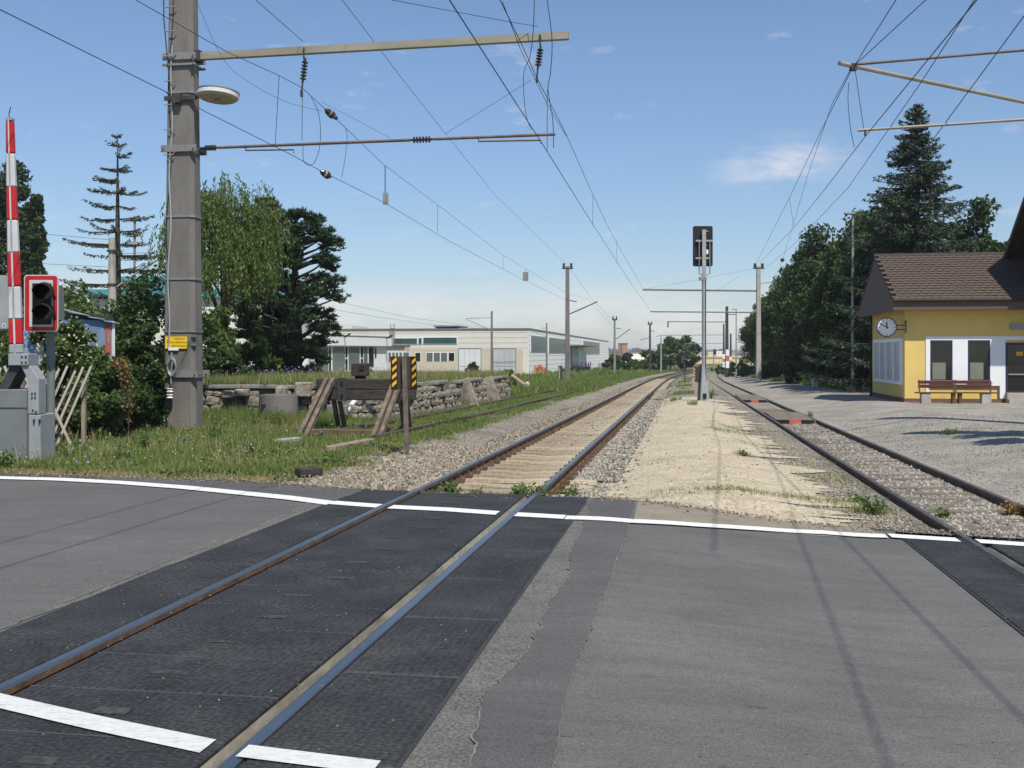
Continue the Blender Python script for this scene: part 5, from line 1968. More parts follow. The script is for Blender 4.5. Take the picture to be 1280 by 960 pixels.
# concrete ring
c = P(348, 500, 27.6)
zb = gz(c.x, 27.6)
t = thing('concrete_ring', 'grey concrete well ring standing in the weeds before the ramp', 'well ring', (c.x, 27.6, zb))
mb = MB()
prof = [(-.05, .50), (.80, .485), (.82, .40), (.2, .40)]
mb.lathe((c.x, 27.6, zb), VZ, prof, 26); put('ring', mb, 'concrete_pale' if False else 'concrete', t)
mb = MB(); mb.box((c.x - .28, 27.6 - .42, zb + .56), (.13, .06, .05)); put('lifting_slot', mb, 'black_matt', t)

# ------------------------------------------------------------------ buffer stop
B0 = (-3.46, 25.3)
bz = gz(*B0)
buf = thing('buffer_stop', 'wooden beam buffer stop on slanting rail struts at the end of the siding', 'buffer stop', (B0[0], B0[1], bz))
dxy = .125
cc = 1 / math.sqrt(1 + dxy * dxy)
BT = Vector((dxy * cc, cc, 0)); BR = Vector((cc, -dxy * cc, 0))


def bp_(u, v, z):
    return Vector((B0[0], B0[1], bz)) + BR * u + BT * v + VZ * z


def raillike(mb, a, b):
    """an old rail used as a strut: head, web, foot"""
    d = (Vector(b) - Vector(a)).normalized()
    side = BR
    nn = d.cross(side).normalized()
    mb.beam(Vector(a), Vector(b), .025, .12, nn)
    mb.beam(Vector(a) + nn * .05, Vector(b) + nn * .05, .062, .045, nn)
    mb.beam(Vector(a) - nn * .06, Vector(b) - nn * .06, .092, .018, nn)


zbeam = CH + (HZ - 487) / F * 25.3 - bz
hb = .50
for s_ in (-1, 1):
    for k in (-1, 1):
        u = s_ * .82 + k * .075
        mb = MB(); raillike(mb, bp_(u, -2.15, -.02), bp_(u, -.03, zbeam + hb * .44)); put('front_strut', mb, 'strut', buf)
        mb = MB(); raillike(mb, bp_(u, 1.0, -.02), bp_(u, .30, zbeam + hb * .35)); put('back_strut', mb, 'strut', buf)
    mb = MB(); mb.box(bp_(s_ * .82, -1.02, zbeam * .58), (.22, .10, .05), (BR, BT, VZ)); put('strut_tie', mb, 'rust', buf)
    mb = MB(); mb.box(bp_(s_ * .80 + .26 * (1 if s_ < 0 else -.2), .015, zbeam), (.22, .03, hb * 1.1), (BR, BT, VZ)); bpq = put('fixing_plate', mb, 'dark_steel', buf)
    for q in (-1, 1):
        mb = MB(); mb.box(bp_(s_ * .80 + .26 * (1 if s_ < 0 else -.2), -.01, zbeam + q * .15), (.05, .03, .09), (BR, BT, VZ)); put('bolt', mb, 'black', bpq)
for k in (-1, 1):
    mb = MB(); mb.box(bp_(.0, .16, zbeam + k * hb * .252), (2.36, .26, hb * .5), (BR, BT, VZ)); put('beam_plank', mb, 'tarred', buf, bevel=.02)
mb = MB(); mb.box(bp_(.05, -1.75, .10), (1.75, .26, .18), (BR, BT, VZ)); put('cross_sleeper', mb, 'rust', buf, bevel=.01)
mb = MB(); raillike(mb, bp_(-.70, -2.2, .0), bp_(-.70, 1.0, .02)); put('base_rail', mb, 'rust', buf)
mb = MB(); raillike(mb, bp_(.72, -2.6, -.0), bp_(.72, 1.0, .04)); put('base_rail', mb, 'rust', buf)
lampb = thing('buffer_lamp', 'square dark lamp box standing on top of the buffer beam', 'lamp', tuple(bp_(-.14, .16, zbeam + hb / 2)))
mb = MB(); mb.box(bp_(-.14, .16, zbeam + hb / 2 + .03), (.22, .18, .07), (BR, BT, VZ)); put('foot', mb, 'black_matt', lampb)
mb = MB(); mb.box(bp_(-.14, .16, zbeam + hb / 2 + .065 + .15), (.36, .30, .30), (BR, BT, VZ)); put('lamp_box', mb, 'board', lampb, bevel=.015)
mb = MB(); mb.box(bp_(-.06, -.005, zbeam + hb / 2 + .26), (.12, .02, .10), (BR, BT, VZ)); put('red_glass', mb, 'lens', lampb)
# old timbers and scrap rail in the grass
for (x0, y0, x1, y1, m, lab) in ((413, 561, 462, 551, 'weather_wood', 'broken timber lying in the grass before the buffer stop'),
                                 (372, 588, 400, 586, 'tarred', 'dark plank lying on the gravel edge left of the main track'),
                                 (345, 553, 374, 550, 'concrete_pale', 'pale slab half sunk in grass left of the buffer stop')):
    a, b = G(x0, y0), G(x1, y1)
    a.z = gz(a.x, a.y) + .06; b.z = gz(b.x, b.y) + .06
    t = thing('timber' if m != 'concrete_pale' else 'slab', lab, 'timber' if m != 'concrete_pale' else 'slab', tuple((a + b) / 2))
    mb = MB(); mb.beam(a, b, .2, .12); put('plank', mb, m, t, bevel=.015)

# hazard board on its rusty post
hb_ = G(509, 562)
t = thing('hazard_board', 'black board with amber stripes on a rusty post before the buffer stop', 'sign', (hb_.x, hb_.y, gz(hb_.x, hb_.y) - .05))
Yh = hb_.y
pz = lambda py: CH + (HZ - py) / F * Yh
pxx = lambda px: (px - 640) / F * Yh
mb = MB(); mb.beam((hb_.x, Yh, gz(hb_.x, Yh) - .1), (pxx(505.5), Yh - .03, pz(446)), .085, .05, (0, 1, 0)); put('post', mb, 'strut', t)
x0, x1, z0, z1 = pxx(489), pxx(520), pz(487.5), pz(445.5)
# two side flaps slightly folded and the middle panel
mb = MB(); mb.prism([(x0 + .10, Yh + .03, z0 + .01), (x1 - .09, Yh + .03, z0 + .01), (x1 - .10, Yh + .03, z1), (x0 + .09, Yh + .03, z1)], (0, .02, 0)); put('back_panel', mb, 'board', t)
for side in (-1, 1):
    xe = x0 if side < 0 else x1 + .02
    xi = x0 + .11 if side < 0 else x1 - .10
    mb = MB(); mb.prism([(xe, Yh - .02, z0 + (0 if side < 0 else .0)), (xi, Yh + .025, z0), (xi - .005, Yh + .025, z1), (xe - .012, Yh - .02, z1)], (0, .012, 0)); fl = put('flap', mb, 'black_matt', t)
    for k in range(4):
        zc_ = z1 - .07 - k * (z1 - z0 - .06) / 4
        xm = (xe + xi) / 2
        mb = MB()
        d_ = .05
        if True:
            q = [(xm - .035, zc_ - .075), (xm + .04, zc_ - .005), (xm + .04, zc_ + .06), (xm - .035, zc_ - .01)]
        mb.prism([(a_, Yh - .016 + (a_ - xe) / (xi - xe) * .045 - .008, b2) for a_, b2 in q], (0, .004, 0))
        put('amber_stripe', mb, 'stripe', fl)

# ------------------------------------------------------------------ barrier, light and cabinet at the left edge
bb = G(40, 579)
BY = bb.y


def bx_(px, py, dy=0.0):
    return P(px, py, BY + dy)


bar = thing('level_crossing_barrier', 'raised red and white barrier boom on its grey drive cabinet', 'barrier', (bb.x, BY, gz(bb.x, BY) - .05))
mb = MB(); a, b = bx_(-14, 583), bx_(31, 487); mb.box(((a.x + b.x) / 2, BY + .45, (a.z + b.z) / 2), (b.x - a.x, .8, b.z - a.z)); put('cabinet', mb, 'cabinet', bar, bevel=.012)
mb = MB(); a, b = bx_(-14.5, 511), bx_(31.3, 509.5); mb.box(((a.x + b.x) / 2, BY + .05, (a.z + b.z) / 2), (b.x - a.x, .012, .02)); put('cabinet_seam', mb, 'dark_steel', bar)
mb = MB(); a, b = bx_(31, 577), bx_(46, 519); mb.box(((a.x + b.x) / 2, BY + .40, (a.z + b.z) / 2), (b.x - a.x, .55, b.z - a.z)); put('side_box', mb, 'cabinet_pale', bar, bevel=.01)
mb = MB(); a, b = bx_(31.5, 583), bx_(45, 571); mb.box(((a.x + b.x) / 2, BY + .42, (a.z + b.z) / 2), (b.x - a.x, .4, b.z - a.z)); put('side_box_foot', mb, 'dark_steel', bar)
for px in (38.5, 45.5):
    mb = MB(); a = bx_(px, 527); mb.box((a.x, BY + .11, a.z), (.02, .03, .06)); put('latch', mb, 'black', bar)
mb = MB()
zz = lambda py: bx_(0, py).z
xx = lambda px: bx_(px, 0).x
mb.prism([(xx(30), BY + .12, zz(518)), (xx(44), BY + .12, zz(518)), (xx(44), BY + .12, zz(474)), (xx(33), BY + .12, zz(457)), (xx(21), BY + .12, zz(457)), (xx(30), BY + .12, zz(474))], (0, .28, 0))
put('drive_arm', mb, 'cabinet_pale', bar, bevel=.008)
mb = MB()
for px, py in ((36, 492), (40, 492), (36, 497), (40, 497), (37, 513), (41, 515)):
    a = bx_(px, py); mb.box((a.x, BY + .11, a.z), (.022, .02, .022))
put('bolt_heads', mb, 'dark_steel', bar, kind='stuff')
mb = MB(); mb.prism([(xx(4), BY + .15, zz(487)), (xx(21), BY + .15, zz(457)), (xx(7), BY + .15, zz(457)), (xx(-8), BY + .15, zz(487))], (0, .4, 0)); put('counterweight', mb, 'dark_steel', bar)
mb = MB(); a, b = bx_(7, 457), bx_(32, 442); mb.box(((a.x + b.x) / 2, BY + .26, (a.z + b.z) / 2), (b.x - a.x, .36, b.z - a.z)); put('clamp_block', mb, 'cabinet_pale', bar, bevel=.01)
mb = MB()
for px in (24.5, 29.5):
    for py in (446, 453):
        a = bx_(px, py); mb.box((a.x, BY + .075, a.z), (.028, .012, .028))
put('clamp_bolts', mb, 'dark_steel', bar, kind='stuff')
boom = thing('boom'); boom.parent = bar; ORG[boom.name] = org(bar)
ys_ = [442, 430, 399, 358, 316, 275, 234, 192, 151]
for k in range(len(ys_) - 1):
    cols = ['cabinet_pale', 'red', 'boom_white', 'red', 'boom_white', 'red', 'boom_white', 'red']
    y0_, y1_ = ys_[k], ys_[k + 1]
    fw = lambda y: lerp(4.6, 8.8, (y - 151) / 291)
    fx = lambda y: lerp(12.6, 21.0, ((y - 151) / 291) ** 1.15)
    A, B = bx_(fx(y0_), y0_, .25), bx_(fx(y1_), y1_, .25)
    wa, wb = fw(y0_) * 2 / F * BY, fw(y1_) * 2 / F * BY
    mb = MB(); mb.beam(A, B, wa, .10, (0, 1, 0), 0, wb / wa); put('boom_section', mb, cols[k], boom, bevel=.02)
    mb = MB(); mb.beam(A + Vector((-wa * .02, -.054, 0)), B + Vector((-wb * .02, -.054, 0)), wa * .13, .012, (0, 1, 0)); put('rib', mb, 'cabinet_pale' if cols[k] != 'red' else 'boom_white', boom)
mb = MB(); A = bx_(12.6, 151, .25); mb.beam(A, A + Vector((.0, 0, .04)), .10, .11, (0, 1, 0)); put('end_cap', mb, 'galv', boom)
mb = MB(); mb.tube([A, A + Vector((-.02, 0, .1)), A + Vector((.01, 0, .22))], .008, 5); put('whip', mb, 'dark_steel', boom)

lt = thing('warning_light', 'two-lamp crossing light with black hoods in a red bordered white board', 'traffic light', (xx(50), BY + .6, gz(xx(50), BY + .6) - .05))
LY = BY + .5


def lx(px, py, dy=0.0):
    return P(px, py, LY + dy)


def rrect(x0, y0, x1, y1, dy, r):
    out = []
    for cx, cy, a0_ in ((x1 - r, y0 + r, 0), (x0 + r, y0 + r, 90), (x0 + r, y1 - r, 180), (x1 - r, y1 - r, 270)):
        for k in range(4):
            a = R(a0_ + k * 30)
            out.append(lx(cx + r * math.cos(a), cy - r * math.sin(a), dy))
    return out


mb = MB(); mb.prism(rrect(30, 343.5, 72.5, 414.5, 0, 4), (0, .03, 0)); put('edge_rim', mb, 'boom_white', lt)
mb = MB(); mb.prism(rrect(31.2, 344.8, 71.3, 413.2, -.008, 3.4), (0, .012, 0)); put('red_border', mb, 'red', lt)
mb = MB(); mb.prism(rrect(36.5, 350, 66, 408.5, -.014, 1), (0, .01, 0)); put('white_field', mb, 'boom_white', lt)
mb = MB(); mb.prism(rrect(40, 354, 63, 405.5, -.06, 1), (0, .05, 0)); put('lamp_housing', mb, 'black', lt, bevel=.006)
for k, py in enumerate((366, 391.5)):
    c = lx(55, py, -.06)
    mb = MB(); mb.lathe(c + Vector((0, .01, 0)), (0, -1, 0), [(0, .14), (.02, .14), (.03, .10)], 20); put('lens', mb, 'lens', lt)
    ho = MB()
    N = 18
    vs, fs = [], []
    for j in range(N + 1):
        a = R(-35) + R(250) * j / N
        for (dy, rr, dz) in ((0, .165, 0), (-.34 if abs(a - R(90)) < 1.2 else -.34 + (abs(a - R(90)) - 1.2) * .25, .155, -.03)):
            vs.append(c + Vector((rr * math.cos(a) + (.10 if dy else 0), dy, rr * math.sin(a) + dz)))
    for j in range(N):
        fs.append((2 * j, 2 * j + 1, 2 * j + 3, 2 * j + 2))
    ho.add(vs, fs)
    o = put('hood', ho, 'black_matt', lt)
    md = o.modifiers.new('solid', 'SOLIDIFY'); md.thickness = .008
mb = MB(); mb.tube([(xx(38), LY + .25, gz(xx(38), LY) - .1), (xx(38), LY + .25, lx(38, 352).z)], .065, 12); put('post', mb, 'cabinet', lt)
mb = MB(); mb.box((xx(44), LY + .13, lx(44, 380).z), (.3, .2, .5)); put('rear_box', mb, 'cabinet', lt)

sb = thing('sign_back', 'grey back of a rounded sign board at the left picture edge behind the boom', 'sign', (xx(0), LY + .2, gz(xx(0), LY) - .05))
mb = MB(); mb.prism(rrect(-22, 346, 12.5, 411, .12, 4), (0, .03, 0)); put('plate', mb, 'cabinet_pale', sb)
mb = MB(); mb.prism(rrect(-24, 344, 11, 413, .16, 4), (0, .02, 0)); put('rim', mb, 'galv', sb)
mb = MB(); mb.tube([(xx(-8), LY + .3, gz(xx(-8), LY) - .1), (xx(-8), LY + .3, lx(-8, 350).z)], .06, 10); put('post', mb, 'galv', sb)
mb = MB(); mb.prism(rrect(2.5, 404, 7.5, 409.5, .116, .5), (0, .005, 0)); st_ = put('sticker', mb, 'boom_white', sb)
text('sticker_digit', '4', .06, lx(5, 406.8, .113), (1, 0, 0), (0, -1, 0), 'black', sb, .001)

# lattice fence of bleached pickets
fen = thing('lattice_fence', 'bleached diagonal lattice fence half overgrown behind the barrier cabinet', 'fence', tuple(P(70, 548, 20.5)))
FYa, FYb = 18.6, 20.4
zf0 = gz(-9, 20)
for layer, (n_, sgn2) in enumerate(((19, 1), (9, -1))):
    for k in range(n_):
        x = -10.15 + k * (.112 if sgn2 > 0 else .22)
        yy = lerp(FYa, FYb, (x + 10.0) / 2.4) + layer * .03
        ztop = zf0 + 1.52 + rnd.uniform(-.07, .07)
        low = .02
        if sgn2 < 0 and k % 3 == 1: low = rnd.uniform(.1, .5)
        f0, f1 = low / 1.52, 1.0
        mb = MB()
        mb.beam((x - sgn2 * .34 * (1 - 2 * f0), yy, zf0 + low), (x + sgn2 * .34, yy, ztop), .042, .018, (0, 1, 0))
        put('picket', mb, 'picket', fen)
for k in range(3):
    mb = MB(); x = -9.7 + k * .85; mb.beam((x, lerp(FYa, FYb, (x + 10.0) / 2.4) + .08, zf0 - .05), (x, lerp(FYa, FYb, (x + 10.0) / 2.4) + .08, zf0 + 1.3), .07, .07, (0, 1, 0)); put('post', mb, 'weather_wood', fen)
t = thing('fence_post', 'thick weathered wooden post sticking out of the hedge above the lattice fence', 'post', tuple(P(93, 470, 23.5)))
mb = MB(); mb.beam((P(92, 435, 23.5).x, 23.5, zf0 - .05), P(92, 435, 23.5), .13, .13, (0, 1, 0)); put('post', mb, 'weather_wood', t)
t = thing('picket_fence_end', 'short row of three white pickets poking out of the hedge', 'fence', tuple(P(111, 480, 23.6)))
for px in (107.5, 111, 114.5):
    mb = MB(); mb.beam((P(px, 450, 23.6).x - .1, 23.6, zf0 - .05), P(px + 1, 449, 23.6), .05, .02, (0, 1, 0)); put('picket', mb, 'boom_white', t)

# blue kiosk panel with tin roof in the hedge
SY = 26.0
sh = thing('blue_kiosk', 'faded blue kiosk with tin roof and orange panel sunk in the hedge', 'kiosk', tuple(P(118, 450, SY)))
A, B = P(92, 388, SY), P(141.5, 402, SY + 1.1)
zb0 = gz(A.x, SY) - .05
wl_ = Wall((A.x, A.y), (B.x - A.x, B.y - A.y), (B.y - A.y, -(B.x - A.x)))
L_ = math.hypot(B.x - A.x, B.y - A.y)
ztopA = A.z
mb = MB(); wl_.box(mb, 0, L_, zb0, B.z + .02, -.45, 0); put('wall', mb, 'blue_panel', sh)
mb = MB(); wl_.box(mb, L_ - .26, L_ - .10, B.z - .78, B.z - .08, 0, .02); op = put('orange_panel', mb, 'orange_panel', sh)
mb = MB(); wl_.box(mb, L_ - .20, L_ - .15, B.z - .55, B.z - .25, .021, .03); put('panel_mark', mb, 'cabinet_pale', op)
mb = MB(); wl_.box(mb, L_ - .045, L_ + .03, zb0, B.z, -.05, .03); put('corner_trim', mb, 'white', sh)
mb = MB()
for k in range(3):
    a0_, a1_ = -.1 + k * (L_ + .2) / 3, -.1 + (k + 1) * (L_ + .2) / 3 + .02
    za_, zb_2 = B.z + .26 - k * .085, B.z + .26 - (k + 1) * .085
    mb.prism([wl_.at(a0_, .10, za_ - .10), wl_.at(a1_, .10, zb_2 - .06), wl_.at(a1_, -.5, zb_2 + .06), wl_.at(a0_, -.5, za_ + .06)], (0, 0, .02))
put('tin_roof', mb, 'tin', sh)
mb = MB(); wl_.box(mb, 0, L_, B.z + .02, B.z + .16, -.42, -.02); put('roof_frame', mb, 'dark_steel', sh)
text('wall_lettering', 'BUFFET', .17, wl_.at(L_ * .45, .004, B.z - .22), wl_.d, wl_.n, 'cabinet_pale', sh, .002)
# slate blue kiosk wall further left, seen under the light
t = thing('blue_hut', 'slate blue hut wall glimpsed below the crossing light', 'hut', tuple(P(40, 460, 25)))
mb = MB(); a, b = P(30, 412, 25), P(59, 470, 25); mb.box(((a.x + b.x) / 2 - .05, 25.6, (a.z + zb0) / 2), (b.x - a.x, 1.2, a.z - zb0)); put('wall', mb, 'blue_panel', t)
mb = MB(); mb.box((b.x - .12, 24.98, (a.z + zb0) / 2), (.12, .05, a.z - zb0)); mb.box((b.x + .02, 24.99, (a.z + zb0) / 2), (.05, .05, a.z - zb0)); put('corner_trim', mb, 'cabinet_pale', t)

# ------------------------------------------------------------------ main signal and its marker
sg_ = G(880, 504)
SYg = sg_.y
sig = thing('light_signal', 'tall galvanised light signal seen from behind with black backboard', 'signal', (sg_.x, SYg, gz(sg_.x, SYg) - .05))
sx = lambda px: (px - 640) / F * SYg
sz = lambda py: CH + (HZ - py) / F * SYg
zb = gz(sg_.x, SYg)
mb = MB(); mb.beam((sx(880.5), SYg, zb - .05), (sx(880), SYg, sz(456)), .40, .34, (0, 1, 0), 0, .48); put('base', mb, 'galv', sig, bevel=.015)
mb = MB(); mb.box((sx(880), SYg - .19, sz(495)), (.14, .05, .22)); put('base_opening', mb, 'black_matt', sig)
mb = MB(); mb.box((sx(880), SYg - .1, zb + .03), (.62, .6, .12)); put('plinth', mb, 'concrete_pale', sig)
mb = MB(); mb.tube([(sx(880), SYg, sz(458)), (sx(880), SYg, sz(346))], .095, 12); put('mast_tube', mb, 'galv', sig)
mb = MB(); mb.beam((sx(880), SYg, sz(346)), (sx(880), SYg, sz(287)), .16, .10, (0, 1, 0)); put('upper_mast', mb, 'galv', sig)
def srr(x0, y0, x1, y1, dy, r):
    out = []
    for cx, cy, a0_ in ((x1 - r, y0 + r, 0), (x0 + r, y0 + r, 90), (x0 + r, y1 - r, 180), (x1 - r, y1 - r, 270)):
        for k in range(4):
            a = R(a0_ + k * 30)
            out.append(Vector((sx(cx + r * math.cos(a)), SYg + dy, sz(cy - r * math.sin(a)))))
    return out
mb = MB(); mb.prism(srr(867.2, 282, 891.8, 332.5, .16, 2), (0, .10, 0)); put('backboard', mb, 'black', sig)
for y, x0, x1 in ((300.8, 870, 891), (322.5, 870, 888)):
    mb = MB(); mb.box(((sx(x0) + sx(x1)) / 2, SYg + .08, sz(y)), (sx(x1) - sx(x0), .08, .075)); put('cross_bar', mb, 'galv', sig)
for x in (874.3, 887.5):
    mb = MB(); mb.tube([(sx(x), SYg + .05, sz(301)), (sx(x), SYg + .05, sz(342)), (sx(880), SYg + .02, sz(345.5))], .028, 6); put('side_pipe', mb, 'steel', sig)
mb = MB(); mb.box((sx(884.7), SYg + .13, sz(314.5)), (.09, .06, .19)); put('label_plate', mb, 'white', sig)
mb = MB(); mb.box((sx(884.8), SYg + .13, sz(288.5)), (.10, .06, .05)); put('lamp_lug', mb, 'steel', sig)
for y in (306, 318, 327):
    mb = MB(); mb.box((sx(885), SYg + .13, sz(y)), (.09, .06, .06)); put('lamp_lug', mb, 'dark_steel', sig)
mb = MB(); mb.box((sx(878.5), SYg, sz(348.5)), (.30, .2, .14)); put('junction_box', mb, 'steel', sig)
mb = MB(); mb.tube([(sx(884), SYg - .11, zb), (sx(881.6), SYg - .10, sz(455)), (sx(881.6), SYg - .10, sz(350))], .018, 5); put('cable_pipe', mb, 'dark_steel', sig)

mk = thing('marker_board', 'small dark board with faded slanting stripes beside the signal foot', 'sign', (sx(874), SYg + .15, zb - .05))
mb = MB(); mb.beam((sx(873.8), SYg + .2, zb - .1), (sx(876.5), SYg + .2, sz(456)), .10, .06, (0, 1, 0)); put('post', mb, 'weather_wood', mk)
mb = MB(); mb.box((sx(871.5), SYg + .14, sz(468)), (.26, .03, .68)); put('panel', mb, 'board', mk)
for k in range(5):
    z = sz(460 + k * 4)
    mb = MB(); mb.prism([(sx(867.4), SYg + .12, z + .03), (sx(869.5), SYg + .12, z - .05), (sx(869.5), SYg + .12, z - .12), (sx(867.4), SYg + .12, z - .04)], (0, .004, 0)); put('faded_stripe', mb, 'stripe_faded', mk)

# small things down the line
t = thing('dwarf_signal', 'small dark signal with red lamp far down the line', 'signal', tuple(P(893, 456, 220)))
mb = MB(); mb.tube([P(892, 459, 220), P(892, 442, 220)], .12, 6); put('post', mb, 'galv', t)
mb = MB(); a = P(893, 439.5, 220); mb.box(a, (.5, .3, 1.0)); put('head', mb, 'red', t)
mb = MB(); mb.box(a + Vector((.12, -.2, .05)), (.35, .1, .8)); put('face', mb, 'black', t)
for px, pw, bands, lab, Y in ((905, 3.0, ((442.5, 448.5, 'white'), (448.5, 452.5, 'steel'), (452.5, 459, 'white')), 'left white banded board at the bases of the dark masts', 150),
                              (909.3, 4.2, ((437, 444.5, 'white'), (444.5, 451.5, 'red_white'), (451.5, 460, 'white')), 'middle red and white board at the bases of the dark masts', 138),
                              (913.3, 2.6, ((446, 450.5, 'white'), (450.5, 453, 'steel'), (453, 455.5, 'white')), 'right and smallest white board at the bases of the dark masts', 150)):
    t = thing('banded_board', lab, 'board', tuple(P(px, 462, Y)), 'banded boards on the dark masts')
    mb = MB(); mb.beam((P(px, 460, Y).x, Y + .1, gz(P(px, 460, Y).x, Y) - .05), P(px, 441, Y + .1), .12, .05, (0, 1, 0)); put('post', mb, 'dark_steel', t)
    for y0_, y1_, m in bands:
        a, b = P(px - pw / 2, y0_, Y), P(px + pw / 2, y1_, Y)
        mb = MB(); mb.box(((a.x + b.x) / 2, Y, (a.z + b.z) / 2), (b.x - a.x, .06, a.z - b.z)); put('band', mb, m, t)
t = thing('yellow_post', 'yellow rail post far down the right hand siding', 'post', tuple(P(898, 460, 200)))
for x in (896.4, 899.2):
    mb = MB(); mb.beam(P(x, 461, 200), P(x, 452, 200), .22, .1, (0, 1, 0)); put('leg', mb, 'stripe', t)
mb = MB(); mb.box(P(896.2, 451, 200), (.35, .2, .3)); put('cap', mb, 'white', t)
t = thing('thin_stake', 'thin dark stake standing alone on the gravel left of the signal', 'stake', tuple(P(856.3, 473, 88)))
mb = MB(); mb.tube([(P(856.3, 460, 88).x, 88, gz(P(856.3, 460, 88).x, 88) - .05), P(856.3, 460, 88)], .035, 5); put('stake', mb, 'dark_steel', t)
for px, y0_, y1_, Y, lab, hx_ in ((1066, 268, 491, 60, 'tall slim lamp post beside the yellow station gable', -7), (920.3, 387, 470, 130, 'distant lamp post rising over the far end of the tree row', -4)):
    b_ = P(px, y1_, Y)
    t = thing('lamp_post', lab, 'lamp post', (b_.x, Y, gz(b_.x, Y) - .05), 'lamp posts on the station side')
    mb = MB(); mb.tube([(b_.x, Y, gz(b_.x, Y) - .05), (b_.x, Y, P(px, y0_, Y).z)], [.10, .065], 8); put('pole', mb, 'galv', t)
    a = P(px, y0_, Y)
    mb = MB(); mb.tube([a, a + Vector((hx_ / F * Y, -.1, .04))], .04, 6); put('arm', mb, 'galv', t)
    mb = MB(); mb.box(a + Vector((hx_ * .7 / F * Y, -.1, .04)), (.55, .26, .12)); put('lamp_head', mb, 'cabinet_pale', t, bevel=.02)
for px, lab in ((1064, 'pale concrete block at the foot of the tall lamp post'), (1083, 'pale concrete block between lamp post and station gable')):
    t = thing('concrete_block', lab, 'block', tuple(P(px, 491, 59.5)), 'blocks beside the lamp post')
    a = P(px, 490, 59.5); mb = MB(); mb.box((a.x, 59.5, gz(a.x, 59.5) + .12), (.42, .3, .30)); put('block', mb, 'concrete_pale', t, bevel=.02)
t = thing('white_marker', 'small white stone marker in the shade of the dark tree row', 'marker', tuple(P(1019, 484, 70)))
a = P(1019, 472, 70); mb = MB(); mb.box((a.x, 70, (a.z + gz(a.x, 70)) / 2), (.36, .2, a.z - gz(a.x, 70))); put('stone', mb, 'boom_white', t, bevel=.03)
mb = MB(); mb.box((a.x, 69.89, a.z - .2), (.16, .02, .12)); put('number_field', mb, 'steel', t)

# ------------------------------------------------------------------ clock and benches at the station
ck = thing('station_clock', 'round station clock on a bracket at the gable corner, hands near ten to twelve', 'clock', tuple(P(1108, 409, 44.4)))
cn = Vector((-.158, -.987, 0)).normalized()
cr = Vector((.987, -.158, 0)).normalized()
cc_ = P(1108, 409, 44.4)
mb = MB(); mb.lathe(cc_ - cn * .09, cn, [(0, .40), (.16, .40), (.17, .385)], 32); put('case', mb, 'cabinet_pale', ck)
mb = MB(); mb.lathe(cc_ + cn * .08, cn, [(0, .405), (.025, .405)], 32); put('rim', mb, 'dark_steel', ck)
mb = MB(); mb.lathe(cc_ + cn * .085, cn, [(0, .36), (.025, .36)], 32); put('dial', mb, 'white', ck)
dn = cc_ + cn * .113


def hand(name, ang, l, w, back=.07):
    d = cr * math.sin(ang) + VZ * math.cos(ang)
    mb = MB(); mb.beam(dn - d * back, dn + d * l, w, .006, cn); put(name, mb, 'black', ck)


hand('minute_hand', R(-62), .31, .035)
dn = dn + cn * .008
hand('hour_hand', R(-3), .21, .045)
dn = cc_ + cn * .112
for k in range(12):
    a = R(30 * k); d = cr * math.sin(a) + VZ * math.cos(a)
    mb = MB(); mb.beam(dn + d * .28, dn + d * .34, .03 if k % 3 == 0 else .02, .004, cn); put('hour_mark', mb, 'black', ck)
mb = MB()
for dz in (.07, -.10):
    mb.tube([cc_ + cr * .38 + VZ * dz, FW.at(-.02, .35, cc_.z + dz)], .025, 6)
mb.tube([FW.at(-.02, .35, cc_.z + .25), FW.at(-.02, .35, cc_.z - .25)], .03, 6)
for dz in (.2, -.2):
    mb.tube([FW.at(-.02, .35, cc_.z + dz), FW.at(.0, .0, cc_.z + dz)], .025, 6)
put('bracket', mb, 'dark_steel', ck)


def bench(x0, label):
    b_ = P(x0, 508, 42.6)
    zb = gz(b_.x, 42.6)
    t = thing('park_bench', label, 'bench', (b_.x, 42.6, zb), 'benches under the station windows')
    w = 1.42
    o_ = Vector((b_.x, 42.6, zb))
    q = lambda u, v, z: o_ + cr * u - cn * v + VZ * z
    for k in range(3):
        mb = MB(); mb.box(q(w / 2, .06 + k * .145, .43), (w + .30, .125, .045), (cr, -cn, VZ)); put('seat_slat', mb, 'bench_wood', t, bevel=.008)
    for k in range(2):
        mb = MB(); mb.box(q(w / 2, .50 + .03 * k, .68 + k * .16), (w - .02, .035, .135), (cr, -cn, VZ)); put('back_slat', mb, 'bench_wood', t, bevel=.008)
    for u in (.06, w - .06):
        mb = MB(); mb.beam(q(u, .44, .40), q(u, .56, .93), .05, .05); put('back_support', mb, 'dark_steel', t)
    mb = MB(); mb.box(q(w * (.16 if 'left' in label else .78), .2, .20), (.36, .36, .40), (cr, -cn, VZ)); put('concrete_foot', mb, 'concrete_pale', t, bevel=.015)
    mb = MB(); mb.box(q(w * (.9 if 'left' in label else .1), .2, .20), (.12, .3, .40), (cr, -cn, VZ)); put('steel_foot', mb, 'rust', t)
    return t


bench(1150.5, 'left red slatted bench below the first station window')
bench(1196.5, 'right red slatted bench nearer the station door')

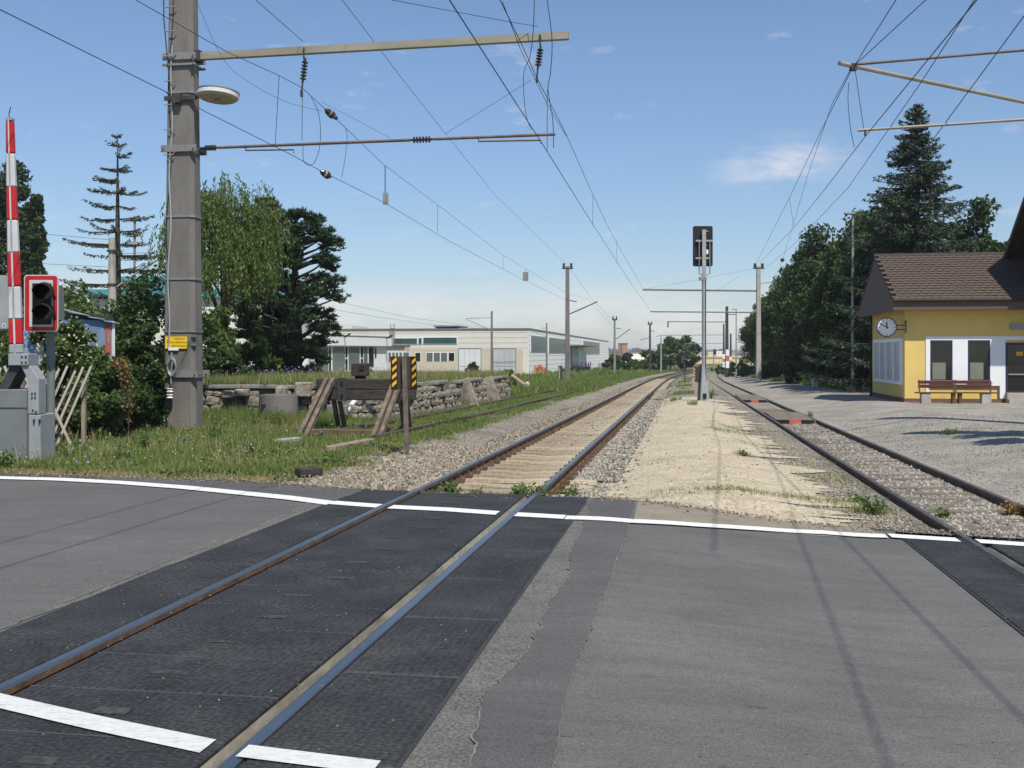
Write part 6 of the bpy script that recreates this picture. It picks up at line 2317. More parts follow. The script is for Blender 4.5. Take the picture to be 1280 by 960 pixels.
# plank crossings in the right hand track
for py0, py1, lab in ((526, 516.5, 'nearer dark plank crossing with red end in the siding'), (500.5, 494.5, 'farther dark plank crossing with red end in the siding')):
    a, b_ = G(985 if py0 > 510 else 937, py0), G(985 if py0 > 510 else 935, py1)
    Ya, Yb = a.y, b_.y
    x_, y_ = float(xc2((Ya + Yb) / 2)), (Ya + Yb) / 2
    zc_ = float(zg(x_, y_))
    t = thing('plank_crossing', lab, 'crossing', (x_, y_, zc_ - .11), 'plank crossings in the siding')
    for k in range(3):
        mb = MB(); ln = (Yb - Ya) * .33
        mb.box((x_ + (k - 1) * ln * .155, Ya + ln * (k + .5), zc_ - .035), (1.20, ln - .02, .13), (Vector((.988, -.153, 0)), Vector((.153, .988, 0)), VZ)); put('plank', mb, 'timber', t, bevel=.01)
    mb = MB(); xa = float(xc2(Ya)); mb.box((xa - .08, Ya - .03, zc_ - .03), (1.22, .06, .16), (Vector((.988, -.153, 0)), Vector((.153, .988, 0)), VZ)); put('front_board', mb, 'black_matt', t)
    mb = MB(); mb.box((xa - .05, Ya - .062, zc_ - .015), (.36, .02, .17), (Vector((.988, -.153, 0)), Vector((.153, .988, 0)), VZ)); mb.box((xa - .04, Ya + .06, zc_ + .058), (.36, .26, .012), (Vector((.988, -.153, 0)), Vector((.153, .988, 0)), VZ)); put('red_end', mb, 'red_white', t)

# ------------------------------------------------------------------ vegetation
def plant(name, label, cat, X, Y, group=None, dz=-.05):
    return thing(name, label, cat, (X, Y, gz(X, Y) + dz), group)


def add_leaves(t, V, m, name='crown'):
    """V relative to the plant's base"""
    me = np_mesh(name, V, 4)
    return link_mesh(name, me, m, t)


def rel(t, mb, name, m):
    """put a part given in coordinates relative to the plant's base"""
    me = bpy.data.meshes.new(name)
    me.from_pydata([tuple(v) for v in mb.v], [], mb.f)
    me.update()
    return link_mesh(name, me, m, t, True)


def broadleaf(t, h, rx, z0, n, L, W, m, clumps=60, seed=1, ry=None, power=.45, squash=.8, trunk_r=None, fill=.35, tip=1.0, limbs=9, dent=.22):
    global rng
    keep = rng
    rng = np.random.default_rng(seed)
    ry = ry or rx
    d = unit(rng.normal(size=(clumps, 3)))
    rr = rng.uniform(fill, 1, (clumps, 1)) ** power
    lump = 1 + dent * (np.sin(d[:, :1] * 4.1 + seed) * np.cos(d[:, 2:] * 5.3 + seed * 2) + .7 * np.sin(d[:, 1:2] * 7 + seed * 3))
    hz = (h - z0) / 2
    C = d * rr * lump * np.array([rx, ry, hz]) * .86
    k = np.clip((C[:, 2] / hz + 1) / 2, 0, 1)
    C[:, :2] *= (1 - (1 - tip) * k ** 1.3)[:, None]
    C[:, 2] += z0 + hz
    R_ = min(rx, hz)
    S = rng.uniform(.17, .34, clumps) * R_
    w = S ** 2 / (S ** 2).sum()
    idx = rng.choice(clumps, n, p=w)
    q = unit(rng.normal(size=(n, 3)))
    q[:, 2] *= squash
    pos = C[idx] + q * S[idx][:, None] * rng.uniform(.35, 1.08, (n, 1))
    pos[:, 2] = np.maximum(pos[:, 2], .05)
    V = leaves(pos, L, W, up=.9)
    add_leaves(t, V, m)
    tr = trunk_r or h * .022
    mb = MB()
    top = Vector((rng.normal() * .2, rng.normal() * .2, z0 + hz * 1.0))
    mb.tube([(0, 0, 0), (tr * .3, 0, z0 * .5), tuple(top * .6), tuple(top)], [tr * 1.25, tr, tr * .7, tr * .35], 8)
    for i in rng.choice(clumps, min(limbs, clumps), replace=False):
        c = Vector(C[i])
        s0 = top * rng.uniform(.35, .9)
        mb.tube([s0, s0.lerp(c, .5) + Vector((0, 0, .08 * h * rng.uniform(-.3, 1) * .3)), c], [tr * .45, tr * .28, tr * .1], 5)
    rel(t, mb, 'trunk', 'bark')
    rng = keep
    return t


def spruce(t, h, r, m, step=.36, nb=8, per=85, L=.15, W=.045, seed=3, bare=0, droop=.28, power=.85, hang=.30, width=.36, lowest=.6, gap=0, dead=None, vary=.22):
    global rng
    keep = rng
    rng = np.random.default_rng(seed)
    z = lowest
    Vs, D = [], []
    mb = MB()
    tr = .016 * h
    mb.tube([(0, 0, 0), (0, 0, h * .5), (0, 0, h * .99)], [tr * 1.2, tr * .75, .015], 8)
    while z < h * .985:
        k = 1 - z / h
        for b in range(nb):
            if rng.uniform() < gap: continue
            az = rng.uniform(0, 6.283)
            ln = max(r * k ** power * rng.uniform(1 - vary * 1.6, 1 + vary * .6), .12)
            dv = np.array([math.cos(az), math.sin(az), 0])
            sd_ = np.array([-math.sin(az), math.cos(az), 0])
            n = max(int(per * ln / r), 6)
            tt = rng.uniform(bare, 1, n) ** .8
            zz = ln * (.12 * tt - droop * tt ** 1.5 + .16 * tt ** 4) + (.35 * ln * tt if k < .12 else 0)
            lat = rng.normal(size=n) * width * ln * (1.02 - tt) * .6 + rng.normal(size=n) * .03
            p = dv[None] * (tt * ln)[:, None] + sd_[None] * lat[:, None]
            p[:, 2] = z + zz - rng.uniform(0, hang, n) * (.35 + .65 * np.minimum(1, ln / r * 1.4)) * (1 - tt * .5)
            dd = dv[None] * .9 + sd_[None] * np.sign(lat)[:, None] * .8 + np.array([0, 0, -.35])
            Vs.append(p); D.append(dd)
            if per < 60 or b % 2 == 0:
                pts = [Vector((0, 0, z)) + Vector(dv) * (q * ln) + Vector((0, 0, ln * (.12 * q - droop * q ** 1.5 + .16 * q ** 4))) for q in (0, .35, .7, 1)]
                mb.tube(pts, [tr * .22, tr * .16, tr * .1, .006], 4)
        z += step * rng.uniform(.8, 1.2) * (.55 + .45 * k)
    P_ = np.vstack(Vs); D_ = np.vstack(D)
    add_leaves(t, leaves(P_, L, W, up=.3, direction=D_ * 1.6), m)
    rel(t, mb, 'trunk', 'bark')
    rng = keep
    return t


def pine(t, h, r, m, seed=5, pads=46, lean=0.0):
    global rng
    keep = rng
    rng = np.random.default_rng(seed)
    mb = MB()
    tr = .028 * h
    mb.tube([(0, 0, 0), (.1, 0, h * .3), (-.05, .1, h * .6), (.05, 0, h * .92)], [tr * 1.2, tr, tr * .7, .05], 8)
    P_, D_ = [], []
    for i in range(pads):
        k = (i + .5) / pads
        z = h * (.10 + .86 * k)
        prof = math.sin(math.pi * min(1, (1.06 - k) * .86 + .05)) ** .7
        prof = max(prof, .18)
        az = i * 2.39996 + rng.uniform(-.5, .5)
        ln = r * prof * rng.uniform(.45, 1.05)
        c = np.array([math.cos(az) * ln + lean * k, math.sin(az) * ln, z + rng.uniform(-.1, .25)])
        mb.tube([Vector((0, 0, max(z - .35 * ln, .3))), Vector((c[0] * .55, c[1] * .55, z - .12 * ln)), Vector(c)], [tr * .32, tr * .2, tr * .08], 5)
        nt = int(rng.uniform(24, 38))
        pr = rng.uniform(.42, .75) * (.7 + .3 * prof)
        q = unit(rng.normal(size=(nt, 3))) * rng.uniform(.3, 1, (nt, 1)) * np.array([pr, pr, pr * .5])
        for cc2 in (c + q):
            nn = 15
            d = rng.normal(size=(nn, 3)); d[:, 2] = np.abs(d[:, 2]) * .8 + .1
            d = unit(d)
            P_.append(cc2 + d * .11); D_.append(d)
    P_ = np.vstack(P_); D_ = np.vstack(D_)
    add_leaves(t, leaves(P_, .125, .026, direction=D_ * 4), m)
    rel(t, mb, 'trunk', 'bark')
    rng = keep
    return t


def willow(t, h, r, m, seed=9, strands=620):
    global rng
    keep = rng
    rng = np.random.default_rng(seed)
    nc = 52
    d = unit(rng.normal(size=(nc, 3))); d[:, 2] = np.abs(d[:, 2]) * 1.1 - .25
    C = d * rng.uniform(.45, 1, (nc, 1)) * np.array([r, r, h * .40]) + np.array([0, 0, h * .56])
    P_, D_ = [], []
    n = 9000
    idx = rng.integers(0, nc, n)
    q = unit(rng.normal(size=(n, 3)))
    P_.append(C[idx] + q * rng.uniform(.3, .85, (n, 1)) * .85); D_.append(np.tile([0, 0, -.6], (n, 1)))
    for i in range(strands):
        c = C[rng.integers(0, nc)] + unit(rng.normal(size=(1, 3)))[0] * rng.uniform(.4, .95)
        ln = rng.uniform(.5, 1.7)
        ln = min(ln, c[2] - .15)
        k = int(ln / .055)
        if k < 4: continue
        tt = np.linspace(0, 1, k)
        out = c[:2] / max(np.linalg.norm(c[:2]), .3) * .35
        p = np.stack([c[0] + out[0] * np.sqrt(tt) + rng.normal(size=k) * .035, c[1] + out[1] * np.sqrt(tt) + rng.normal(size=k) * .035, c[2] - ln * tt ** 1.1 + .1 * np.sin(tt * 3)], -1)
        P_.append(p); D_.append(np.tile([0, 0, -2.2], (k, 1)))
    P_ = np.vstack(P_); D_ = np.vstack(D_)
    add_leaves(t, leaves(P_, .085, .026, direction=D_), m)
    mb = MB()
    tr = .17
    mb.tube([(0, 0, 0), (.1, 0, h * .25), (0, .1, h * .55), (.1, 0, h * .85)], [tr * 1.2, tr, tr * .7, .04], 8)
    for i in range(14):
        c = Vector(C[i]); s0 = Vector((0, 0, h * rng.uniform(.25, .6)))
        mb.tube([s0, s0.lerp(c, .5) + Vector((0, 0, .4)), c], [tr * .4, tr * .25, .02], 5)
    rel(t, mb, 'trunk', 'bark')
    rng = keep
    return t


def bx(px, Y):
    return (px - 640) / F * Y


# left side
for px, Y, top, r, seed, lab in ((14, 76, 166, 2.35, 21, 'taller dark poplar behind the barrier boom'), (42, 74, 222, 1.25, 22, 'shorter dark poplar right of the barrier boom')):
    t = plant('poplar_tree', lab, 'tree', bx(px, Y), Y, 'poplars at the left edge')
    h = CH + (HZ - top) / F * Y - org(t).z
    broadleaf(t, h, r, .8, 21000, .15, .09, 'leaf_poplar', 130, seed, power=.33, tip=.42, fill=.1, dent=.16)
t = plant('poplar_tree', 'partly hidden poplar cut off by the left picture edge', 'tree', bx(-22, 80), 80, 'poplars at the left edge')
broadleaf(t, 15.5, 1.9, .8, 11000, .18, .10, 'leaf_poplar', 90, 23, power=.3, tip=.12, fill=.1)
t = plant('sparse_spruce', 'thin sparse spruce with bare layered branches behind the concrete pole', 'tree', bx(147, 52), 52)
spruce(t, CH + (HZ - 163) / F * 52 - org(t).z, 4.0, 'needle_thin', step=.84, nb=9, per=130, L=.11, W=.026, seed=33, bare=.10, droop=.17, power=.74, hang=.20, width=.20, lowest=1.2, gap=.16, vary=.26)
t = plant('willow_tree', 'light green weeping willow right behind the large mast', 'tree', bx(278, 43), 43)
willow(t, (CH + (HZ - 214) / F * 43 - org(t).z) * 1.12, 2.35, 'leaf_willow', 11, 1250)
t = plant('pine_tree', 'dark black pine with clumped pads right of the willow', 'tree', bx(369, 48), 48)
pine(t, CH + (HZ - 258) / F * 48 - org(t).z, 2.55, 'needle_pine', 5, 88)
t = plant('pine_tree', 'dark pine top rising between the willow and the black pine', 'tree', bx(332, 50), 50)
pine(t, CH + (HZ - 247) / F * 50 - org(t).z, 1.6, 'needle_pine', 6, 75)
HEDGE = [(78, 31.5, 352, 1.5, 4500, 'rear hedge shrub behind the blue kiosk roof, left one', 'leaf_hedge'),
         (128, 33, 358, 1.6, 5000, 'rear hedge shrub behind the blue kiosk roof, middle one', 'leaf_mid'),
         (178, 30, 352, 1.7, 7000, 'rear hedge shrub left of the large mast, tallest one', 'leaf_dark'),
         (69, 25.2, 372, .72, 5000, 'climbing shrub just right of the crossing light', 'leaf_hedge'),
         (88, 23.6, 404, .80, 8000, 'blossoming shrub growing before the blue kiosk', 'leaf_hedge'),
         (128, 23.2, 440, .80, 8000, 'shrub before the kiosk with dry orange vine beside it', 'leaf_hedge'),
         (173, 25.4, 384, .66, 9000, 'big dark round shrub between kiosk and large mast', 'leaf_dark'),
         (198, 28.2, 420, .7, 6000, 'lower shrub touching the left side of the large mast', 'leaf_mid'),
         (112, 21.9, 478, .62, 5500, 'low tangled shrub on the end of the lattice fence', 'leaf_hedge'),
         (158, 24.2, 462, .62, 5500, 'dark low shrub left of the large mast foot', 'leaf_dark'),
         (110, 24.8, 416, .6, 5000, 'blossoming shrub in front of the kiosk wall middle', 'leaf_hedge'),
         (74, 21.3, 496, .42, 2600, 'brownish low shrub behind the lattice fence pickets', 'leaf_brown'),
         (188, 25.6, 486, .42, 2600, 'low shrub at the left foot of the large mast', 'leaf_dark'),
         (40, 27.5, 400, 1.0, 3500, 'shrub seen between the barrier boom and the crossing light', 'leaf_hedge'),
         (8, 26, 400, 1.0, 3500, 'shrub behind the grey sign back at the left edge', 'leaf_hedge'),
         (272, 37, 425, 1.3, 7000, 'dark shrub below the willow right of the large mast', 'leaf_dark'),
         (262, 40.5, 372, 1.3, 6500, 'tall bush filling the space under the willow branches', 'leaf_mid'),
         (318, 44, 420, 1.2, 5000, 'bush between the willow and pine trunks', 'leaf_dark')]
for i, (px, Y, top, r, n, lab, m) in enumerate(HEDGE):
    t = plant('hedge_shrub', lab, 'shrub', bx(px, Y), Y, 'overgrown hedge shrubs on the left')
    h = CH + (HZ - top) / F * Y - org(t).z
    broadleaf(t, h, r, 0.0, n, .062 * max(Y / 25, 1), .036 * max(Y / 25, 1), m, 46, 60 + i, power=.4, fill=.3, trunk_r=.05, limbs=6, dent=.28)
    if 'blossom' in lab or 'climbing' in lab:
        q = unit(rng.normal(size=(260, 3))); q[:, 1] = -np.abs(q[:, 1])
        c = q * np.array([r, r, h * .46]) * .98 + np.array([0, 0, h * .55])
        add_leaves(t, leaves(c, .035, .03), 'blossom', 'blossoms')
# the dry vine
t = plant('dry_vine', 'dry orange brown vine hanging over the hedge left of the mast', 'vine', bx(160, 22.6), 22.6)
P_ = []
mb = MB()
for k in range(5):
    a = Vector((bx(140 + 3 * k, 22.6) - org(t).x, .15 * math.sin(k), 1.75 - .03 * k)); b_ = Vector((bx(156 + 3.4 * k, 22.6) - org(t).x, -.25, .45 + .12 * (k % 3)))
    mid_ = a.lerp(b_, .45) + Vector((.12, -.1, .28))
    pts = catmull([a, mid_, b_], 14)
    mb.tube(pts, .008, 4)
    for p in pts:
        for _ in range(3):
            P_.append((p.x + rng.normal() * .05, p.y + rng.normal() * .06, p.z + rng.normal() * .06))
add_leaves(t, leaves(np.array(P_), .032, .02), 'leaf_dry', 'dry_leaves')
rel(t, mb, 'stems', 'bark')

# far green on the left of the line and round tree
for i, (px, Y, top, r, n, lab, m) in enumerate([
        (781, 200, 441, 2.9, 2200, 'small round bush at the end of the factory hall', 'leaf_dark'),
        (838, 205, 421, 4.6, 4500, 'round leafy tree on the outside of the curve', 'leaf_mid'),
        (818, 200, 437, 3.4, 2600, 'bushy tree left of the round tree on the curve', 'leaf_dark'),
        (857, 215, 427, 2.6, 2200, 'small tree right of the round tree on the curve', 'leaf_dark'),
        (796, 190, 450, 3.0, 2000, 'low shrub between the bush and the round tree', 'leaf_mid'),
        (766, 175, 446, 1.6, 1500, 'low shrub at the foot of the stayed steel mast', 'leaf_hedge'),
        (590, 100, 452, .6, 900, 'small shrub beside the left factory gate', 'leaf_dark'),
        (636, 62, 460, .45, 900, 'small shrub on top of the ramp end', 'leaf_mid'),
        (455, 52, 455, .6, 1500, 'shrub on the ramp behind the buffer lamp box', 'leaf_mid')]):
    t = plant('far_shrub' if 'shrub' in lab or 'small round bush' in lab else 'leafy_tree', lab, 'shrub' if 'shrub' in lab or 'small round bush' in lab else 'tree', bx(px, Y), Y, 'greenery on the left of the line')
    h = CH + (HZ - top) / F * Y - org(t).z
    sc_ = Y / 200
    broadleaf(t, h, r, .2, n, max(.32 * sc_, .07), max(.2 * sc_, .045), m, 30, 90 + i, power=.4, trunk_r=.12 * sc_ + .03, limbs=5, dent=.3)

# right hand tree row
protos = []
ROW = []
for Y_r, h_r, r_r in ((62, 11.2, 3.4), (70, 12.3, 3.7), (79, 12.2, 3.6), (89, 13.0, 3.7), (100, 12.9, 3.7), (111, 12.4, 3.7), (123, 11.8, 3.7), (136, 11.4, 3.6), (150, 10.8, 3.5), (165, 9.8, 3.3)):
    ROW.append((float(xc2(Y_r)) + (6.6 if Y_r < 75 else 6.2) - max(0, Y_r - 120) * .02 + r_r * .55, Y_r, h_r, r_r))
names_ = ['nearest', 'second', 'third', 'fourth', 'fifth', 'sixth', 'seventh', 'eighth', 'ninth', 'farthest']
for i, (x, y, h, r) in enumerate(ROW):
    lab = 'dark leafy tree, %s of the row running from the tall lamp post' % names_[i]
    if i < 4:
        t = plant('row_tree', lab, 'tree', x, y, 'dark tree row beside the right track')
        broadleaf(t, h, r, .2, 24000, .15, .095, 'leaf_dark', 120, 120 + i, power=.36, fill=.2, limbs=10, dent=.2, tip=.72)
        protos.append((t, h, r))
    else:
        p, ph, pr2 = protos[i % 4]
        t = copy_tree(p)
        t['label'] = lab
        t.location = (x, y, gz(x, y) - .05)
        t.rotation_euler = (0, 0, i * 1.3)
        t.scale = (r / pr2, r / pr2, h / ph)
for i, (px, Y, top, r, n, lab) in enumerate([(935, 128, 455, 1.6, 2200, 'low shrub in front of the pale mast foot'), (922, 140, 450, 1.7, 2200, 'low shrub right of the banded boards'),
                                             (963, 104, 452, 1.5, 2500, 'dark undergrowth shrub right of the pale mast'), (1000, 82, 452, 1.7, 3000, 'dark undergrowth shrub left of the white marker'),
                                             (1040, 72, 448, 1.7, 3000, 'dark undergrowth shrub right of the white marker'), (1083, 64, 440, 2.0, 3500, 'dark undergrowth shrub between lamp post and gable'),
                                             (1122, 66, 400, 2.6, 3500, 'dark undergrowth shrub hidden behind the station gable'), (905, 165, 455, 1.6, 1500, 'low shrub left of the banded boards')]):
    t = plant('undergrowth_shrub', lab, 'shrub', bx(px, Y), Y, 'undergrowth below the tree row')
    h = CH + (HZ - top) / F * Y - org(t).z
    broadleaf(t, h, r, .0, n, .16, .10, 'leaf_dark' if i > 1 else 'leaf_mid', 34, 150 + i, power=.4, trunk_r=.06, limbs=5, dent=.3)
t = plant('spruce_tree', 'tall blue green spruce rising behind the brown station roof', 'tree', bx(1146, 58), 58)
spruce(t, CH + (HZ - 124) / F * 58 - org(t).z, 6.0, 'needle_spruce', step=.44, nb=11, per=240, L=.13, W=.034, seed=41, droop=.22, power=.82, hang=.45, width=.32, lowest=.8, vary=.26)
for px, Y, top, r, seed, lab in ((1210, 63, 262, 3.1, 51, 'leafy tree right of the spruce behind the station roof'), (1262, 66, 296, 2.6, 52, 'leafy tree at the right behind the annexe roof'),
                                 (1088, 66, 240, 3.0, 53, 'leafy tree just left of the spruce')):
    t = plant('leafy_tree', lab, 'tree', bx(px, Y), Y, 'leafy trees behind the station')
    broadleaf(t, CH + (HZ - top) / F * Y - org(t).z, r, .8, 11000, .16, .11, 'leaf_dark', 60, seed, power=.36, fill=.2, dent=.25)
t = plant('leafy_tree', 'tall tree beyond the right edge shading the station gravel', 'tree', 14.0, 17.0, 'leafy trees behind the station')
broadleaf(t, 12.0, 2.3, 7.6, 2600, .13, .09, 'leaf_dark', 15, 57, power=.5, dent=.3)

# distant tree line and town
fl = MB()
for i in range(7):
    a = rnd.uniform(850, 1000) if i else 905
tl = thing('distant_trees', kind='stuff')
n = 9000
X = rng.uniform(-1500, 1500, n)
Yt = 1500 + rng.uniform(-60, 60, n) + 150 * np.sin(X * .004)
hh = 5 + 3 * np.sin(X * .013) + 3 * np.sin(X * .041 + 1) + 2 * np.sin(X * .11)
Z = -1.8 + rng.uniform(0, 1, n) ** .8 * np.maximum(hh, .5)
add_leaves(tl, leaves(np.stack([X, Yt, Z], -1), 3.2, 2.2), 'leaf_poplar', 'far_wood')
tl2 = thing('distant_bushes', kind='stuff')
n = 5000
X = rng.uniform(-400, 800, n); Yt = 640 + rng.uniform(-25, 25, n) + 30 * np.sin(X * .02)
kk = np.sin(X * .017 + 1.2) + .6 * np.sin(X * .05) > .35
X, Yt = X[kk], Yt[kk]
add_leaves(tl2, leaves(np.stack([X, Yt, -1.6 + rng.uniform(0, 4.2, len(X)) * (.5 + .5 * np.sin(X * .09))], -1), 1.1, .8), 'leaf_dark', 'far_scrub')
words_ = ['white gabled', 'grey gabled', 'cream', 'pale long', 'small white', 'broad cream', 'low grey', 'tall white']
for i, px in enumerate((862, 874, 889, 902, 916, 934, 845, 955)):
    Y = 1400 - 25 * (i % 3)
    x = bx(px, Y)
    w, h_ = rnd.uniform(6, 13), rnd.uniform(4.5, 7)
    zb = -1.7
    t = thing('distant_house', '%s house of the far village, %s' % (words_[i], ['leftmost but one', 'third from left', 'fourth from left', 'fifth from left', 'sixth from left', 'seventh from left', 'leftmost', 'rightmost'][i]), 'house', (x, Y, zb), 'houses of the far village')
    mb = MB(); mb.box((x, Y + 4, zb + h_ / 2), (w, 8, h_)); put('wall', mb, ['white', 'concrete_pale', 'cream'][i % 3], t)
    mb = MB(); mb.prism([(x - w / 2 - .3, Y - .3, zb + h_), (x + w / 2 + .3, Y - .3, zb + h_), (x, Y - .3, zb + h_ + 2.6)], (0, 8.6, 0)); put('roof', mb, 'tile' if i % 2 else 'roof_grey', t)
    mb = MB()
    for q in (-.28, .05, .3): mb.box((x + q * w, Y - .06, zb + h_ * .55), (w * .12, .1, 1.3))
    put('windows', mb, 'glass', t, kind='stuff')

# ------------------------------------------------------------------ grass, weeds and flowers
def blades(name, X, Y, Zb, H, w, m, lean=.5, per=1):
    n = len(X)
    az = rng.uniform(0, 6.283, n)
    ca, sa_ = np.cos(az), np.sin(az)
    H = H * rng.uniform(.5, 1.25, n)
    W = w * rng.uniform(.7, 1.3, n)
    la = rng.uniform(0, 6.283, n); ll = H * lean * rng.uniform(0, 1, n)
    b0 = np.stack([X - ca * W, Y - sa_ * W, Zb], -1)
    b1 = np.stack([X + ca * W, Y + sa_ * W, Zb], -1)
    tp = np.stack([X + np.cos(la) * ll, Y + np.sin(la) * ll, Zb + np.sqrt(np.maximum(H * H - ll * ll, .0001))], -1)
    V = np.stack([b0, b1, tp], 1).reshape(-1, 3)
    return tag(link_mesh(name, np_mesh(name, V, 3), m), kind='stuff')


def noise2(X, Y, k=1.0):
    return (np.sin(X * 1.7 * k + 1.3) * np.cos(Y * 1.1 * k + .4) + .7 * np.sin(X * 3.1 * k - Y * 2.3 * k) + .5 * np.sin(X * .7 * k + Y * .9 * k + 2)) / 2.2


def wallx(Y):
    """x of the ramp's side wall at Y, left of which the ramp stands"""
    ys = [p[1] for p in RP[2:]]
    xs = [p[0] for p in RP[2:]]
    return np.interp(Y, ys, xs)


def on_ramp(X, Y):
    return ((Y > np.interp(X, [-16, -4.7, -3.9], [30.2, 29.5, 30.1])) & (X < wallx(Y)) & (Y < 58) & (X > -16))


def bank(n, ya, yb, power, tuft=9, spread=.09, thr=-2.0, right=-3.0):
    nt = n // tuft
    Y = ya + (yb - ya) * rng.uniform(0, 1, nt) ** power
    Xl = bx(-30, Y)
    Xr = xc1(Y) + right + .35 * np.sin(Y * 1.9) + .25 * np.sin(Y * 4.3 + 1)
    X = Xl + (Xr - Xl) * rng.uniform(0, 1, nt)
    k = (Y > edge(X) + .12 + .3 * rng.uniform(size=nt)) & (noise2(X, Y) > thr + rng.uniform(-.3, .3, nt)) & ~on_ramp(X, Y)
    X, Y = X[k], Y[k]
    near_buf = (X > -4.9) & (X < -2.0) & (Y > 21.6) & (Y < 28.5)
    k = ~near_buf | (rng.uniform(size=len(X)) < .16)
    X, Y = X[k], Y[k]
    X = np.repeat(X, tuft) + rng.normal(size=len(X) * tuft) * spread
    Y = np.repeat(Y, tuft) + rng.normal(size=len(Y) * tuft) * spread
    return X, Y


X, Y = bank(120000, 13, 30, 1.15, thr=-.75)
hh = .07 + .065 * (noise2(X, Y, .6) > .1) + .05 * rng.uniform(size=len(X))
hh *= np.where(Y < edge(X) + .9, .45, 1.0)
blades('grass', X, Y, zt(X, Y) - .01, hh, .010, 'grass', .6)
X, Y = bank(80000, 13, 30, 1.0, thr=-.1)
blades('dry_grass', X, Y, zt(X, Y) - .01, .12 + 0 * X, .008, 'grass_dry', .8)
# taller weeds in the middle of the bank, towards the mast, ring and buffer stop
X, Y = bank(60000, 17, 30, .8, 14, .12, .15, -4.6)
blades('tall_grass', X, Y, zt(X, Y) - .01, .19 + .10 * noise2(X, Y, .8), .011, 'grass', .6)
X, Y = bank(9000, 15, 29, .9, 8, .10, .3, -4)
blades('tall_grass', X, Y, zt(X, Y) - .01, .42 + 0 * X, .007, 'grass_dry', .6)
# tall growth against the ramp wall, low leafy weeds all over the bank, dead thatch along the road
Y = rng.uniform(26.2, 29.6, 16000); X = rng.uniform(-9.5, -4.4, 16000)
k = noise2(X, Y, 1.2) > -.35
X, Y = X[k], Y[k]
blades('tall_grass', X, Y, zt(X, Y) - .01, .42 + .2 * noise2(X, Y, 1.3), .012, 'grass', .5)
X, Y = bank(34000, 13.4, 30, 1.0, 16, .07, .05)
hh = rng.uniform(.02, .17, len(X)) * (.6 + .5 * (noise2(X, Y, .9) > .3))
tag(link_mesh('leafy_weeds', np_mesh('leafy_weeds', leaves(np.stack([X, Y, zt(X, Y) + hh], -1), .035, .017, up=1.2), 4), 'weed'), kind='stuff')
X = rng.uniform(-9, -1.9, 9000); Y = edge(X) + .12 + np.abs(rng.normal(size=9000)) * .35
k = (xc1(Y) - 3.0 > X)
X, Y = X[k], Y[k]
tag(link_mesh('dead_thatch', np_mesh('dead_thatch', leaves(np.stack([X, Y, zt(X, Y) + rng.uniform(.005, .04, len(X))], -1), .07, .004, up=2.5), 4), 'grass_dry'), kind='stuff')
# trackside grass on the old siding, further off
for n_, ya, yb, hgt, w_, tf in ((70000, 22, 70, .14, .014, 8), (60000, 60, 200, .28, .035, 8)):
    nt = n_ // tf
    Y = ya + (yb - ya) * rng.uniform(0, 1, nt) ** 1.4
    u = rng.uniform(-2.6, 2.2, nt) if ya < 50 else rng.uniform(-4, 1.9, nt)
    X = xc3(Y) + u
    k = (noise2(X * 1.3, Y * .5) > -.25 + rng.uniform(-.4, .4, nt)) & ~on_ramp(X, Y) & (X < xc1(Y) - 2.75)
    X, Y = np.repeat(X[k], tf), np.repeat(Y[k], tf)
    X = X + rng.normal(size=len(X)) * .1; Y = Y + rng.normal(size=len(Y)) * .16
    blades('grass', X, Y, zt(X, Y) - .01, hgt + 0 * X, w_, 'grass', .6)
# meadow beyond, before the factory and behind the ramp
for n_, ya, yb, hgt, w_ in ((60000, 50, 120, .38, .03), (26000, 110, 260, .6, .09)):
    Y = ya + (yb - ya) * rng.uniform(0, 1, n_) ** 1.2
    X = bx(-30, Y) + (np.minimum(xc3(Y), xc1(Y) - 3) - 1.0 - bx(-30, Y)) * rng.uniform(0, 1, n_)
    k = ~on_ramp(X, Y) & ~((Y > 127) & (X < 2 + (Y - 130) * .16)) & ~((Y > 79) & (Y < 122) & (X < -13) & (X > -25))
    X, Y = X[k], Y[k]
    blades('meadow_grass', X, Y, zt(X, Y) - .02, hgt * (1 + .4 * noise2(X, Y, .2)), w_, 'grass', .5)
# on top of the ramp
Y = rng.uniform(29.6, 57, 60000) ; X = rng.uniform(-16, 0, 60000)
k = on_ramp(X, Y + -.5) & (noise2(X, Y, .7) > -.7)
X, Y = X[k], Y[k]
blades('ramp_grass', X, Y, zt(X, Y) + RZ - .07, .26 + .16 * np.maximum(noise2(X, Y, .5), 0), .013, 'grass', .55)
k2 = rng.uniform(size=len(X)) < .25
blades('ramp_dry_grass', X[k2], Y[k2], zt(X[k2], Y[k2]) + RZ - .07, .40 + 0 * X[k2], .009, 'grass_dry', .6)
# tree row verge and right side
Y = 60 + 150 * rng.uniform(0, 1, 26000) ** 1.3
X = xc2(Y) + rng.uniform(3.6, 9, 26000) + np.interp(Y, [60, 90, 140], [2.2, 1.2, 0])
blades('verge_grass', X, Y, zt(X, Y) - .02, .30 + 0 * X, .04, 'grass', .5)
# patchy grass on the strip between the tracks
X, Y = scatter_u(9000, 1.9, 3.0, 42, 130, 1.2)
k = noise2(X, Y, .4) > .2
blades('grass', X[k], Y[k], zt(X[k], Y[k]), .16 + 0 * X[k], .02, 'grass', .6)


def tuft_px(px, py, rx, ry, n, h, m='grass', w=.006, name='grass_tuft'):
    c = G(px, py)
    X = c.x + rng.normal(size=n) * rx; Y = c.y + rng.normal(size=n) * ry
    k = Y > edge(X) - .08
    X, Y = X[k], Y[k]
    return X, Y, zt(X, Y), h + 0 * X


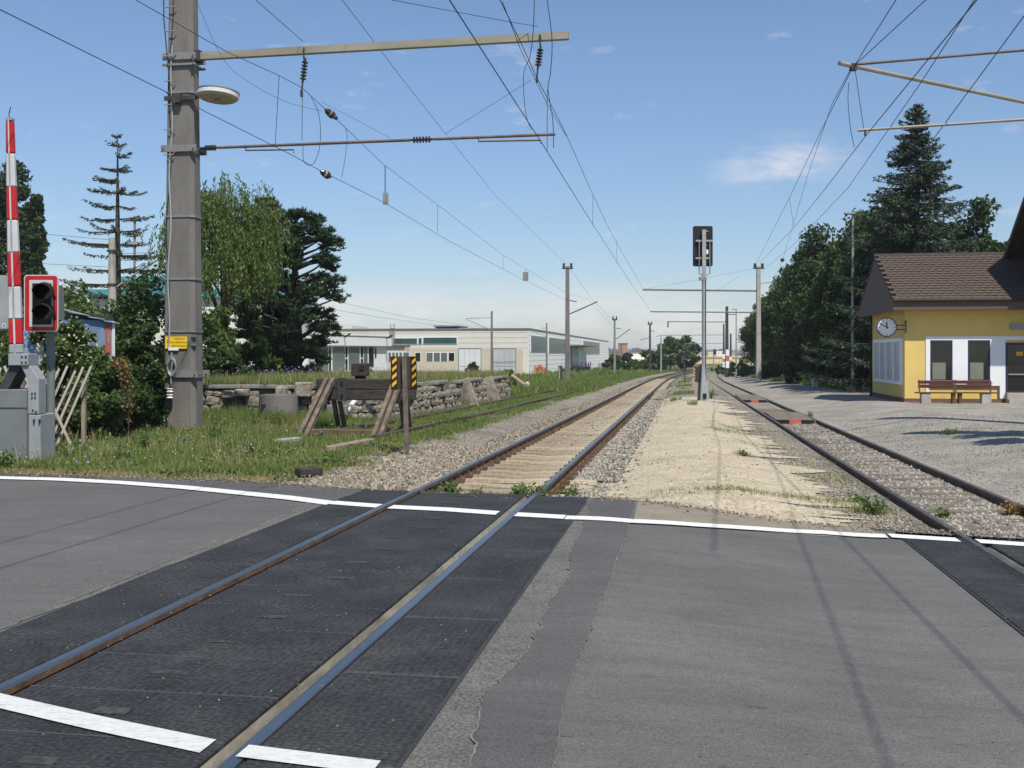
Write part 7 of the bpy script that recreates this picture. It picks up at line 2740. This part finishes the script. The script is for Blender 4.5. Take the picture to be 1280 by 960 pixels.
TX = []
for a in [(913, 537, .25, .5, 300, .10), (916, 543, .3, .4, 300, .10), (940, 558, .35, .3, 260, .07), (930, 573, .1, .15, 120, .12), (905, 618, .5, .10, 420, .09), (860, 617, .4, .10, 300, .06),
          (960, 622, .35, .10, 300, .08), (1010, 627, .3, .15, 260, .08), (1030, 600, .3, .5, 320, .09), (1045, 575, .25, .5, 220, .08), (1062, 632, .25, .2, 240, .10), (815, 616, .2, .06, 160, .05),
          (1088, 640, .14, .12, 320, .12), (985, 512, .2, .3, 120, .12), (888, 494, .3, .4, 200, .3), (1185, 540, .9, .35, 420, .06), (1150, 532, .6, .25, 260, .05), (1250, 566, .5, .3, 260, .06),
          (1080, 490, 1.0, .4, 500, .12), (845, 478, .5, 2.5, 500, .15), (838, 490, .25, 1.5, 260, .12), (835, 500, .2, 1, 160, .1), (1010, 545, .2, .4, 140, .08), (700, 545, .3, .6, 0, .08)]:
    if a[4]: TX.append(tuft_px(*a))
X, Y, Z, H = [np.concatenate(q) for q in zip(*TX)]
blades('grass_tufts', X, Y, Z, H, .0055, 'grass', .8)
k = rng.uniform(size=len(X)) < .3
blades('dry_tufts', X[k] + .02, Y[k], Z[k], H[k] * 1.1, .0045, 'grass_dry', .8)


def weed(px, py, h, r, n, label, X=None, Y=None, dz=0.0, m='weed', group='weeds growing along the tracks'):
    c = G(px, py)
    t = thing('weed_plant', label, 'weed', (c.x, c.y, gz(c.x, c.y) - .02 + dz), group)
    mb = MB(); P_ = []
    for k in range(max(4, n // 26)):
        a = rng.uniform(0, 6.283); q = rng.uniform(.2, 1) * r
        tip = Vector((math.cos(a) * q, math.sin(a) * q, h * rng.uniform(.55, 1)))
        mb.tube([(0, 0, 0), tip * .5 + Vector((0, 0, .1 * h)), tip], .004, 4)
        for _ in range(26):
            s_ = rng.uniform(.2, 1.05)
            P_.append((tip.x * s_ + rng.normal() * .03, tip.y * s_ + rng.normal() * .03, max(tip.z * s_ + rng.normal() * .03, .01)))
    add_leaves(t, leaves(np.array(P_), .028, .013, up=.5), m, 'leaves')
    rel(t, mb, 'stems', 'weed')
    return t


for px, py, h, r, n, lab in ((713, 612, .26, .20, 300, 'bushy weed by the right rail where the deck ends'), (664, 614, .20, .26, 300, 'weed between the rails against the right rail'),
                             (648, 618, .16, .16, 200, 'small weed between the rails left of its taller neighbour'), (566, 612, .17, .24, 260, 'weed between the rails against the left rail'),
                             (598, 608, .16, .13, 180, 'upright small weed in the middle of the main track'), (540, 606, .13, .2, 160, 'low weed on the outer side of the left rail'),
                             (500, 604, .12, .2, 160, 'low weed at the edge of the ballast'), (1092, 642, .24, .16, 280, 'bushy weed by the left siding rail at the road'),
                             (1072, 628, .14, .12, 160, 'small weed left of the bushy siding weed'), (1012, 519, .26, .18, 220, 'weed growing at the right siding rail by the plank crossing'),
                             (931, 574, .16, .07, 120, 'lone upright weed on the grey gravel strip'), (1188, 543, .16, .25, 240, 'flat weed on the station gravel'),
                             (1180, 637, .16, .12, 160, 'weed between the siding rails at the road'), (889, 500, .55, .22, 320, 'tall weed at the foot of the light signal')):
    weed(px, py, h, r, n, lab)
t = weed(1268, 634, .18, .22, 260, 'dry straw coloured weed by the right siding rail', m='leaf_dry')
for px, py, h, r, lab in ((182, 560, .45, .25, 'tall green weed before the large mast, left one'), (268, 548, .4, .3, 'tall green weed right of the large mast foot'), (150, 575, .3, .3, 'green weed on the road bank left of the mast'),
                          (345, 535, .55, .3, 'grey green weed before the concrete ring'), (385, 515, .5, .25, 'weed between concrete ring and buffer stop'), (318, 570, .3, .3, 'spreading weed halfway to the buffer stop'),
                          (420, 575, .2, .3, 'low weed on the gravel edge'), (90, 572, .3, .3, 'green weed right of the barrier cabinet'), (4, 585, .35, .2, 'grey green weed at the barrier cabinet corner')):
    weed(px, py, h, r, 320, lab, group='weeds on the left bank')
# chicory and small pale flowers
X, Y = bank(420, 14, 29, 1.0, 3, .12, .2, -4)
Zf = zt(X, Y) + rng.uniform(.15, .42, len(X))
C = np.stack([X, Y, Zf], -1)
tag(link_mesh('chicory_flowers', np_mesh('chicory_flowers', leaves(C, .020, .016, up=1), 4), 'flower_blue'), kind='stuff')
X, Y = bank(1800, 14, 29, 1.0, 2, .12, -.2, -4)
tag(link_mesh('pale_flowers', np_mesh('pale_flowers', leaves(np.stack([X, Y, zt(X, Y) + rng.uniform(.1, .35, len(X))], -1), .013, .012, up=1), 4), 'blossom'), kind='stuff')
Y = rng.uniform(30, 48, 420); X = rng.uniform(-14, 0, 420)
k = on_ramp(X, Y - .5)
tag(link_mesh('ramp_flowers', np_mesh('ramp_flowers', leaves(np.stack([X[k], Y[k], zt(X[k], Y[k]) + RZ + rng.uniform(.2, .5, k.sum())], -1), .03, .025, up=1), 4), 'flower_blue'), kind='stuff')

# ------------------------------------------------------------------ the air
hb2 = MB()
hb2.box((0, 3050, 12.0), (7600, 6400, 31.0))
hz_ = bpy.data.materials.new('summer_haze')
hz_.use_nodes = True
hz_.node_tree.nodes.remove(hz_.node_tree.nodes['Principled BSDF'])
pv = hz_.node_tree.nodes.new('ShaderNodeVolumePrincipled')
pv.inputs['Color'].default_value = (.86, .91, 1.0, 1)
pv.inputs['Density'].default_value = .00022
hz_.node_tree.links.new(pv.outputs[0], hz_.node_tree.nodes['Material Output'].inputs['Volume'])
M['haze'] = hz_
put('haze', hb2, 'haze', kind='stuff')
sc.cycles.volume_bounces = 0
